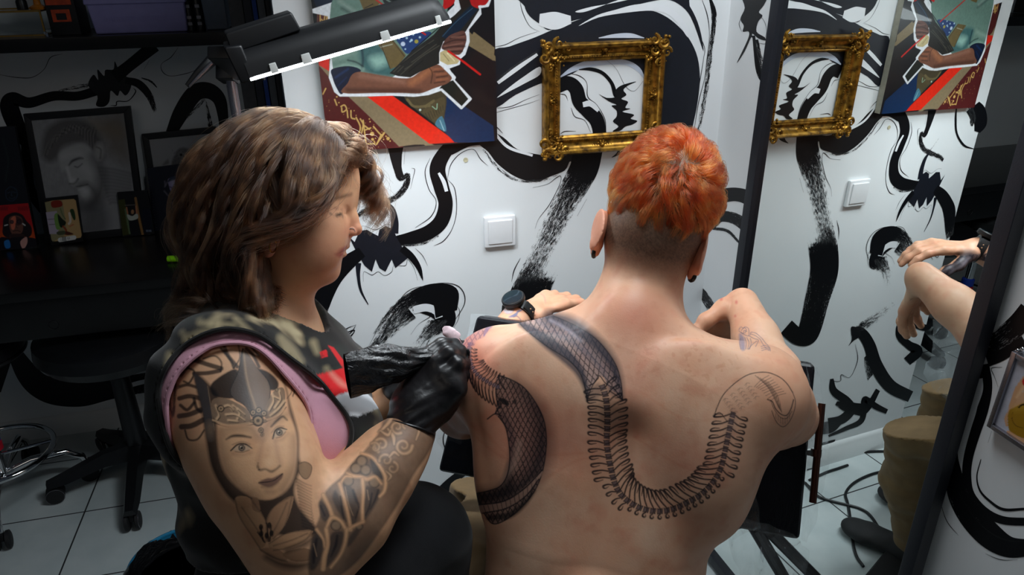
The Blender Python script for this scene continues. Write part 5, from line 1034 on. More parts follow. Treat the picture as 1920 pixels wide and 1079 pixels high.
# ---- skin and sleeve tattoos
def wom_paint(V):
    px = topx(V); P = px[:, :2]; n1 = fbm(V, 16, 81, 3); n2 = fbm(V, 70, 82, 2); c = np.tile(np.array(S(212, 162, 124)), (len(V), 1)); c = c+(np.array(S(224, 178, 142))-c)*np.clip((n1-.4)*2, 0, 1)[:, None]; c = c+(np.array(S(204, 132, 104))-c)*(np.clip((n2-.55)*2, 0, 1)*.35)[:, None]
    g = grad(wfn, V, .002); facing = (g*(V-CAM)).sum(1) < 0
    # face colour: cheek, nose, lips, brow, lashes
    face = facing & (px[:, 2] < 1.13) & (P[:, 1] < 560) & (P[:, 1] > 270); nearf = (px[:, 2] < 1.088) & (P[:, 1] < 560); Ff = lambda Q, idx: nearf[idx].astype(float)
    p = Paint(P, c, .7); p.org((280, 140), 1.998)
    p.dot(640, 640, 110, S(206, 128, 104), .45, soft=120); p.dot(770, 585, 26, S(206, 118, 96), .5, soft=36)
    p.stroke([(660,485,6),(690,468,9),(725,456,10),(752,450,7),(757,446,3)], S(82, 56, 42), a=.85, soft=7, fn=Ff)
    p.stroke([(672,516,3),(688,524,5),(705,528,6),(720,520,4)], S(30, 20, 18), a=.95, soft=2, fn=Ff); p.stroke([(676,500,5),(700,502,7),(722,506,5)], S(150, 96, 74), a=.75, soft=4, fn=Ff)
    for q in ([(690,526),(686,538)],[(700,529),(699,541)],[(710,528),(712,540)],[(718,523),(724,533)]): p.stroke(q, S(30, 20, 18), 2, .7, fn=Ff)
    p.stroke([(700,672,4),(720,660,12),(742,648,14),(752,644,6)], S(160, 66, 62), a=.9, soft=5, fn=Ff); p.stroke([(702,678,5),(716,676,14),(730,672,14)], S(172, 76, 70), a=.9, soft=6, fn=Ff); p.stroke([(700,671),(728,661),(744,655)], S(96, 42, 40), 3, .8, fn=Ff)
    relh = V-Wp(545, 345); hu_ = relh@Wup; hf_ = relh@Wfw; lim_ = np.interp(hu_, [-.12, -.08, -.060, -.043, -.02, .012, .045, .075, .1], [-.07, -.045, -.015, .012, .030, .046, .064, .074, .086]); sc_ = (hu_ > -.075) & (hf_ < lim_) & (np.linalg.norm(relh, axis=1) < .13); p.c[sc_] = np.array(S(60, 42, 30))  # scalp painted hair-brown: dense roots and the shade under hair put into colour
    # back of neck lettering
    ink = S(24, 21, 25); F_ = lambda Q, idx: facing[idx].astype(float); p.org((290, 540), 4.465)
    for q in ([(230,170),(300,90),(370,30)],[(240,120),(260,190),(330,130)],[(280,200),(310,120),(370,60)],[(300,190),(345,150),(380,105)]): p.stroke(q, ink, 16, .85, fn=F_)
    arm = facing & (px[:, 2] < 1.12) & (P[:, 1] > 600); A_ = lambda Q, idx: arm[idx].astype(float)
    p.org((300, 620), 2.35); sk = S(200, 152, 116); dk = S(20, 17, 20); md = S(84, 64, 52)
    # lettering over the shoulder
    for q, w_ in (([(280,62),(300,110),(340,160)],16),([(255,55),(300,62)],10),([(345,60),(352,120),(325,165)],6),([(270,80),(310,130),(325,165)],12),([(380,80),(410,110),(436,160)],14),([(400,70),(436,112)],10),([(190,125),(240,112),(270,140),(268,180)],7),([(150,130),(210,150),(270,168)],20),([(150,190),(210,188),(262,178)],18),([(100,160),(150,180),(130,230),(105,225)],9),([(90,200),(130,150),(170,120)],16),([(140,100),(180,110)],14),([(80,250),(120,240),(160,250)],14),([(85,300),(130,290),(180,300)],20),([(90,330),(120,350),(150,320)],14),([(85,378),(130,370),(180,350)],22),([(95,425),(140,420),(190,395)],24),([(110,440),(125,480),(165,480),(195,440)],8),([(150,300),(160,340),(180,360)],14),([(40,280),(45,340),(55,380)],8),([(66,240),(64,300),(60,370)],12)): p.stroke(q, ink, w_, .85, soft=3, fn=A_)
    p.stroke([(545,215),(575,235),(580,270),(560,300)], ink, 4, .7, fn=A_); p.stroke([(575,230),(592,262),(585,290)], ink, 6, .7, fn=A_)
    # dark ground behind the helmeted portrait
    p.poly([(155,190),(220,240),(260,300),(250,420),(262,560),(300,650),(380,720),(460,745),(540,720),(590,650),(604,540),(600,450),(570,360),(555,260),(525,190),(490,130),(540,200),(575,330),(608,450),(612,560),(625,600),(600,660),(592,720),(620,790),(680,860),(690,900),(520,900),(330,760),(270,690),(225,600),(205,500),(190,400),(165,280)], dk, .92, soft=8, fn=A_)
    p.poly([(222,245),(262,205),(330,170),(345,200),(318,262),(320,300),(240,290)], dk, .95, soft=4, fn=A_); p.poly([(430,170),(480,185),(520,225),(515,260),(480,260),(470,220)], dk, .95, soft=4, fn=A_)
    p.poly([(365,80),(345,180),(310,262),(325,300),(372,330),(412,385),(470,368),(485,250),(430,165)], S(112, 92, 78), .95, fn=A_); p.poly([(365,80),(372,200),(412,360),(372,330),(325,300),(310,262),(345,180)], S(70, 62, 60), .8, soft=5, fn=A_); p.stroke([(368,90),(385,220),(425,350)], S(176, 146, 116), 6, .8, soft=4, fn=A_)
    p.stroke([(365,80),(345,180),(310,262),(325,300),(372,330),(410,385)], dk, 4, .9, fn=A_); p.stroke([(430,165),(485,245),(470,365)], dk, 4, .8, fn=A_)
    p.poly([(150,190),(205,240),(222,330),(238,440),(232,490),(205,470),(190,360),(165,270)], S(66, 60, 60), .95, soft=4, fn=A_); p.stroke([(210,245),(225,340),(240,440)], S(150, 124, 100), 4, .6, fn=A_); p.dot(222, 440, 22, S(84, 74, 68), .9, ry=40, fn=None) if False else p.dot(222, 440, 20, S(120, 98, 80), .8, soft=14, ry=38)
    # jewelled band
    p.poly([(228,310),(290,300),(380,345),(400,385),(390,412),(300,415),(240,395)], S(128, 104, 84), .95, fn=A_); p.poly([(462,350),(500,270),(545,255),(550,330),(520,370),(470,392)], S(128, 104, 84), .95, fn=A_)
    for q in [[(270,340),(300,330),(320,350)],[(320,330),(350,360),(340,390)],[(290,370),(330,370),(370,395)],[(340,345),(370,370)],[(245,330),(260,370),(250,390)],[(300,395),(340,400)],[(480,350),(500,310),(495,280)],[(505,340),(530,300),(525,265)],[(485,375),(520,345),(548,310)],[(500,290),(520,300)]]: p.stroke(q, S(214, 176, 138), 9, .8, soft=4, fn=A_); p.stroke([(a_+5, b_+7) for a_, b_ in q], dk, 4, .8, fn=A_)
    p.stroke([(232,395),(300,416),(390,408),(470,392),(520,370),(552,330)], S(196, 158, 122), 6, .9, fn=A_); p.stroke([(230,404),(300,426),(392,418),(474,400),(528,376),(556,338)], dk, 4, .8, fn=A_)
    for x, y, r_ in ((268,345,16),(432,398,26),(410,362,14),(435,352,14),(458,366,14),(445,440,13),(452,460,10),(405,400,8),(462,400,8),(515,262,8)): p.dot(x, y, r_, dk, .9); p.dot(x, y, r_*.68, S(176, 144, 112), .9); p.dot(x, y, r_*.3, dk, .8)
    # the portrait's face: light skin kept, features shaded
    fc = [(262,420),(300,424),(395,418),(440,470),(455,470),(480,400),(530,380),(552,350),(585,420),(598,500),(592,600),(560,680),(510,735),(460,745),(400,730),(340,680),(290,610),(268,540),(258,470)]
    p.poly(fc, S(214, 166, 126), 1, soft=6, fn=A_); p.stroke([(268,480,20),(290,600,26),(350,690,30),(420,738,20)], S(128, 98, 78), a=.55, soft=34, fn=A_); p.stroke([(590,470,16),(588,600,20),(540,700,20)], S(120, 92, 74), a=.55, soft=26, fn=A_); p.stroke([(270,440,20),(390,430,26),(440,470,20),(480,410,20),(560,370,16)], S(120, 94, 76), a=.6, soft=26, fn=A_)
    p.stroke([(292,480,4),(320,466,11),(360,465,12),(400,472,6)], dk, a=.9, soft=5, fn=A_); p.stroke([(490,424,6),(515,398,11),(540,380,9),(560,395,4)], dk, a=.9, soft=5, fn=A_)
    for ex, ey, rx, tl in ((360,518,42,0),(526,450,32,-.45)):
        ca, sa = math.cos(tl), math.sin(tl); R_ = lambda a_, b_: (ex+a_*ca-b_*sa, ey+a_*sa+b_*ca)
        p.poly([R_(-rx,8), R_(-rx*.3,-14), R_(rx*.5,-12), R_(rx,2), R_(rx*.3,14), R_(-rx*.5,14)], S(196, 164, 134), 1, soft=3, fn=A_); x, y = R_(0, 0); p.dot(x, y, 15, S(72, 62, 58)); p.dot(x, y, 10, S(150, 128, 106)); p.dot(x, y, 6, S(24, 22, 24)); p.dot(x-4, y-5, 2.5, S(236, 214, 190))
        p.stroke([R_(-rx-6,12)+(6,), R_(-rx*.4,-15)+(7,), R_(rx*.4,-16)+(7,), R_(rx+3,2)+(4,)], dk, a=.95, soft=2, fn=A_); p.stroke([R_(-rx*.7,16)+(3,), R_(0,19)+(4,), R_(rx*.8,10)+(3,)], md, a=.8, soft=3, fn=A_); p.stroke([R_(-rx,-14)+(3,), R_(0,-27)+(4,), R_(rx*.9,-16)+(3,)], md, a=.6, soft=4, fn=A_); p.stroke([R_(-rx*.9,26)+(6,), R_(0,32)+(9,), R_(rx,20)+(5,)], S(166, 126, 98), a=.5, soft=10, fn=A_)
    p.stroke([(455,480,8),(440,540,10),(432,590,12)], S(168, 124, 96), a=.6, soft=14, fn=A_); p.stroke([(505,480,6),(520,550,10),(530,590,10)], S(158, 116, 90), a=.5, soft=14, fn=A_); p.stroke([(432,600,5),(440,615,9),(465,612,5),(490,622,9),(512,612,6),(528,598,6)], dk, a=.85, soft=6, fn=A_); p.stroke([(432,585,5),(428,605,4)], md, a=.7, soft=5, fn=A_); p.dot(480, 585, 14, S(232, 190, 150), .6, soft=16)
    p.poly([(434,672),(470,652),(498,650),(540,630),(535,655),(500,685),(470,690)], S(112, 80, 70), .9, soft=4, fn=A_); p.stroke([(434,672),(475,668),(505,660),(540,632)], dk, 4, .9, fn=A_); p.stroke([(450,690),(490,692),(520,672)], md, 5, .6, soft=8, fn=A_); p.stroke([(470,710),(500,712)], S(150, 112, 88), 14, .5, soft=12, fn=A_)
    p.dot(437, 614, 3, dk)
    # lily
    def petal(q, hi, lo): p.poly(q, lo, .95, soft=3, fn=A_); 
    pet = S(186, 142, 106); p.poly([(330,740),(400,742),(470,850),(470,930),(440,960),(400,900),(350,820)], pet, .95, fn=A_); p.poly([(583,728),(580,780),(550,860),(500,920),(470,930),(465,850),(500,780)], S(170, 128, 96), .95, fn=A_); p.poly([(405,745),(430,740),(442,800),(410,790)], S(150, 112, 84), .95, fn=A_); p.poly([(480,940),(560,895),(672,880),(640,925),(560,960),(500,970)], pet, .95, fn=A_); p.poly([(440,965),(510,960),(560,1000),(540,1020),(470,990)], S(176, 132, 100), .95, fn=A_); p.poly([(540,985),(640,960),(700,1000),(600,1020)], S(150, 112, 84), .9, fn=A_)
    for q in [[(330,740),(350,820),(400,900),(440,960)],[(400,742),(470,850),(468,930)],[(583,728),(550,860),(500,920)],[(583,728),(500,780),(465,850)],[(480,940),(560,895),(672,880)],[(500,970),(560,960),(640,925),(672,880)],[(360,780),(430,880),(460,930)],[(560,760),(520,850),(480,920)],[(500,950),(580,925),(650,895)],[(440,965),(500,1000),(560,1020)]]: p.stroke(q, S(70, 56, 50), 4, .7, soft=4, fn=A_)
    for q in [[(445,870),(455,930)],[(470,850),(478,930)],[(490,860),(484,930)],[(430,890),(462,935)]]: p.stroke(q, dk, 6, .85, fn=A_)
    for x, y in ((445,868),(482,860),(492,895),(470,905),(446,895)): p.dot(x, y, 9, dk, .9, ry=14)
    p.stroke([(560,970,20),(640,940,24),(690,900,14)], dk, a=.7, soft=12, fn=A_); p.stroke([(470,1000,24),(530,1030,30),(600,1040,34),(660,1030,20)], dk, a=.75, soft=14, fn=A_)
    p.poly([(610,590),(640,580),(668,600),(660,640),(640,655),(615,630)], S(150, 118, 90), .9, soft=3, fn=A_); p.stroke([(610,590),(640,580),(668,600),(660,640),(640,655),(615,630),(610,590)], md, 4, .8, fn=A_)
    for k_ in range(16): y = 660+k_*14; p.stroke([(600+k_*2,y-6,9),(640+k_*3,y+16,3),(668,y+26,1)], dk, a=.55, soft=4, fn=A_)
    # -- forearm: tracery windows and scrolls
    p.org((520, 760), 3.381); gr = S(70, 56, 48); rib = S(206, 158, 118)
    p.poly([(262,620),(330,520),(400,460),(470,370),(560,280),(640,180),(730,20),(1000,160),(960,300),(860,450),(770,620),(640,820),(500,1000),(340,1110),(200,1080),(215,850),(270,700)], gr, .74, soft=8, fn=A_)
    nn = fbm(V, 120, 91, 3); idx = np.nonzero(arm & (P[:, 0] > 590) & (P[:, 1] > 760))[0]; p.c[idx] *= (.86+.3*nn[idx])[:, None]
    def arch(pts, wi=20): p.stroke(pts, S(52, 44, 42), wi+9, .75, soft=4, fn=A_); p.stroke(pts, rib, wi, 1, soft=7, fn=A_)
    def dark(q, a=.9): p.poly(q, S(66, 56, 52), a, soft=8, fn=A_)
    dark([(470,400),(520,320),(560,320),(590,400),(570,440),(500,440)], .5)
    for x, y in ((535,355),(498,402),(560,412)): p.dot(x, y, 36, S(52, 44, 42), .9); 
    for x, y in ((535,355),(498,402),(560,412)): p.dot(x, y, 29, S(150, 122, 98), .95, soft=8)
    dark([(590,340),(650,400),(670,470),(640,460),(600,420)]); dark([(415,500),(470,520),(500,600),(510,720),(460,780),(440,640)], .75); dark([(555,530),(600,520),(650,540),(640,600),(580,700),(545,720)], .75); dark([(370,540),(410,640),(440,740),(400,700),(350,600)], .8); dark([(270,610),(310,640),(340,700),(300,740),(270,690)], .8)
    dark([(335,830),(400,800),(420,830),(390,930),(330,1010),(310,1010)], .85); dark([(220,860),(260,820),(290,870),(280,960),(240,1040),(205,1030)], .9); dark([(460,830),(530,760),(520,810),(450,900)], .8)
    for x, y, r_ in ((450,480,30),(615,490,30),(372,765,28),(520,770,18)): p.dot(x, y, r_+7, S(52, 44, 42), .85); p.dot(x, y, r_, S(146, 118, 94), .9, soft=8)
    arch([(530,305,16),(600,330,18),(650,390,20),(685,460,22),(680,540,20),(650,580,16)]); arch([(440,430,10),(480,450,22),(530,455,20),(570,470,26),(620,455,18),(660,500,14)]); arch([(400,500,14),(430,455,14),(470,455,14)]); arch([(395,500,24),(425,600,22),(450,700,20),(465,790,22)]); arch([(540,470,24),(545,560,20),(540,650,18),(540,740,22)])
    arch([(290,570,26),(330,650,24),(350,710,26)]); arch([(310,780,14),(345,715,24),(400,735,20),(440,790,22),(480,770,20),(545,740,18)]); arch([(310,790,24),(320,880,24),(300,960,28),(290,1040,30)]); arch([(440,790,22),(430,870,20),(400,950,18),(340,1030,16)]); arch([(250,790,20),(290,850,14),(300,900,12)])
    for q in ([(480,540,14),(500,600,20),(515,650,14),(495,720,6)],[(600,560,8),(585,640,12),(560,700,6)],[(640,540,10),(620,600,12),(590,660,5)],[(380,830,14),(370,890,18),(340,960,8)],[(250,850,16),(235,920,24),(230,1000,14)],[(400,580,8),(410,660,12),(420,720,6)],[(275,640,10),(300,700,10)]): p.stroke(q, S(34, 28, 32), a=.85, soft=6, fn=A_)
    for q in ([(430,520,5),(450,620,6),(480,700,4)],[(570,540,5),(580,600,5)],[(230,880,5),(250,960,5)]): p.stroke(q, S(176, 142, 112), a=.7, soft=4, fn=A_)
    for ctr, R_, a0, tr, w_ in (((800,260),56,0,1.4,22),((660,250),50,2,1.3,22),((620,270),34,4,1.1,14),((760,140),44,1,1.2,18),((690,350),44,3,1.1,18),((730,400),40,5,1,16),((820,120),30,2,1,12)):
        pts = [(ctr[0]+R_*(1-i/16*.8)*math.cos(a0+tr*2*math.pi*i/16), ctr[1]+R_*(1-i/16*.8)*math.sin(a0+tr*2*math.pi*i/16), w_*(1-.5*i/16)) for i in range(17)]; p.stroke(pts, S(44, 36, 36), None, .8, soft=5, fn=A_) if False else None
        p.stroke([(x, y, q+9) for x, y, q in pts], S(52, 42, 38), a=.8, soft=6, fn=A_); p.stroke(pts, S(188, 148, 114), a=.95, soft=8, fn=A_)
    for q in ([(735,30,8),(720,90,22),(670,150,16),(640,170,6)],[(700,150,8),(735,200,22),(740,250,10)],[(860,110,6),(900,150,14),(880,220,8)],[(710,330,8),(740,300,18),(770,320,8)],[(690,420,6),(720,450,14),(700,480,5)],[(650,160,6),(700,190,18),(720,160,8)]): p.stroke([(x, y, w_+8) for x, y, w_ in q], S(52, 42, 38), a=.7, soft=6, fn=A_); p.stroke(q, S(192, 152, 118), a=.95, soft=6, fn=A_)
    # left forearm band and leaf
    far = facing & (px[:, 2] > 1.1) & (P[:, 0] > 640); B_ = lambda Q, idx: far[idx].astype(float); p.org((640, 560), 4.15)
    p.stroke([(372,650),(368,700),(395,775)], dk, 40, .75, fn=B_); 
    for k_ in range(7): p.stroke([(362,655+k_*18),(392,650+k_*18)], S(180, 136, 104), 5, .8, fn=B_)
    p.poly([(180,740),(215,735),(245,770),(235,800),(190,790)], dk, .85, soft=6, fn=B_)
    return p.c
def poly_sdf(poly, P):
    A = np.array(poly, float); inside = np.zeros(len(P), bool); D = np.full(len(P), 1e9)
    for i in range(len(A)):
        p, q = A[i], A[(i+1) % len(A)]; c = (p[1] > P[:, 1]) != (q[1] > P[:, 1])
        with np.errstate(divide='ignore', invalid='ignore'): xi = (q[0]-p[0])*(P[:, 1]-p[1])/(q[1]-p[1])+p[0]
        inside ^= c & (P[:, 0] < xi); D = np.minimum(D, seg_dist(P, p, q)[0])
    return np.where(inside, -D, D)
def opening(poly, zmax):
    """volume of an opening whose rim is the given outline, reaching in as far as zmax"""
    A = smp(poly)
    def f(P): q = topx(P); return np.maximum(poly_sdf(A, q[:, :2])*q[:, 2]/F_PX, q[:, 2]-zmax)
    return f
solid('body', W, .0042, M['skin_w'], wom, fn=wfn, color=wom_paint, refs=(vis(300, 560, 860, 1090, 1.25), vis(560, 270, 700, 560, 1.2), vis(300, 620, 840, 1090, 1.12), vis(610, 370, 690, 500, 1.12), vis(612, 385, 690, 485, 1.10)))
# ---- pink undertop
Tk = Body(); g_ = .006
def trunk(T, g_):
    T.ecap(Wch, Wwa, LAT, (.165+g_, .112+g_), (.155+g_, .105+g_), .06); T.ecap(Wwa, Whp, LAT, (.155+g_, .105+g_), (.170+g_, .120+g_), .06); T.ecap(K(465, 650, 1.13), Wch, LAT, (.125+g_, .080+g_), (.165+g_, .112+g_), .06)
    T.cone(Rs, nb, .064+g_, .046+g_, .05); T.cone(Ls, nb, .064+g_, .046+g_, .05); T.ell(K(592, 820, 1.06), (.085+g_, .070+g_, .075+g_), (_r, _fw, _u), .04); T.ell(K(610, 790, 1.22), (.080+g_, .070+g_, .075+g_), (_r, _fw, _u), .04)
    T.ball(Rs, .074+g_, .04); T.ell(K(425, 745, .965), (.075+g_, .06+g_, .085+g_), (_r, _fw, _u), .04)
trunk(Tk, .006)
HOLE_P = [(312,760),(318,735),(330,706),(345,688),(362,672),(391,652),(415,645),(451,643),(480,651),(505,670),(532,701),(559,733),(577,762),(583,798),(573,822),(575,900),(560,990),(470,990),(394,892),(343,867),(317,824)]
HOLE_S = [(296,748),(303,706),(324,670),(354,642),(388,625),(420,617),(450,619),(487,629),(519,652),(552,678),(582,699),(608,724),(627,750),(657,790),(658,828),(640,860),(600,900),(560,1000),(470,1000),(394,896),(341,872),(312,826)]
hp = opening(HOLE_P, 1.10); hs = opening(HOLE_S, 1.12)
nk_cut = Body(); nk_cut.cone(nb+_u*.0-_r*.005, Wp(530, 470), .078, .09)
fn_p = lambda P: np.maximum(np.maximum(Tk(P), -hp(P)), -nk_cut(P)+.012)
pinkm = cloth_mat('pink_jersey', S(214, 158, 176), .8, 700, .05)
def mid_cut(P): return -(P-K(470, 940, 1.13))@unit(_u)       # ends at the waist
solid('undertop', Tk, .0034, pinkm, wom, proj=False, fn=lambda P: np.maximum(fn_p(P), mid_cut(P)), refs=(vis(290, 560, 700, 920, 1.2),))
# ---- loose dark tie-dye top
Sh = Body(); trunk(Sh, .014); Sh.ecap(K(500, 740, 1.14), K(552, 950, 1.14), LAT, (.158, .120), (.148, .108), .05); Sh.cone(K(600, 690, 1.17), K(640, 830, 1.17), .04, .05, .04)
nk2 = Body(); nk2.cone(nb-_r*.006-_u*.004, Wp(530, 470), .074, .10); nk2.cone(K(560, 640, 1.12), K(580, 560, 1.12), .030, .05, .02)
def fold(P): return .006*np.sin(P@unit((.5, .3, .8))*95+fbm(P, 9, 101, 2)*9)*.5+(fbm(P, 14, 102, 2)-.5)*.012
hem = lambda P: -(P-K(430, 1003, 1.13))@unit(_u*1.0-_r*.10)
fn_s = lambda P: np.maximum(np.maximum(np.maximum(Sh(P)-fold(P), -hs(P)), -nk2(P)), hem(P))
def shirt_paint(V):
    q = topx(V); P = q[:, :2]; n = fbm(V*[1, 1, 1], 16, 111, 3); n2 = fbm(V, 40, 112, 2); c = np.tile(np.array(S(20, 19, 18)), (len(V), 1)); c = c+(np.array(S(34, 44, 38))-c)*np.clip((n2-.5)*3, 0, 1)[:, None]*.6
    b = np.clip((n+.25*(n2-.5)-.60)*9, 0, 1)[:, None]; c = c+(np.array(S(150, 134, 104))-c)*b*.75; b2 = np.clip((n+.3*(n2-.5)-.70)*12, 0, 1)[:, None]; c = c+(np.array(S(190, 176, 140))-c)*b2*.8
    p = Paint(P, c, .9); p.org((290, 540), 4.465); cr = S(176, 160, 124)
    for q_ in ([(470,300,60),(530,230,50),(525,330,60)],[(380,290,50),(440,300,40),(520,300,36),(660,315,30)],[(280,440,90),(400,400,100),(520,370,60)],[(720,350,20),(850,430,16)],[(1060,420,70),(1130,520,110),(1210,620,80)],[(680,260,40),(780,350,30),(830,390,20)],[(120,560,50),(90,680,20)],[(1330,460,60),(1360,540,40)],[(230,380,40),(260,420,40)],[(1440,680,40),(1470,710,20)]): p.stroke(q_, cr, a=.62, soft=26)
    p.poly([(1270,755),(1400,720),(1600,665),(1680,700),(1720,830),(1640,860),(1440,940),(1350,840)], S(214, 22, 28), 1, sm=False); p.stroke([(1480,720,30),(1560,800,36),(1620,840,10)], S(230, 170, 150), a=.6, soft=24)
    p.poly([(1430,945),(1640,862),(1720,830),(1900,1000),(1700,1080),(1500,1060)], S(224, 226, 230), 1, sm=False); p.poly([(1450,480),(1500,500),(1620,660),(1580,680)], S(206, 24, 30), 1, sm=False); p.poly([(1180,60),(1240,100),(1420,360),(1330,330)], S(206, 24, 30), .95, sm=False)
    p.poly([(1380,540),(1440,515),(1450,575),(1400,590)], S(200, 20, 26), 1, sm=False); p.stroke([(1400,550),(1404,575),(1418,570)], S(20, 18, 18), 6, .9, sm=False)
    p.stroke([(1200,690),(1300,720),(1400,700),(1600,655)], S(44, 60, 50), 20, .4, soft=14)
    return p.c
shirtm = cloth_mat('tie_dye_jersey', (.03, .03, .03), .85, 800, attr=True)
solid('sleeveless_top', Sh, .0036, shirtm, wom, proj=False, fn=fn_s, color=shirt_paint, refs=(vis(280, 540, 720, 1040, 1.3),))
def hem_piping(poly, fn, r, material, z0=.82, z1=1.2):
    A = smp(poly); zs_ = np.linspace(z0, z1, 240); P3 = []
    for x, y in A:
        Q = CAM+ray(x, y)*zs_[:, None]; v = fn(Q); i = np.nonzero(v < 0)[0]; P3.append(Q[i[0]] if len(i) and i[0] > 0 else None)
    runs = []; cur = []
    for p in P3+P3[:1]:
        if p is None or (cur and np.linalg.norm(p-cur[-1]) > .035):
            if len(cur) > 4: runs.append(cur)
            cur = [] if p is None else [p]
        else: cur.append(p)
    if len(cur) > 4: runs.append(cur)
    for c in runs:
        c = np.array(c)
        for _ in range(3): c[1:-1] = c[1:-1]*.5+(c[:-2]+c[2:])*.25
        mb = MB(); mb.tube(smooth_pts(c, 3), r, 8); mb.build('hem', material, wom)
hem_piping(HOLE_P, Tk, .0027, pinkm); hem_piping(HOLE_S, lambda P: Sh(P)-fold(P), .0032, cloth_mat('dark_hem', S(24, 23, 22), .85))
# ---- black trousers, shoes, a stool to sit on
Tr = Body(); kn = K(782, 1012, 1.105); kn2 = K(800, 1040, 1.28)
Tr.ecap(K(548, 1030, 1.14), K(556, 1150, 1.14), LAT, (.168, .116), (.185, .128), .05); Tr.chain([(K(500, 1150, 1.03), .095), (K(640, 1080, 1.06), .098), (kn, .070)], .05); Tr.chain([(K(520, 1160, 1.25), .095), (K(660, 1090, 1.27), .095), (kn2, .068)], .05)
for k_, off in ((kn, -.06), (kn2, .06)): ft = np.array([k_[0]+.02, k_[1]-.02+off*.2, .09]); Tr.chain([(k_, .070), (.5*k_+.5*ft, .064), (ft, .055)], .04)
trm = cloth_mat('black_cotton', S(16, 17, 20), .9, 700, .2, sheen=.15)
solid('trousers', Tr, .006, trm, wom, fn=lambda P: Tr(P)-(fbm(P, 14, 121, 2)-.5)*.014)
for k_, off in ((kn, -.06), (kn2, .06)):
    Sb = Body(); ft = np.array([k_[0]+.02, k_[1]-.02+off*.2, .045]); Sb.ecap(ft-(.03, 0, 0), ft+(.15, .03, -.01), (0, 1, 0), (.042, .042), (.040, .030), .02); solid('shoe', Sb, .006, M['rubber'], wom, fn=lambda P, Sb=Sb: np.maximum(Sb(P), .004-P[:, 2]))
def stool(name, c, zt, label, rad=.17):
    t = empty(name, (c[0], c[1], 0), label, 'stool', None); mb = MB(); mb.lathe([(0, zt-.06), (rad*.9, zt-.06), (rad, zt-.045), (rad, zt-.015), (rad*.93, zt), (0, zt+.004)], (c[0], c[1], 0), n=36); mb.build('seat', M['black_plastic'], t)
    mb = MB(); mb.lathe([(.022, .09), (.022, .30), (.014, .30), (.014, zt-.06)], (c[0], c[1], 0), n=20); mb.build('column', M['chrome'], t)
    for i in range(5):
        a_ = i*2*math.pi/5+.3; mb = MB(); d_ = np.array([math.cos(a_), math.sin(a_), 0]); o_ = np.array([c[0], c[1], 0]); mb.tube([o_+NZ*.11, o_+d_*.14+NZ*.10, o_+d_*.25+NZ*.065], [.018, .014, .010], 10); mb.build('base_leg', M['black_plastic'], t)
        mb = MB(); s_ = np.cross(NZ, d_); mb.lathe([(.025, -.016), (.025, .016)], o_+d_*.25+NZ*.025, s_, 18); mb.tube([o_+d_*.25+NZ*.07, o_+d_*.25+NZ*.045], .008, 8); mb.build('castor', M['rubber'], t)
    return t
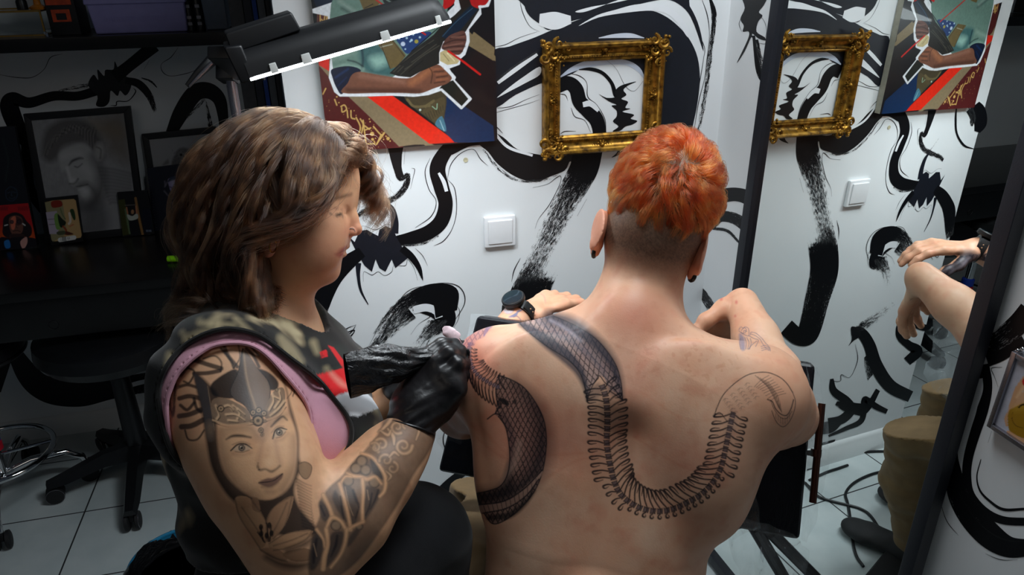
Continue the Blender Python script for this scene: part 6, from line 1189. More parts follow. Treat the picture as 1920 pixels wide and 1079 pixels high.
# ---- wavy hair
def long_hair(NG=1050, per=32, n=30):
    c0 = Wp(545, 345); Lh = np.stack([Wfw, Wrt, Wup]); rr = np.array([.096, .077, .100])
    f0 = lambda u: np.interp(u, [-.30, -.16, -.12, -.08, -.060, -.043, -.02, .012, .045, .075, .1], [.00, .005, -.015, -.030, .004, .034, .056, .070, .082, .090, .097])
    d = rng.normal(size=(NG*6, 3)); d[:NG] += (1.2, .3, 1.3); d /= np.linalg.norm(d, axis=1)[:, None]; q = d*rr; ok = (q[:, 0] < f0(q[:, 2])-.001) & (q[:, 2] > -.058) & ((q[:, 0] < .05) | (q[:, 2] > .03)); d = d[ok][:NG]; NG = len(d)
    nrm = d/rr; nrm /= np.linalg.norm(nrm, axis=1)[:, None]; P = c0+(d*rr)@Lh; N = nrm@Lh
    top = np.clip(d[:, 2], 0, 1); fr = d[:, 0]
    # parting near the top, hair swept back and to both sides, a forelock toward the brow
    sweep = -Wfw[None]*(.50+.0*top)[:, None]+Wrt[None]*np.sign(d[:, 1]+.08)[:, None]*(.55+.4*rng.random(NG))[:, None]; fl_ = (fr > .40) & (d[:, 1] < .30) & (d[:, 2] > .35) & (rng.random(NG) < .4); sweep[fl_] = Wfw*.9-Wrt*.35+Wup*.25
    nf_ = (fr > .25) & (d[:, 1] > -.15) & ~fl_; sweep[nf_] = Wrt*.85-Wfw*.22-Wup*.1; V = N*.22+sweep*.9+Wup*.04*top[:, None]; V /= np.linalg.norm(V, axis=1)[:, None]; Ln = (.30+.07*rng.random(NG))*(1-.10*(1-top)); Ln = np.where(fl_, .10+.06*rng.random(NG), Ln); Ln = np.where(d[:, 2] < -.2, Ln*.72, Ln)
    vol = .003+.019*rng.random(NG)**1.2*(.25+.75*np.clip(-d[:, 0]+.5, 0, 1.2))*(.4+.6*np.clip(1-d[:, 2], 0, 1)); vol = np.where(fl_, .006+.012*rng.random(NG), vol); P_root = P.copy(); pts = [P.copy()]; down = -NZ*.96+_r*.02; step = Ln/(n-1); fl3 = fbm(d*3, 1.2, 131, 2)-.5
    for k in range(1, n):
        t = k/(n-1); V = V*(.82)+down*(.19+.12*t)+N*.03*(1-t); V = V+(rng.normal(size=(NG, 3))*.02); V /= np.linalg.norm(V, axis=1)[:, None]; P = P+V*step[:, None]
        rel = (P-c0)@Lh.T; sc_ = np.sqrt(((rel/(rr+vol[:, None]*min(1, t*4)))**2).sum(1)); ins = sc_ < 1; rel = np.where(ins[:, None], rel/sc_[:, None], rel)
        lim = f0(rel[:, 2])-np.where((rel[:, 1] < 0) & ~fl_, .035+.03*np.clip(-rel[:, 2]*12, 0, 1), 0); ban = (rel[:, 0] > lim) & (np.abs(rel[:, 1]) < np.where(rel[:, 1] < 0, .3, .14)) & (rel[:, 2] > np.where(rel[:, 1] < 0, -.45, -.20)) & (~fl_ | (rel[:, 1] > -.02)) & (rel[:, 2] < .085); rel[:, 0] = np.where(ban, rel[:, 0]*.35+lim*.65, rel[:, 0]); rel[:, 1] = np.where(ban, rel[:, 1]+np.sign(rel[:, 1]+.001)*.002, rel[:, 1]); P = c0+rel@Lh
        low = P[:, 2] < Wp(500, 500)[2]
        if low.any():
            dd = np.minimum(Sh(P[low]), W(P[low]))-.010; g = grad(lambda X: np.minimum(Sh(X), W(X)), P[low], .002); P[low] = P[low]-g*np.minimum(dd, 0)[:, None]
        pts.append(P.copy())
    G_ = np.stack(pts, 1)                                       # guides (NG, n, 3)
    T = np.gradient(G_, axis=1); T /= np.linalg.norm(T, axis=2)[..., None]+1e-9; A_ = np.cross(T, _fw+0*T); A_ /= np.linalg.norm(A_, axis=2)[..., None]+1e-9; B_ = np.cross(T, A_); t = np.linspace(0, 1, n)[None, :]
    ph = rng.uniform(0, 6.28, (NG, 1)); fq = 1.5+1.5*fbm((P_root-c0)@Lh.T*1.0, 18, 133, 1)[:, None]+rng.uniform(-.2, .2, (NG, 1)); ph = 9*fbm((P_root-c0)@Lh.T, 14, 134, 2)[:, None]+rng.normal(size=(NG, 1))*.5; amp = .012*np.clip(t*2.2, 0, 1)*rng.uniform(.5, 1.3, (NG, 1)); cur = A_*(amp*np.cos(ph+fq*6.28*t))[..., None]+B_*(amp*np.sin(ph+fq*6.28*t))[..., None]; G2 = G_+cur
    R = np.repeat(G2, per, 0); M_ = len(R); At = np.repeat(A_, per, 0); Bt = np.repeat(B_, per, 0); a_ = rng.uniform(0, 6.28, (M_, 1)); rd = np.sqrt(rng.random((M_, 1)))*.0060; w_ = (1-.45*np.sin(np.clip(t*1.15, 0, 1)*math.pi)) + .0*t; fz = rng.normal(size=(M_, 1))*.0011*np.sin(t*rng.uniform(10, 30, (M_, 1))+a_)*np.clip(t*3, 0, 1)
    R = R+At*(rd*w_*np.cos(a_+t*3)+fz)[..., None]+Bt*(rd*w_*np.sin(a_+t*3)+fz)[..., None]
    cut = rng.uniform(.78, 1.0, M_); ti = np.linspace(0, 1, n)[None, :]*cut[:, None]*(n-1); i0 = np.floor(ti).astype(int).clip(0, n-2); f = (ti-i0)[..., None]; ar = np.arange(M_)[:, None]; R = R[ar, i0]*(1-f)+R[ar, i0+1]*f
    # flyaways
    nf = 520; s_ = rng.integers(0, M_, nf); Fz = R[s_].copy(); ctr = Fz.mean(1, keepdims=True); Fz += ((Fz-c0)/np.linalg.norm(Fz-c0, axis=2)[..., None])*(.022*rng.random((nf, 1))*np.clip(np.linspace(0, 1, n)[None]*2, 0, 1))[..., None]*1.0+rng.normal(size=(nf, 1, 3))*.006*np.linspace(0, 1, n)[None, :, None]
    gt_ = np.repeat(rng.random(NG), per)*.7+rng.random(M_)*.3
    return np.concatenate([R, Fz]), np.concatenate([gt_, gt_[s_]])
hs_, ht_ = long_hair(); strands('hair', hs_, 30, .00017, .00007, M['brown_hair'], wom, ht_)
# ear, earring, nose ring
Eb = Body(); ec = Wp(506, 436, .070); Eb.ell(ec, (.016, .006, .028), AX, .01); Eb.ell(ec-Wup*.026, (.008, .005, .009), AX, .008); solid('ear', Eb, .0025, M['skin_w'], wom, color=lambda V: np.tile(np.array(S(206, 140, 112)), (len(V), 1)))
M['gold_plain'] = mat('gold_jewellery', S(206, 160, 70), .2, metal=1.0); mb = MB(); mb.torus(Wp(512, 462, .078), .0085, .0009, unit(Wfw+Wrt*.3), 24, 6); mb.build('earring', M['gold_plain'], wom)
mb = MB(); mb.torus(Wp(659, 435, .0155), .0052, .0007, unit(Wrt*.8+Wfw*.5), 20, 6, -1.8, 2.4); mb.build('nose_ring', M['chrome'], wom)
# ---- gloves
m = NT('black_nitrile'); nz = m.node('ShaderNodeTexNoise', Scale=60.0, Detail=3.0); m.link(m.co(), nz.inputs['Vector']); m.b.inputs['Base Color'].default_value = (.009, .008, .009, 1); setp(m.b, rough=.36, spec=.45); m.bump(nz.outputs[0], .3, .003); M['nitrile'] = m.m
Gl = Body(); zg = 1.055; 
Gl.cone(K(768, 805, 1.035), K(780, 765, 1.045), .0335, .034, .02); Gl.ecap(K(783, 762, 1.05), K(826, 706, zg), unit(_r*.75+_u*.62), (.036, .026), (.046, .026), .02); Gl.ell(K(812, 735, zg+.01), (.040, .026, .045), (_r, _fw, _u), .02)
for ch, r_ in ((((806,664,zg), (830,648,zg+.01), (852,650,zg+.022), (866,664,zg+.035)), .0098), (((818,682,zg-.008), (842,664,zg-.004), (862,662,zg+.014), (872,676,zg+.026)), .0104), (((832,704,zg-.012), (856,684,zg-.008), (868,684,zg+.012), (872,700,zg+.02)), .0102), (((838,730,zg-.008), (858,706,zg-.004), (868,704,zg+.012), (868,716,zg+.02)), .0092), (((782,712,zg+.02), (798,672,zg+.03), (822,654,zg+.034), (848,660,zg+.04)), .0112)):
    Gl.chain([(K(*ch[0]), r_*1.25), (K(*ch[1]), r_*1.12), (K(*ch[2]), r_), (K(*ch[3]), r_*.86)], .006)
def gl_d(P): return (fbm(P, 60, 141, 2)-.5)*.0025+.0012*np.sin(P@unit(_u*.8-_r*.4)*420)*np.exp(-((P-K(772, 795, 1.03))**2).sum(1)/.0016)
solid('glove', Gl, .0032, M['nitrile'], wom, disp=gl_d, refs=(vis(730, 630, 900, 810),))
mb = MB(); mb.torus(K(768, 804, 1.034), .0345, .0018, unit(K(780, 765, 1.045)-K(768, 805, 1.035)), 40, 8); mb.build('glove_cuff', M['nitrile'], wom)
G2 = Body(); zz = 1.13; G2.cone(K(752, 722, 1.165), K(790, 706, 1.15), .030, .030, .02); G2.ecap(K(800, 704, 1.15), K(842, 690, zz), unit(_u+_fw*.2), (.034, .022), (.040, .020), .02)
for ch, r_ in ((((846,662,zz), (868,652,zz-.01), (884,655,zz-.02)), .0095), (((850,678,zz), (874,670,zz-.015), (888,676,zz-.025)), .0098), (((850,696,zz), (872,692,zz-.015), (882,700,zz-.025)), .0095), (((846,714,zz), (866,714,zz-.01), (876,722,zz-.02)), .0085), (((812,690,zz-.02), (832,664,zz-.02), (852,640,zz-.02)), .011)): G2.chain([(K(*ch[0]), r_*1.2), (K(*ch[1]), r_), (K(*ch[2]), r_*.85)], .006)
solid('glove', G2, .0035, M['nitrile'], wom, disp=lambda P: (fbm(P, 60, 142, 2)-.5)*.0025)
# ---- tattoo machine in its black plastic sleeve
m = NT('black_film'); nz = m.node('ShaderNodeTexNoise', Scale=26.0, Detail=6.0, Roughness=.6); nz.inputs['Distortion'].default_value = 1.2; m.link(m.co('Object', (1, 1, 2.2)), nz.inputs['Vector']); m.b.inputs['Base Color'].default_value = (.008, .008, .009, 1); setp(m.b, rough=.2, spec=.6); m.bump(nz.outputs[0], .6, .008); M['film_black'] = m.m
mach = empty('tattoo_machine', K(760, 690, 1.03), 'tattoo machine wrapped in a crinkled black plastic sleeve, held in gloved hand', 'tattoo machine')
mb = MB(); a_, b_ = K(651, 706, 1.0), K(858, 662, 1.075); nseg = 44; nr = 56; Vv = []; ax_ = unit(b_-a_); s1 = unit(_u-ax_*(_u@ax_)); s2 = np.cross(ax_, s1)
for i in range(nseg):
    t = i/(nseg-1); c = a_+(b_-a_)*t+s1*(.004*math.sin(t*3)); R1_ = np.interp(t, [0, .15, .45, .62, .8, 1], [.0305, .030, .025, .0155, .0135, .009]); R2_ = np.interp(t, [0, .15, .45, .62, .8, 1], [.010, .014, .018, .0145, .013, .009])
    for j in range(nr):
        th = 2*math.pi*j/nr; cr = 1+(.09*math.sin(th*5+t*9)+.06*math.sin(th*11-t*22)+.07*mnoise.noise(Vector((math.cos(th)*2.2, math.sin(th)*2.2, t*9)))*2)*min(1, t*3)*(1.3-t); Vv.append(c+s1*R1_*cr*math.cos(th)+s2*R2_*cr*math.sin(th))
mb.add(Vv, [(i*nr+j, i*nr+(j+1) % nr, (i+1)*nr+(j+1) % nr, (i+1)*nr+j) for i in range(nseg-1) for j in range(nr)]); sl = mb.build('plastic_sleeve', M['film_black'], mach, sharp=60)
mb = MB(); mb.tube([a_+(b_-a_)*.12, a_+(b_-a_)*.5, b_], [.012, .012, .008], 14); mb.tube([b_, K(884, 672, 1.095)], [.004, .0012], 10); mb.build('grip', M['black_metal'], mach)
mb = MB(); q0 = K(868, 672, 1.072); Vv = []
for i in range(9):
    for j in range(9): Vv.append(K(858+i*2.6+3*math.sin(j), 655+j*6.5, 1.066+.004*math.sin(i*1.3+j*.9)))
mb.add(Vv, [(i*9+j, i*9+j+1, (i+1)*9+j+1, (i+1)*9+j) for i in range(8) for j in range(8)]); fo = mb.build('needle_cover', M['film_black'], mach); sm_ = fo.modifiers.new('th', 'SOLIDIFY'); sm_.thickness = .0006
# folded tissue held against the skin
M['tissue'] = mat('stained_tissue', S(226, 200, 206), .9, bump=.4, bscale=300, var=.06); mb = MB(); Vv = []; cen = smooth_pts([K(838, 612, 1.105), K(848, 630, 1.10), K(858, 656, 1.10), K(866, 690, 1.10), K(862, 728, 1.10)], 8); m_ = len(cen)
for i in range(m_):
    t = i/(m_-1); wd_ = np.interp(t, [0, .15, .4, .7, 1], [.004, .013, .008, .012, .011])
    for j in range(12): th = 2*math.pi*j/12; Vv.append(cen[i]+_r*wd_*math.cos(th)*(1+.15*math.sin(i*1.1+j))+_fw*.004*math.sin(th))
mb.add(Vv, [(i*12+j, i*12+(j+1) % 12, (i+1)*12+(j+1) % 12, (i+1)*12+j) for i in range(m_-1) for j in range(12)]+[tuple(range(12)), tuple((m_-1)*12+j for j in range(11, -1, -1))]); tag(mb.build('paper_tissue', M['tissue'], org=cen[m_//2]), 'pinkish white folded tissue held by gloved fingers at the shoulder', 'tissue')
# ================================================================== THE LAMP
lt = empty('floor_lamp', (K(445, 200, 1.30)[0], K(445, 200, 1.30)[1], 0), 'black adjustable floor lamp with a long glowing white tube, above the brown hair', 'lamp')
LA, LB = K(468, 146, 1.12), K(845, 37, 1.19); lax = unit(LB-LA); lup = unit(NZ-lax*(lax@NZ)); lout = np.cross(lup, lax); lout = lout if lout@_fw < 0 else -lout
def lp(t, o, u): return LA+(LB-LA)*t+lout*o+lup*u
sec = [(.0, .0), (-.004, .018), (-.012, .034), (-.030, .042), (-.070, .042), (-.092, .032), (-.100, .006), (-.098, .0)]
mb = MB(); st = [0, .03, .5, .93, .975, 1.0]; sc_h = [1, 1, 1, 1, .86, .35]; Vv = [lp(t, o if i < 4 else o*.98-.001, u*s_) for i, (t, s_) in enumerate(zip(st, sc_h)) for o, u in sec]; k = len(sec)
mb.add(Vv, [(i*k+j, i*k+(j+1) % k, (i+1)*k+(j+1) % k, (i+1)*k+j) for i in range(len(st)-1) for j in range(k)]+[tuple(range(k)), tuple((len(st)-1)*k+j for j in range(k-1, -1, -1))]); mb.build('lamp_hood', M['black_metal'], lt, sharp=45)
mb = MB(); P = [lp(-.035, -.02, .036), lp(.30, -.02, .042), lp(.30, -.085, .042), lp(-.035, -.085, .036), lp(-.035, -.024, .066), lp(.285, -.024, .070), lp(.285, -.080, .070), lp(-.035, -.080, .066)]; mb.hexa(P, .004); mb.build('ballast_box', M['black_metal'], lt)
mb = MB(); mb.hexa([lp(-.045, -.0, -.006), lp(.02, .001, -.004), lp(.02, -.1, -.004), lp(-.045, -.1, -.006), lp(-.06, -.01, .05), lp(.02, -.012, .046), lp(.02, -.09, .046), lp(-.06, -.09, .05)], .004); mb.build('end_cap', M['black_plastic'], lt)
m = NT('led_diffuser'); m.b.inputs['Base Color'].default_value = (1, 1, 1, 1); m.b.inputs['Emission Color'].default_value = (.86, .95, 1.0, 1); m.b.inputs['Emission Strength'].default_value = 14.0; M['led'] = m.m
mb = MB(); mb.hexa([lp(.0, -.096, -.005), lp(1, -.094, -.005), lp(1, .001, -.005), lp(.0, .001, -.005), lp(.0, -.096, -.0005), lp(1, -.094, -.0005), lp(1, .001, -.0005), lp(.0, .001, -.0005)], .0012); mb.build('led_tube', M['led'], lt)
for t, w_ in ((.118, .035), (.275, .045), (.665, .045), (.94, .028)):
    mb = MB(); mb.hexa([lp(t-w_/2, .0025, -.003), lp(t+w_/2, .0025, -.003), lp(t+w_/2, -.002, -.003), lp(t-w_/2, -.002, -.003), lp(t-w_/2*.9, .0005, .011), lp(t+w_/2*.9, .0005, .011), lp(t+w_/2*.9, -.006, .011), lp(t-w_/2*.9, -.006, .011)], .001); mb.build('tube_clip', M['tube'], lt)
jb = K(425, 130, 1.27); mb = MB(); mb.box(jb+_r*.002, (.030, .034, .042), np.stack([_r, _fw, _u], 1), .004); mb.box(K(446, 120, 1.20), (.05, .12, .02), np.stack([_r, _fw, _u], 1), .003); mb.build('clamp', M['black_plastic'], lt)
mb = MB(); mb.lathe([(0, 0), (.011, .001), (.0125, .006), (.0125, .026), (.010, .032), (0, .033)], K(402, 108, 1.25), unit(_r+_u*.25), 20); mb.build('clamp_knob', M['black_plastic'], lt)
mb = MB(); mb.tube([K(411, 100, 1.245), K(398, 112, 1.235), K(372, 138, 1.23), K(351, 162, 1.228)], [.007, .0095, .0075, .0045], 10); mb.build('lever', M['black_plastic'], lt); mb = MB(); mb.tube([K(397, 118, 1.228), K(373, 143, 1.222), K(355, 162, 1.223)], [.003, .0028, .0018], 8); mb.build('lever_highlight', M['silver'], lt)  # thin silver strip stands in for the highlight along the black lever
mb = MB(); c1 = K(432, 146, 1.27); pb = np.array([K(445, 200, 1.30)[0], K(445, 200, 1.30)[1], .03]); mb.tube([c1, c1-NZ*.015], .008, 14); mb.tube([c1-NZ*.012, pb], .0085, 14); mb.build('pole', M['silver'], lt)
mb = MB(); mb.lathe([(.0, .002), (.14, .002), (.145, .010), (.13, .020), (.02, .028), (0, .028)], (pb[0], pb[1], 0), n=40); mb.build('lamp_base', M['black_metal'], lt)
# ================================================================== DESK SIDE
def leanplane(x, y, z, lean): b = onplane(x, y, NZ, z); a_ = math.radians(lean); n = np.array([0, -math.cos(a_), math.sin(a_)]); return n, b@n
def lean_quad(cs, base, lean, z=.727): n, d = leanplane(*base, z, lean); return [onplane(x, y, n, d) for x, y in cs], n
def slab(name, quad, n, th, material, parent=None, bev=.001):
    mb = MB(); f = [q+n*0 for q in quad]; b = [q-n*th for q in quad]; mb.hexa([f[3], f[2], b[2], b[3], f[0], f[1], b[1], b[0]], bev); return mb.build(name, material, parent, org=np.mean([quad[2], quad[3]], 0) if parent is None else None)
def rim(parent, outer, inner, n, th, material):
    for i in range(4):
        j = (i+1) % 4; mb = MB(); f = [outer[i]+n*.0, outer[j], inner[j], inner[i]]; b = [q-n*th for q in f]; mb.hexa(f+b, .0008); mb.build('frame_side', material, parent)
xs_r = -.20
dk_t = empty('desk', (-1.0, .60, 0), 'long black wooden desk with a low apron under the leaning pictures', 'desk')
mb = MB(); mb.box(((-2.15+xs_r)/2, .640, .711), (xs_r+2.15, .48, .028), bev=.003); mb.build('desktop', M['black_wood'], dk_t)
mb = MB(); mb.box(((-2.15+xs_r)/2, .423, .640), (xs_r+2.15-.02, .022, .114), bev=.002); mb.build('drawer_front', M['black_wood'], dk_t)
rc_ = yp(100, 611, .4105); mb = MB(); mb.torus(rc_, .012, .0012, (0, 1, 0), 30, 8); mb.build('drawer_ring', M['black_metal'], dk_t)
for x in (xs_r-.03, -2.10): mb = MB(); mb.box((x, .640, .348), (.03, .46, .695), bev=.003); mb.build('side_panel', M['black_wood'], dk_t)
# shelf
sh_t = empty('wall_shelf', (-1.1, .76, 1.285), 'black wooden shelf on the dim alcove wall above the desk', 'shelf'); sxr = yp(430, 78, .62)[0]
mb = MB(); mb.box(((-2.15+sxr)/2, .755, 1.3015), (sxr+2.15, .268, .033), bev=.002); mb.build('shelf_board', M['black_wood'], sh_t)
for x in (sxr-.02, -1.4): mb = MB(); mb.box((x, .755, 1.46), (.02, .25, .28), bev=.002) if x < -1 else mb.box((x, .875, 1.26), (.02, .02, .05)); mb.build('shelf_upright', M['black_wood'], sh_t)
# large pencil portrait
q_o, n_ = lean_quad([(43, 214), (243, 199), (273, 438), (86, 458)], (178, 447), 5.5); q_i = [onplane(x, y, n_, q_o[0]@n_) for x, y in ((58, 226), (232, 212), (260, 426), (98, 443))]
pf = empty('framed_drawing', (q_o[3]+q_o[2])/2, 'large black framed pencil drawing of a bearded man looking down', 'picture'); rim(pf, q_o, q_i, n_, .018, M['black_paint'])
def paint_portrait(P, V):
    p = Paint(P, S(150, 150, 152), .6).org((40, 180), 3.854); n = fbm(P, .12, 201, 3); hs = fbm(P*[1, .18], .6, 202, 2); p.c *= (.80+.25*n+.14*(hs-.5))[:, None]
    bs = S(66, 64, 64); d_ = S(28, 27, 29); l_ = S(206, 206, 208)
    p.poly([(560,180),(745,130),(790,460),(640,420),(600,300)], S(112, 100, 88), .7, soft=60); p.stroke([(500,170,60),(560,230,90),(700,260,80)], S(130, 112, 84), a=.5, soft=50)
    p.poly([(150,330),(190,230),(300,170),(420,165),(520,220),(580,320),(600,420),(590,470),(520,420),(480,350),(400,340),(300,370),(260,450),(200,480),(150,430)], S(88, 84, 84), .9, soft=24)
    for k_ in range(34): a_ = k_/33; p.stroke([(160+a_*380,440-200*math.sin(a_*3)+10*(k_ % 3)),(200+a_*330,330-120*math.sin(a_*3)),(260+a_*280,300-60*math.sin(a_*2.4)-8*(k_ % 4))], d_ if k_ % 2 else S(140, 136, 134), 7, .5, soft=7)
    p.poly([(270,430),(320,380),(420,345),(490,370),(540,450),(580,560),(600,680),(560,760),(490,790),(430,720),(400,650),(355,635),(345,600),(320,540),(290,540)], S(168, 168, 168), .95, soft=14)
    p.poly([(600,470),(760,560),(820,650),(830,960),(600,980),(590,800),(640,640)], S(150, 150, 152), .9, soft=30); p.stroke([(520,440,40),(560,520,60),(580,640,70),(540,760,90),(480,790,60)], S(84, 82, 84), a=.8, soft=40); p.stroke([(420,640,20),(480,640,26),(540,720,40),(500,800,60)], S(76, 74, 76), a=.7, soft=24)
    for k_ in range(11): p.stroke([(560+8*k_,520+k_*26),(660,530+k_*24),(790,560+k_*22)], S(78, 76, 80), 11, .6, soft=12)
    p.poly([(400,780),(600,800),(620,980),(450,1000),(440,880)], S(84, 84, 88), .7, soft=40); p.dot(562, 400, 36, S(170, 168, 166), .8, soft=14, ry=62); p.stroke([(545,370),(575,390),(570,450)], d_, 8, .7, soft=8)
    p.stroke([(345,500,6),(370,470,16),(420,450,16),(445,452,6)], d_, a=.9, soft=8); p.stroke([(385,510,5),(410,515,9),(440,490,7)], S(50, 48, 50), a=.9, soft=6); p.stroke([(330,520),(345,570),(360,630)], l_, 14, .7, soft=12); p.stroke([(350,635),(385,630),(410,600)], d_, 9, .8, soft=8); p.dot(375, 608, 16, l_, .5, soft=16)
    p.stroke([(400,655,5),(440,650,11),(480,640,5)], d_, a=.8, soft=6); p.stroke([(415,680),(450,670)], S(190, 190, 192), 12, .7, soft=8); p.dot(460, 690, 24, l_, .7, soft=26); p.stroke([(300,440),(360,420),(420,420)], l_, 26, .4, soft=30); p.stroke([(450,520),(500,560)], l_, 40, .4, soft=40); return p.c
painted_panel('drawing', [q+n_*-.004 for q in q_i], 230, 260, paint_portrait, M['pencil'], pf); slab('backing', [q-n_*.006 for q in q_i], n_, .01, M['black_paint'], pf)
# owl picture
q_o, n_ = lean_quad([(265, 252), (404, 238), (432, 408), (294, 430)], (360, 420), 5.0); q_i = [onplane(x, y, n_, q_o[0]@n_) for x, y in ((279, 262), (392, 251), (418, 398), (304, 416))]
ow = empty('framed_drawing', (q_o[3]+q_o[2])/2, 'black framed owl drawing behind the spiral sketchbook', 'picture'); rim(ow, q_o, q_i, n_, .016, M['black_paint'])
def paint_owl(P, V):
    p = Paint(P, S(160, 160, 162), .6).org((260, 220), 4.907); p.poly([(300,440),(330,350),(370,290),(430,280),(480,310),(500,370),(560,470),(540,640),(300,640)], S(96, 94, 94), .9, soft=12)
    for x in (390, 445): p.dot(x, 345, 26, S(130, 128, 126), .8, soft=14); p.dot(x, 346, 13, S(20, 20, 20))
    for k_ in range(60): x, y = 310+(k_*37) % 190, 300+(k_*53) % 150; p.stroke([(x,y),(x+3,y+10)], S(60, 58, 58), 4, .6)
    p.poly([(412,355),(424,355),(418,378)], S(40, 38, 38)); p.poly([(220,440),(268,385),(275,430)], S(100, 98, 96), .7, soft=10); p.poly([(520,300),(560,260),(600,280),(560,320)], S(90, 86, 84), .5, soft=20); return p.c
painted_panel('drawing', [q-n_*.004 for q in q_i], 120, 150, paint_owl, M['pencil'], ow); slab('backing', [q-n_*.006 for q in q_i], n_, .008, M['black_paint'], ow)
# dark canvas at the edge
q_o, n_ = lean_quad([(-75, 243), (27, 237), (70, 460), (-20, 472)], (35, 466), 4.0)
def paint_dark(P, V):
    p = Paint(P, S(20, 20, 28), .6); p.c *= (.8+.5*fbm(P, .05, 211, 3))[:, None]; p.org((0, 340), 5.647); b_ = S(52, 72, 96)
    for q in ([(60,100),(110,60),(170,90),(180,160),(130,210),(70,180),(60,100)],[(80,125),(105,115)],[(140,115),(165,120)],[(125,110),(120,150),(132,155)],[(100,175),(130,185),(155,172)]): p.stroke(q, b_, 6, .7, soft=5)
    p.org((0, 0), 1.998); p.stroke([(10,520),(30,600),(20,680)], S(40, 52, 50), 6, .6, soft=4); return p.c
dc = empty('dark_canvas', (q_o[3]+q_o[2])/2, 'very dark canvas with a faint blue face, partly behind the red portrait card', 'painting'); painted_panel('painted_front', [q+n_*.0006 for q in q_o], 90, 170, paint_dark, M['oil'], dc); slab('canvas_edge', q_o, n_, .015, M['black_paint'], dc)
def card(name, cs, base, lean, th, paint, label, cat, nu, nv, part='printed_front', back=None, extra=None):
    q, n = lean_quad(cs, base, lean); t = empty(name, (q[2]+q[3])/2, label, cat); painted_panel(part, [c+n*.0005 for c in q], nu, nv, paint, M['print'], t); slab('body_block', q, n, th, back or M['black_paint'], t, .0005)
    return t, q, n
def paint_red(P, V):
    p = Paint(P, S(186, 28, 34), .5).org((0, 340), 5.647); p.poly([(0,560),(100,480),(330,520),(395,640),(395,740),(0,740)], S(214, 92, 30), 1, soft=60); k_ = S(38, 28, 32)
    p.poly([(30,480),(40,390),(100,345),(170,330),(240,360),(280,420),(330,480),(335,560),(290,600),(240,580),(90,600),(30,560)], k_); p.poly([(95,400),(150,365),(220,380),(245,440),(235,540),(170,570),(115,540)], S(120, 78, 66)); p.poly([(150,380),(215,390),(240,440),(180,470)], S(70, 44, 44), .9)
    p.poly([(115,400),(160,370),(170,430),(150,510),(120,500)], S(226, 120, 92), .9); p.dot(125, 432, 22, S(34, 28, 36), .9); p.dot(200, 428, 24, S(34, 28, 36), .9); p.dot(128, 434, 15, S(96, 72, 72), .8); p.dot(202, 430, 16, S(70, 50, 54), .8); p.stroke([(165,450),(175,490),(190,495)], S(30, 20, 24), 7, .8)
    p.stroke([(140,530),(180,522),(215,535)], S(30, 20, 24), 9, .9); p.poly([(110,560),(240,560),(250,600),(110,600)], S(60, 40, 40)); p.poly([(0,600),(110,600),(240,590),(400,620),(400,740),(0,740)], S(30, 26, 34)); p.poly([(45,640),(95,625),(110,700),(60,710)], S(40, 120, 196)); p.poly([(215,640),(280,590),(290,650),(260,710),(235,710)], S(214, 160, 150))
    for q in ([(50,470),(80,462)],[(240,450),(265,468)]): p.stroke(q, S(216, 210, 206), 12)
    for x in (5, 25, 45, 65, 190, 215, 235, 255, 280): p.stroke([(x,265+(x % 3)*5),(x+8,310),(x+20,270)], S(120, 20, 30), 8, .8)
    return p.c
card('portrait_card', [(-22, 387), (53, 381), (70, 463), (-2, 471)], (35, 467), 6, .006, paint_red, 'red card with a bearded portrait in dark tones, at the desk edge', 'card', 100, 110)
def paint_scene(P, V):
    p = Paint(P, S(24, 22, 22), .5).org((0, 340), 5.647); p.poly([(478,225),(560,205),(780,188),(802,205),(865,570),(855,598),(580,638),(550,625)], S(196, 160, 108), 1, sm=False)
    p.poly([(475,225),(660,200),(690,400),(710,560),(560,640),(545,620)], S(150, 142, 104), 1, sm=False); p.poly([(485,330),(600,315),(640,480),(600,560),(525,560)], S(184, 172, 190), 1, sm=False); p.poly([(545,215),(640,205),(660,260),(600,280),(550,275)], S(140, 44, 28)); p.stroke([(505,405),(585,400)], S(60, 50, 50), 5); p.stroke([(520,460),(600,455)], S(60, 50, 50), 5)
    p.poly([(575,360),(610,340),(640,420),(640,500),(600,510),(580,440)], S(120, 160, 80)); p.poly([(610,350),(660,400),(700,440),(660,490),(630,470)], S(30, 40, 24)); p.stroke([(640,290),(660,350),(690,400)], S(110, 120, 84), 14); p.poly([(740,310),(780,300),(800,390),(780,410)], S(40, 66, 34)); p.stroke([(735,340),(745,420),(730,450)], S(222, 206, 190), 24); p.stroke([(670,480),(700,520),(690,560)], S(160, 74, 44), 20); p.poly([(700,530),(780,560),(700,570)], S(90, 44, 30)); p.stroke([(740,480),(775,460)], S(196, 120, 80), 14)
    p.poly([(600,540),(680,525),(690,560),(620,570)], S(78, 84, 60)); p.stroke([(635,622),(785,597)], S(226, 226, 222), 46)
    for k_ in range(7): p.stroke([(655+k_*7,588),(660+k_*7,632)], S(30, 30, 30), 3+(k_ % 2)*2)
    p.stroke([(716,598),(722,618)], S(30, 30, 30), 6); p.stroke([(732,594),(736,614)], S(30, 30, 30), 5); p.stroke([(642,605),(646,635)], S(60, 60, 60), 3); return p.c
card('scene_card', [(81.5, 373), (144, 366.5), (156, 453), (96, 461)], (126, 457), 7, .012, paint_scene, 'small card with a tan and green scene turned sideways, white barcode below', 'card', 130, 160)
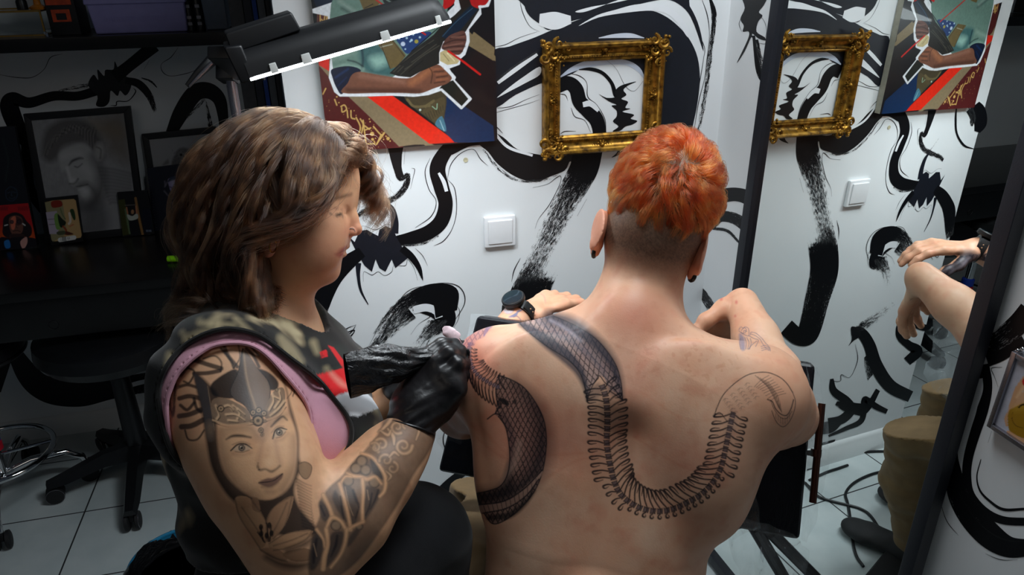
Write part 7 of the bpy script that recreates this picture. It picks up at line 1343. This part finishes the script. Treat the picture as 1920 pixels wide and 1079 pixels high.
def paint_small(P, V):
    p = Paint(P, S(22, 20, 22), .5).org((0, 340), 5.647); p.poly([(1250,200),(1320,190),(1380,560),(1300,580)], S(64, 66, 26), 1, sm=False); p.stroke([(1330,300),(1350,420),(1375,550)], S(120, 150, 110), 16, .7, soft=10); p.stroke([(1435,180),(1470,380),(1510,560)], S(150, 110, 62), 26); p.poly([(1370,420),(1450,400),(1460,570),(1390,570)], S(20, 20, 28))
    p.poly([(1345,350),(1400,370),(1450,340),(1458,395),(1370,415)], S(190, 196, 184)); p.dot(1403, 325, 16, S(180, 130, 90), ry=24); p.stroke([(1340,280),(1352,345)], S(186, 120, 84), 14); p.stroke([(1440,265),(1448,340)], S(190, 126, 90), 16); p.stroke([(1325,256),(1430,250)], S(130, 120, 110), 8, .7)
    p.poly([(1500,300),(1600,290),(1620,540),(1520,550)], S(14, 18, 36), 1, sm=False)
    for x in (1550, 1565, 1580, 1595): p.stroke([(x,518),(x+3,534)], S(150, 160, 180), 6)
    return p.c
card('photo_card', [(219.6, 361), (276, 357), (290, 438.5), (230, 445)], (262, 441.5), 6, .008, paint_small, 'dark photo card of a standing figure in a white shirt, arms raised', 'card', 110, 120)
def paint_sketch(P, V):
    p = Paint(P, S(26, 28, 42), .5).org((260, 220), 4.907); p.poly([(270,570),(330,560),(372,600),(368,660),(330,710),(300,690),(280,640)], S(150, 140, 180)); p.poly([(265,600),(290,555),(350,545),(380,590),(372,620),(340,580),(290,590)], S(50, 60, 80)); p.stroke([(285,640),(310,650)], S(50, 34, 80), 10, .9, soft=6); p.stroke([(335,650),(362,645)], S(50, 34, 80), 10, .9, soft=6); p.dot(322, 610, 26, S(190, 186, 206), .6, soft=22); p.stroke([(315,690),(335,690)], S(90, 60, 110), 6, .8)
    for q in ([(240,590),(245,630)],[(235,680),(270,720)],[(270,770),(310,745),(360,750)],[(300,790),(340,770)],[(380,680),(400,720)],[(240,640),(262,600)]): p.stroke(q, S(120, 116, 130), 12, .7, soft=6)
    p.stroke([(250,800),(235,850),(262,900),(320,940)], S(70, 72, 84), 3, .6); return p.c
sk_t, q, n = card('sketchbook', [(275, 316), (368, 304), (392, 421), (291, 434)], (335, 428), 6, .010, paint_sketch, 'dark blue spiral sketchbook with a pale violet face on its cover', 'sketchbook', 130, 150, 'cover')
mb = MB()
for i in range(24): c = q[0]+(q[3]-q[0])*((i+.7)/24)+(q[1]-q[0])*.03; mb.torus(c-n*.005, .0055, .0007, unit(q[3]-q[0]), 14, 5)
mb.build('spiral_binding', M['silver'], sk_t)
mk = empty('highlighter_marker', onplane(328, 486, NZ, .725), 'bright green highlighter marker lying on the black desk', 'marker'); mb = MB(); A_, B_ = onplane(314, 486, NZ, .734), onplane(345, 485, NZ, .734); ax_ = unit(B_-A_); mb.lathe([(0, 0), (.0085, .001), (.009, .004), (.009, np.linalg.norm(B_-A_))], A_, ax_, 20); mb.build('cap', mat('lime_plastic', S(150, 232, 20), .35, var=.02), mk); mb = MB(); mb.lathe([(.0085, 0), (.0085, .07), (.007, .075), (0, .075)], B_, ax_, 20); mb.build('barrel', M['black_plastic'], mk)
# things on the shelf
zs = 1.3185; M['lavender'] = mat('lavender_plastic', S(150, 146, 200), .5, var=.04)
lx0, lx1 = yp(172, 60, .66)[0], yp(352, 55, .66)[0]; lv = empty('storage_box', ((lx0+lx1)/2, .72, zs), 'lavender plastic storage box with a raised lid edge on the shelf', 'box')
mb = MB(); b0, b1 = .012, 0; zt = zs+.085; mb.hexa([(lx0+.008, .664, zs), (lx1-.002, .664, zs), (lx1-.002, .79, zs), (lx0+.008, .79, zs), (lx0, .656, zt), (lx1+.004, .656, zt), (lx1+.004, .80, zt), (lx0, .80, zt)], .006); mb.build('tub', M['lavender'], lv)
mb = MB(); mb.hexa([(lx0-.004, .652, zt-.012), (lx1+.008, .652, zt-.012), (lx1+.008, .804, zt-.012), (lx0-.004, .804, zt-.012), (lx0-.002, .654, zt+.012), (lx1+.006, .654, zt+.012), (lx1+.006, .802, zt+.012), (lx0-.002, .802, zt+.012)], .005); mb.build('lid', M['lavender'], lv)
def text_mesh(name, s, size, ext, origin, ex, ey, material, parent, font_scale=1.0):
    fc = bpy.data.curves.new('lettering', 'FONT'); fc.body = s; fc.size = size; fc.extrude = ext; fc.align_x = 'CENTER'; fc.align_y = 'CENTER'; fo_ = bpy.data.objects.new('lettering', fc); COL.objects.link(fo_); dg = bpy.context.evaluated_depsgraph_get(); me = bpy.data.meshes.new_from_object(fo_.evaluated_get(dg)); bpy.data.objects.remove(fo_); bpy.data.curves.remove(fc)
    ez = np.cross(ex, ey); off = worldloc(parent); X = np.array([v.co[:] for v in me.vertices]); Y = origin+X[:, :1]*ex*font_scale+X[:, 1:2]*ey+X[:, 2:]*ez-off; me.vertices.foreach_set('co', Y.astype(np.float32).ravel()); me.update(); me.materials.clear(); return new_obj(name, me, parent, material)
text_mesh('raised_lettering', 'NAMIER BOYDOMS TIFTEAX', .016, .0008, np.array([(lx0+lx1)/2+.002, .6605, zs+.036]), np.array([1.0, 0, 0]), unit((0, -.09, 1)), M['lavender'], lv, .78)
def boxthing(name, x0, x1, y0, y1, h, material, label, cat, parts=()):
    X0, X1 = yp(x0, 60, y0)[0], yp(x1, 60, y0)[0]; t = empty(name, ((X0+X1)/2, (y0+y1)/2, zs), label, cat); mb = MB(); mb.box(((X0+X1)/2, (y0+y1)/2, zs+h/2), (X1-X0, y1-y0, h), bev=.002); mb.build('body_block', material, t); return t, X0, X1
M['orange_print'] = mat('orange_print', S(186, 66, 26), .5, var=.25, bscale=90)
t, X0, X1 = boxthing('book_box', 96, 152, .68, .78, .17, M['black_paint'], 'black box with an orange printed panel left of the lavender box', 'box')
mb = MB(); mb.box(((X0+X1)/2-.002, .679, zs+.085), ((X1-X0)*.84, .002, .022)); mb.box(((X0+X1)/2-.002, .679, zs+.048), ((X1-X0)*.62, .002, .030)); mb.build('printed_panel', M['orange_print'], t); mb = MB(); mb.box(((X0+X1)/2-.002, .6785, zs+.046), ((X1-X0)*.34, .002, .016)); mb.build('dark_print', M['black_paint'], t)
X0, X1 = yp(-95, 60, .66)[0], yp(84, 60, .66)[0]; gt = empty('glass_display_box', ((X0+X1)/2, .73, zs), 'clear glass box with brass edges at the left end of the shelf', 'glass box'); M['brass'] = mat('brass', S(190, 150, 80), .3, metal=.9)
m = NT('clear_glass'); m.b.inputs['Base Color'].default_value = (.9, .95, .94, 1); setp(m.b, rough=.05, trans=1.0, ior=1.2); M['glass'] = m.m
gz0, gz1 = zs+.004, zs+.062; mb = MB()
for z in (gz0, gz1):
    for y in (.66, .80): mb.box(((X0+X1)/2, y, z), (X1-X0, .004, .004))
    for x in (X0, X1): mb.box((x, .73, z), (.004, .14, .004))
for x in (X0, X1):
    for y in (.66, .80): mb.box((x, y, (gz0+gz1)/2), (.004, .004, gz1-gz0))
mb.build('brass_edges', M['brass'], gt); mb = MB(); mb.box(((X0+X1)/2, .73, (gz0+gz1)/2), (X1-X0-.006, .134, gz1-gz0-.006)); mb.build('glass_panes', M['glass'], gt); mb = MB(); mb.tube([(X1+.001, .657, gz0+.006), (X1+.006, .650, gz0)], .004, 8); mb.lathe([(0, 0), (.004, .002), (.004, .012), (0, .014)], (X1+.008, .648, gz0-.006), (0, 0, 1), 10); mb.build('clasp', M['chrome'], gt)
M['amber'] = mat('amber_plastic', S(196, 120, 30), .35)
fg = yp(70, 8, .70); mb = MB(); mb.lathe([(0, 0), (.018, 0), (.020, .006), (.009, .012), (.007, .03), (.010, .036), (0, .042)], (fg[0], .70, gz1+.002), n=18); tag(mb.build('figurine', M['amber'], org=(fg[0], .70, gz1)), 'tiny amber figurine standing on the glass box', 'figurine')
fg = yp(40, 6, .70); mb = MB(); mb.lathe([(0, 0), (.013, 0), (.013, .02), (.008, .03), (.012, .05), (0, .055)], (fg[0], .70, gz1+.002), n=16); tag(mb.build('ink_pot', M['black_plastic'], org=(fg[0], .70, gz1)), 'small black pot standing on the glass box', 'pot')
for i, (px_, r_) in enumerate(((358, .013), (376, .013))):
    X = yp(px_+2, 60, .69)[0]; t = empty('ink_bottle', (X, .69, zs), ['black ink bottle right beside the lavender box', 'black ink bottle beside the clear container'][i], 'bottle', 'ink bottles on the shelf'); mb = MB(); mb.lathe([(0, 0), (r_, 0), (r_, .085), (r_*.5, .098), (r_*.5, .105), (0, .105)], (X, .69, zs), n=20); mb.build('bottle_body', M['black_plastic'], t); mb = MB(); 
    for z in (.018, .034, .062): mb.box((X+.001, .69-r_-.0005, zs+z), (.011, .001, .008))
    mb.build('bottle_label', mat('label_print', S(150, 150, 160), .5), t)
X0, X1 = yp(388, 60, .68)[0], yp(430, 60, .68)[0]; mb = MB(); mb.hexa([(X0, .68, zs), (X1, .68, zs), (X1, .78, zs), (X0, .78, zs), (X0-.004, .676, zs+.14), (X1+.002, .676, zs+.14), (X1+.002, .784, zs+.14), (X0-.004, .784, zs+.14)], .006); M['milky'] = mat('milky_plastic', S(96, 108, 124), .35, var=.08); tag(mb.build('plastic_container', M['milky'], org=((X0+X1)/2, .73, zs)), 'grey translucent container at the right end of the shelf', 'container')
# boards and rolled sheets standing by the wall's end
for i, (x0, x1, y_, zt_, cc, lab) in enumerate(((436, 462, .60, 1.62, S(74, 74, 78), 'wide grey board standing left of the blue folder'), (464, 478, .55, 1.60, S(40, 42, 52), 'thin dark board touching the blue folder'), (480, 488, .50, 1.60, S(20, 64, 150), 'narrow blue folder standing among the boards'), (490, 503, .48, 1.60, S(88, 92, 98), 'pale grey board standing right of the blue folder'), (505, 512, .46, 1.60, S(26, 26, 30), 'narrow black board nearest the painted wall'))):
    a0, a1 = yp(x0, 60, y_)[0], yp(x1, 60, y_)[0]; mb = MB(); mb.box(((a0+a1)/2, y_+.04, (  .727+zt_)/2), (a1-a0, .08, zt_-  .727), bev=.001); tag(mb.build('portfolio_board', mat('board_%d' % i, cc, .6), org=((a0+a1)/2, y_+.04,   .727)), lab, 'board', 'boards standing on the desk')
# swivel chair under the desk
def castor(parent, c, ax_, mt_=None, r_=.026, w_=.030):
    mb = MB(); c = np.array([c[0], c[1], r_+.0005]); ax_ = unit(ax_)
    for s_ in (-1, 1): mb.lathe([(0, s_*w_*.28-.0), (r_*.9, s_*w_*.28), (r_, s_*w_*.34), (r_, s_*w_*.62), (r_*.8, s_*w_*.70), (0, s_*w_*.70)], c, ax_, 22)
    mb.box(c+(0, 0, r_*.6), (w_*.5, w_*.5, r_*1.2), bev=.004); o_ = mb.build('castor', M['rubber'], parent); mb = MB(); mb.torus(c+ax_*w_*.60, r_*.93, .0016, ax_, 24, 6); mb.build('wheel_rim', mt_ or M['silver'], o_); return o_
def castor_parent_fix(): pass
cc = np.array([-.685, .560, 0]); ch = empty('swivel_chair', cc, 'black swivel chair with five spoked base pushed under the desk', 'chair')
so = np.array([-.665, .53, 0]); mb = MB(); mb.lathe([(0, .455), (.12, .452), (.185, .470), (.205, .50), (.200, .535), (.17, .55), (0, .553)], so, n=40); mb.build('seat', M['black_plastic'], ch)
mb = MB(); mb.tube([cc+NZ*.36, (cc+so)/2+NZ*.46], .0145, 16); mb.build('gas_lift', M['chrome'], ch); mb = MB(); mb.tube([cc+NZ*.10, cc+NZ*.22, cc+NZ*.37], [.032, .030, .026], 18); mb.build('lift_shroud', M['black_plastic'], ch)
for p_ in ((-.91, .507), (-.671, .322), (-.845, .755), (-.56, .77), (-.45, .47)):
    e_ = np.array([p_[0], p_[1], 0]); d_ = unit(e_-cc); e_ = cc+d_*.245; mb = MB(); s_ = np.cross(NZ, d_); V = []
    for t, zz, hw_, hh_ in ((.0, .125, .030, .035), (.4, .115, .024, .028), (.85, .080, .022, .018), (1.06, .068, .018, .012)):
        c = cc+(e_-cc)*t; V += [c+s_*hw_+NZ*(zz-hh_), c+s_*hw_*.6+NZ*(zz+hh_*.4), c-s_*hw_*.6+NZ*(zz+hh_*.4), c-s_*hw_+NZ*(zz-hh_)]
    mb.add(V, [(i*4+j, i*4+(j+1) % 4, (i+1)*4+(j+1) % 4, (i+1)*4+j) for i in range(3) for j in range(4)]+[(3, 2, 1, 0), (12, 13, 14, 15)]); mb.build('base_leg', M['black_plastic'], ch); castor(ch, e_, s_)
# chrome stool at the left edge
c2 = np.array([-1.055, .53, 0]); cs_ = empty('chrome_stool', c2, 'chrome rolling stool with a foot ring at the left edge', 'stool')
mb = MB(); mb.torus(c2+NZ*.175, .150, .0085, NZ, 60, 12); 
for a_ in (15, 105, 195, 285): a_ = math.radians(a_); mb.tube([c2+NZ*.175, c2+NZ*.175+.15*np.array([math.cos(a_), math.sin(a_), 0])], .005, 8)
mb.build('foot_ring', M['chrome'], cs_); mb = MB(); mb.tube([c2+NZ*.10, c2+NZ*.50], .017, 16); mb.build('column', M['chrome'], cs_)
mb = MB(); mb.lathe([(.018, .19), (.026, .195), (.026, .215), (.018, .22)], c2, n=20); mb.build('collar', mat('red_plastic', S(200, 30, 50), .4), cs_); mb = MB(); mb.lathe([(.018, .22), (.025, .222), (.025, .25), (.018, .255)], c2, n=20); mb.build('collar_band', mat('blue_plastic', S(30, 60, 160), .4), cs_)
mb = MB(); mb.lathe([(0, .50), (.14, .50), (.16, .515), (.16, .545), (.145, .56), (0, .562)], c2, n=36); mb.torus(c2+NZ*.505, .155, .006, NZ, 48, 8); mb.build('seat', M['black_plastic'], cs_)
for a_ in (18, 92, 165, 237, 283):
    a_ = math.radians(a_); d_ = np.array([math.cos(a_), math.sin(a_), 0]); mb = MB(); mb.tube([c2+NZ*.105, c2+d_*.08+NZ*.125, c2+d_*.17+NZ*.12, c2+d_*.205+NZ*.09, c2+d_*.215+NZ*.055], [.012, .0125, .012, .011, .010], 12); mb.build('base_leg', M['chrome'], cs_); castor(cs_, c2+d_*.215, np.cross(NZ, d_), M['black_plastic'])
# waste basket with a black bag
bc = np.array([K(345, 1079, 1.80)[0], K(345, 1079, 1.80)[1], 0]); bk = empty('waste_basket', bc, 'blue slatted waste basket lined with a black bin bag', 'waste basket'); M['blue_bin'] = mat('blue_bin_plastic', S(34, 120, 160), .35, var=.04); bh = K(345, 1030, 1.82)[2]; bh = max(.16, min(.30, bh)); R_b = .115
mb = MB(); nb_ = 44
mb.lathe([(R_b*.78, .0), (R_b*.78, .012), (0, .012)], bc, n=44); mb.torus(bc+NZ*bh, R_b, .005, NZ, 60, 8)
mb.lathe([(R_b*.94, bh*.80), (R_b, bh), (R_b-.004, bh), (R_b*.92, bh*.80)], bc, n=44); mb.lathe([(R_b*.78, .0), (R_b*.83, bh*.22), (R_b*.80, bh*.22)], bc, n=44)
for i in range(nb_):
    if i % 2: continue
    a0, a1 = 2*math.pi*i/nb_, 2*math.pi*(i+.95)/nb_; V = [bc+np.array([r_*math.cos(a_), r_*math.sin(a_), z]) for r_, z in ((R_b*.83, bh*.2), (R_b*.95, bh*.82)) for a_ in (a0, a1)]; V += [bc+np.array([(r_-.003)*math.cos(a_), (r_-.003)*math.sin(a_), z]) for r_, z in ((R_b*.83, bh*.2), (R_b*.95, bh*.82)) for a_ in (a0, a1)]; mb.hexa([V[0], V[1], V[5], V[4], V[2], V[3], V[7], V[6]])
mb.build('basket', M['blue_bin'], bk)
mb = MB(); Vv = []; nr = 60
for k_, (r_, z) in enumerate(((.70, .03), (.80, .4), (.90, .85), (.96, 1.03), (1.08, 1.02), (1.12, .80), (1.10, .52))):
    for j in range(nr): th = 2*math.pi*j/nr; w_ = (1.0 if (math.cos(th-3.4) > -.35 or k_ < 3) else .9); dz = .10*mnoise.noise(Vector((math.cos(th)*2, math.sin(th)*2, k_*.9))); cr = 1+.07*mnoise.noise(Vector((math.cos(th)*5, math.sin(th)*5, k_*1.3))); rr_ = r_*cr if math.cos(th-3.6) > -.2 or k_ < 4 else min(r_, .95)*cr; Vv.append(bc+np.array([R_b*rr_*math.cos(th), R_b*rr_*math.sin(th), bh*((z+dz*(1 if k_ > 2 else .3)) if math.cos(th-3.6) > -.2 or k_ < 3 else min(z, .86))]))
mb.add(Vv, [(i*nr+j, i*nr+(j+1) % nr, (i+1)*nr+(j+1) % nr, (i+1)*nr+j) for i in range(6) for j in range(nr)]); mb.build('bin_bag', M['film_black'], bk)
# ================================================================== PAD the client leans on
m = NT('wrapped_black_vinyl'); m.b.inputs['Base Color'].default_value = (.006, .007, .010, 1); mp = m.co('Object', (90, 90, 5)); nz = m.node('ShaderNodeTexNoise', Scale=1.0, Detail=6.0, Roughness=.7); m.link(mp, nz.inputs['Vector']); setp(m.b, rough=.24, spec=.22, coat=.15, coatr=.05); m.bump(nz.outputs[0], .55, .006); M['wrapped'] = m.m
m = NT('cling_film'); m.b.inputs['Base Color'].default_value = (.85, .95, 1, 1); nz = m.node('ShaderNodeTexNoise', Scale=34.0, Detail=7.0, Roughness=.65); nz.inputs['Distortion'].default_value = 1.5; m.link(m.co('Object', (1, 1, .35)), nz.inputs['Vector']); setp(m.b, rough=.10, spec=1.0, alpha=.17, metal=.0); m.bump(nz.outputs[0], 1.0, .014)
fr_ = m.ramp(nz.outputs[0], [(.35, (.06,)*3), (.60, (.15,)*3), (.72, (.55,)*3)]); m.link(fr_, m.b.inputs['Alpha']); M['film'] = m.m
pBL, pBR, pTR = K(820, 885, 1.40), K(1500, 1015, 1.235), K(1530, 685, 1.225); pn = unit(np.cross(pBR-pBL, pTR-pBL)); pn = pn if pn@_fw < 0 else -pn; pTL = onplane(893, 592, pn, pBL@pn); pad = empty('client_chair', (.5*(pBL+pBR)[0], .5*(pBL+pBR)[1]+.06, 0), 'black padded tattoo chair back wrapped in clear film, under the bare arms', 'chair')
mb = MB(); F4 = [pBL, pBR, pTR, pTL]; B4 = [q-pn*.045 for q in F4]; mb.hexa([F4[0], F4[1], B4[1], B4[0], F4[3], F4[2], B4[2], B4[3]], .010); mb.build('backrest_pad', M['wrapped'], pad)
hc = K(1534, 850, 1.225); mb = MB(); hA, hB = K(1541, 757, 1.225), K(1524, 943, 1.215); mb.tube([hA, hB], .0058, 12); mb.tube([K(1515, 850, 1.235), K(1534, 850, 1.220)], .0045, 10); mb.lathe([(.0085, -.006), (.0085, .006)], K(1530, 850, 1.222), unit(hA-hB), 12); mb.build('lever_bar', mat('bronze_metal', S(74, 46, 38), .3, metal=.8), pad)
bs_c = np.array([.46, -.42, 0]); mid_ = .5*(pBL+pBR)-pn*.03
for a_, b_ in ((K(1425, 1008, 1.285), K(1476, 1095, 1.360)), (K(1462, 1016, 1.300), K(1540, 1095, 1.360))): mb = MB(); d_ = unit(b_-a_); mb.tube([a_-d_*.03, b_, b_-NZ*.05, (b_[0]-.03, b_[1], .02)], .011, 10); mb.build('leg', M['black_metal'], pad)
mb = MB(); mb.tube([mid_, np.array([mid_[0], mid_[1]+.02, .04])], .024, 16); mb.build('column', M['black_metal'], pad); mb = MB(); mb.box((mid_[0]+.06, mid_[1]+.02, .02), (.40, .30, .036), Matrix.Rotation(-.35, 3, 'Z'), bev=.012); mb.build('base_plate', M['rubber'], pad)
def film(name, grid_, amp=.006, th=.0004):
    nr_, nc = len(grid_), len(grid_[0]); G0 = np.array(grid_, float); u_ = np.linspace(0, nr_-1, 26); v_ = np.linspace(0, nc-1, 18); Vv = []
    for a_ in u_:
        for b_ in v_:
            i, j = min(int(a_), nr_-2), min(int(b_), nc-2); f, g = a_-i, b_-j; q = G0[i, j]*(1-f)*(1-g)+G0[i+1, j]*f*(1-g)+G0[i, j+1]*(1-f)*g+G0[i+1, j+1]*f*g; n = mnoise.noise_vector(Vector((q[0]*1.0, q[1]*1.0, q[2]*.6))*38); Vv.append(q+np.array(n[:])*amp)
    mb = MB(); mb.add(Vv, [(i*18+j, i*18+j+1, (i+1)*18+j+1, (i+1)*18+j) for i in range(25) for j in range(17)]); return mb.build(name, M['film'], pad, sharp=180)
film('film_wrap', [[K(1512, 690, 1.225), K(1536, 690, 1.255)], [K(1520, 760, 1.225), K(1552, 790, 1.235)], [K(1510, 860, 1.215), K(1554, 870, 1.225)], [K(1500, 960, 1.205), K(1540, 940, 1.225)], [K(1502, 1010, 1.205), K(1512, 1020, 1.225)]])
film('film_wrap', [[K(1376, 960, 1.210), K(1420, 975, 1.200), K(1500, 1008, 1.197)], [K(1366, 1010, 1.185), K(1420, 1030, 1.195), K(1520, 1035, 1.205)], [K(1380, 1079, 1.185), K(1440, 1079, 1.205), K(1510, 1079, 1.215)], [K(1390, 1130, 1.205), K(1440, 1140, 1.225), K(1500, 1130, 1.225)]], .010)
film('film_wrap', [[K(1390, 850, 1.200), K(1420, 850, 1.195)], [K(1378, 920, 1.195), K(1418, 930, 1.185)], [K(1372, 970, 1.187), K(1428, 972, 1.180)], [K(1376, 1005, 1.185), K(1430, 990, 1.185)]], .009)
film('film_wrap', [[K(832, 772, 1.36), K(874, 770, 1.36)], [K(800, 800, 1.38), K(866, 830, 1.39)], [K(826, 826, 1.40), K(850, 870, 1.405)]], .010)
def Km(x, y, s): X = onplane(x, y, MN, MD); C2 = CAM-2*(CAM@MN-MD)*MN; R = ray(x, y); R = R-2*(R@MN)*MN; return C2+R*s
film('film_wrap', [[Km(1748, 600, 1.80), Km(1812, 590, 1.76)], [Km(1752, 655, 1.80), Km(1806, 660, 1.76)], [Km(1728, 700, 1.78), Km(1800, 715, 1.74)], [Km(1768, 748, 1.76), Km(1790, 765, 1.74)]], .008)
film('film_wrap', [[K(884, 588, 1.44), K(945, 590, 1.44)], [K(880, 610, 1.42), K(950, 606, 1.425)], [K(872, 640, 1.40), K(950, 640, 1.41)]], .005)
# cables on the floor
def cable(pts, label):
    q = smooth_pts(np.array([p[:2] for p in pts]), 8); P = [(x, y, .0048) for x, y in q]; mb = MB(); mb.tube(P, .0042, 8); c = P[len(P)//2]; tag(mb.build('power_cable', M['cable'], org=c), label, 'cable', 'cables on the floor')
fc_ = lambda L_: [floorpt_m(1360+x/2.576, 660+y/2.576) for x, y in L_]
cable(fc_([(390,575),(480,545),(600,500),(680,490),(775,488)])+[floorpt_m(1700, 855)], 'black cable running straight beside the baseboard')
cable(fc_([(790,578),(700,600),(620,640),(580,690),(590,740),(600,800),(610,900),(630,990),(665,1045)]), 'black cable bending in a wide loop, seen in the mirror')
cable(fc_([(385,640),(440,700),(500,725),(580,745),(650,765),(700,800),(760,890),(820,980)]), 'black cable crossing under the looped cable toward the shoe')
cable([onplane(840, 1052, NZ, .005), onplane(870, 1047, NZ, .005), onplane(905, 1041, NZ, .005), onplane(960, 1036, NZ, .005)], 'short black cable visible left of the bare back')
hp2 = (hipc[0], hipc[1]); stool('rolling_stool', (hipc[0], hipc[1]-.0, 0), hipc[2]-.20, 'black rolling stool under the khaki trousers'); wh = K(430, 1150, 1.13); stool('rolling_stool', (wh[0]-.02, wh[1], 0), wh[2]-.15, 'black rolling stool under the black trousers', .19)
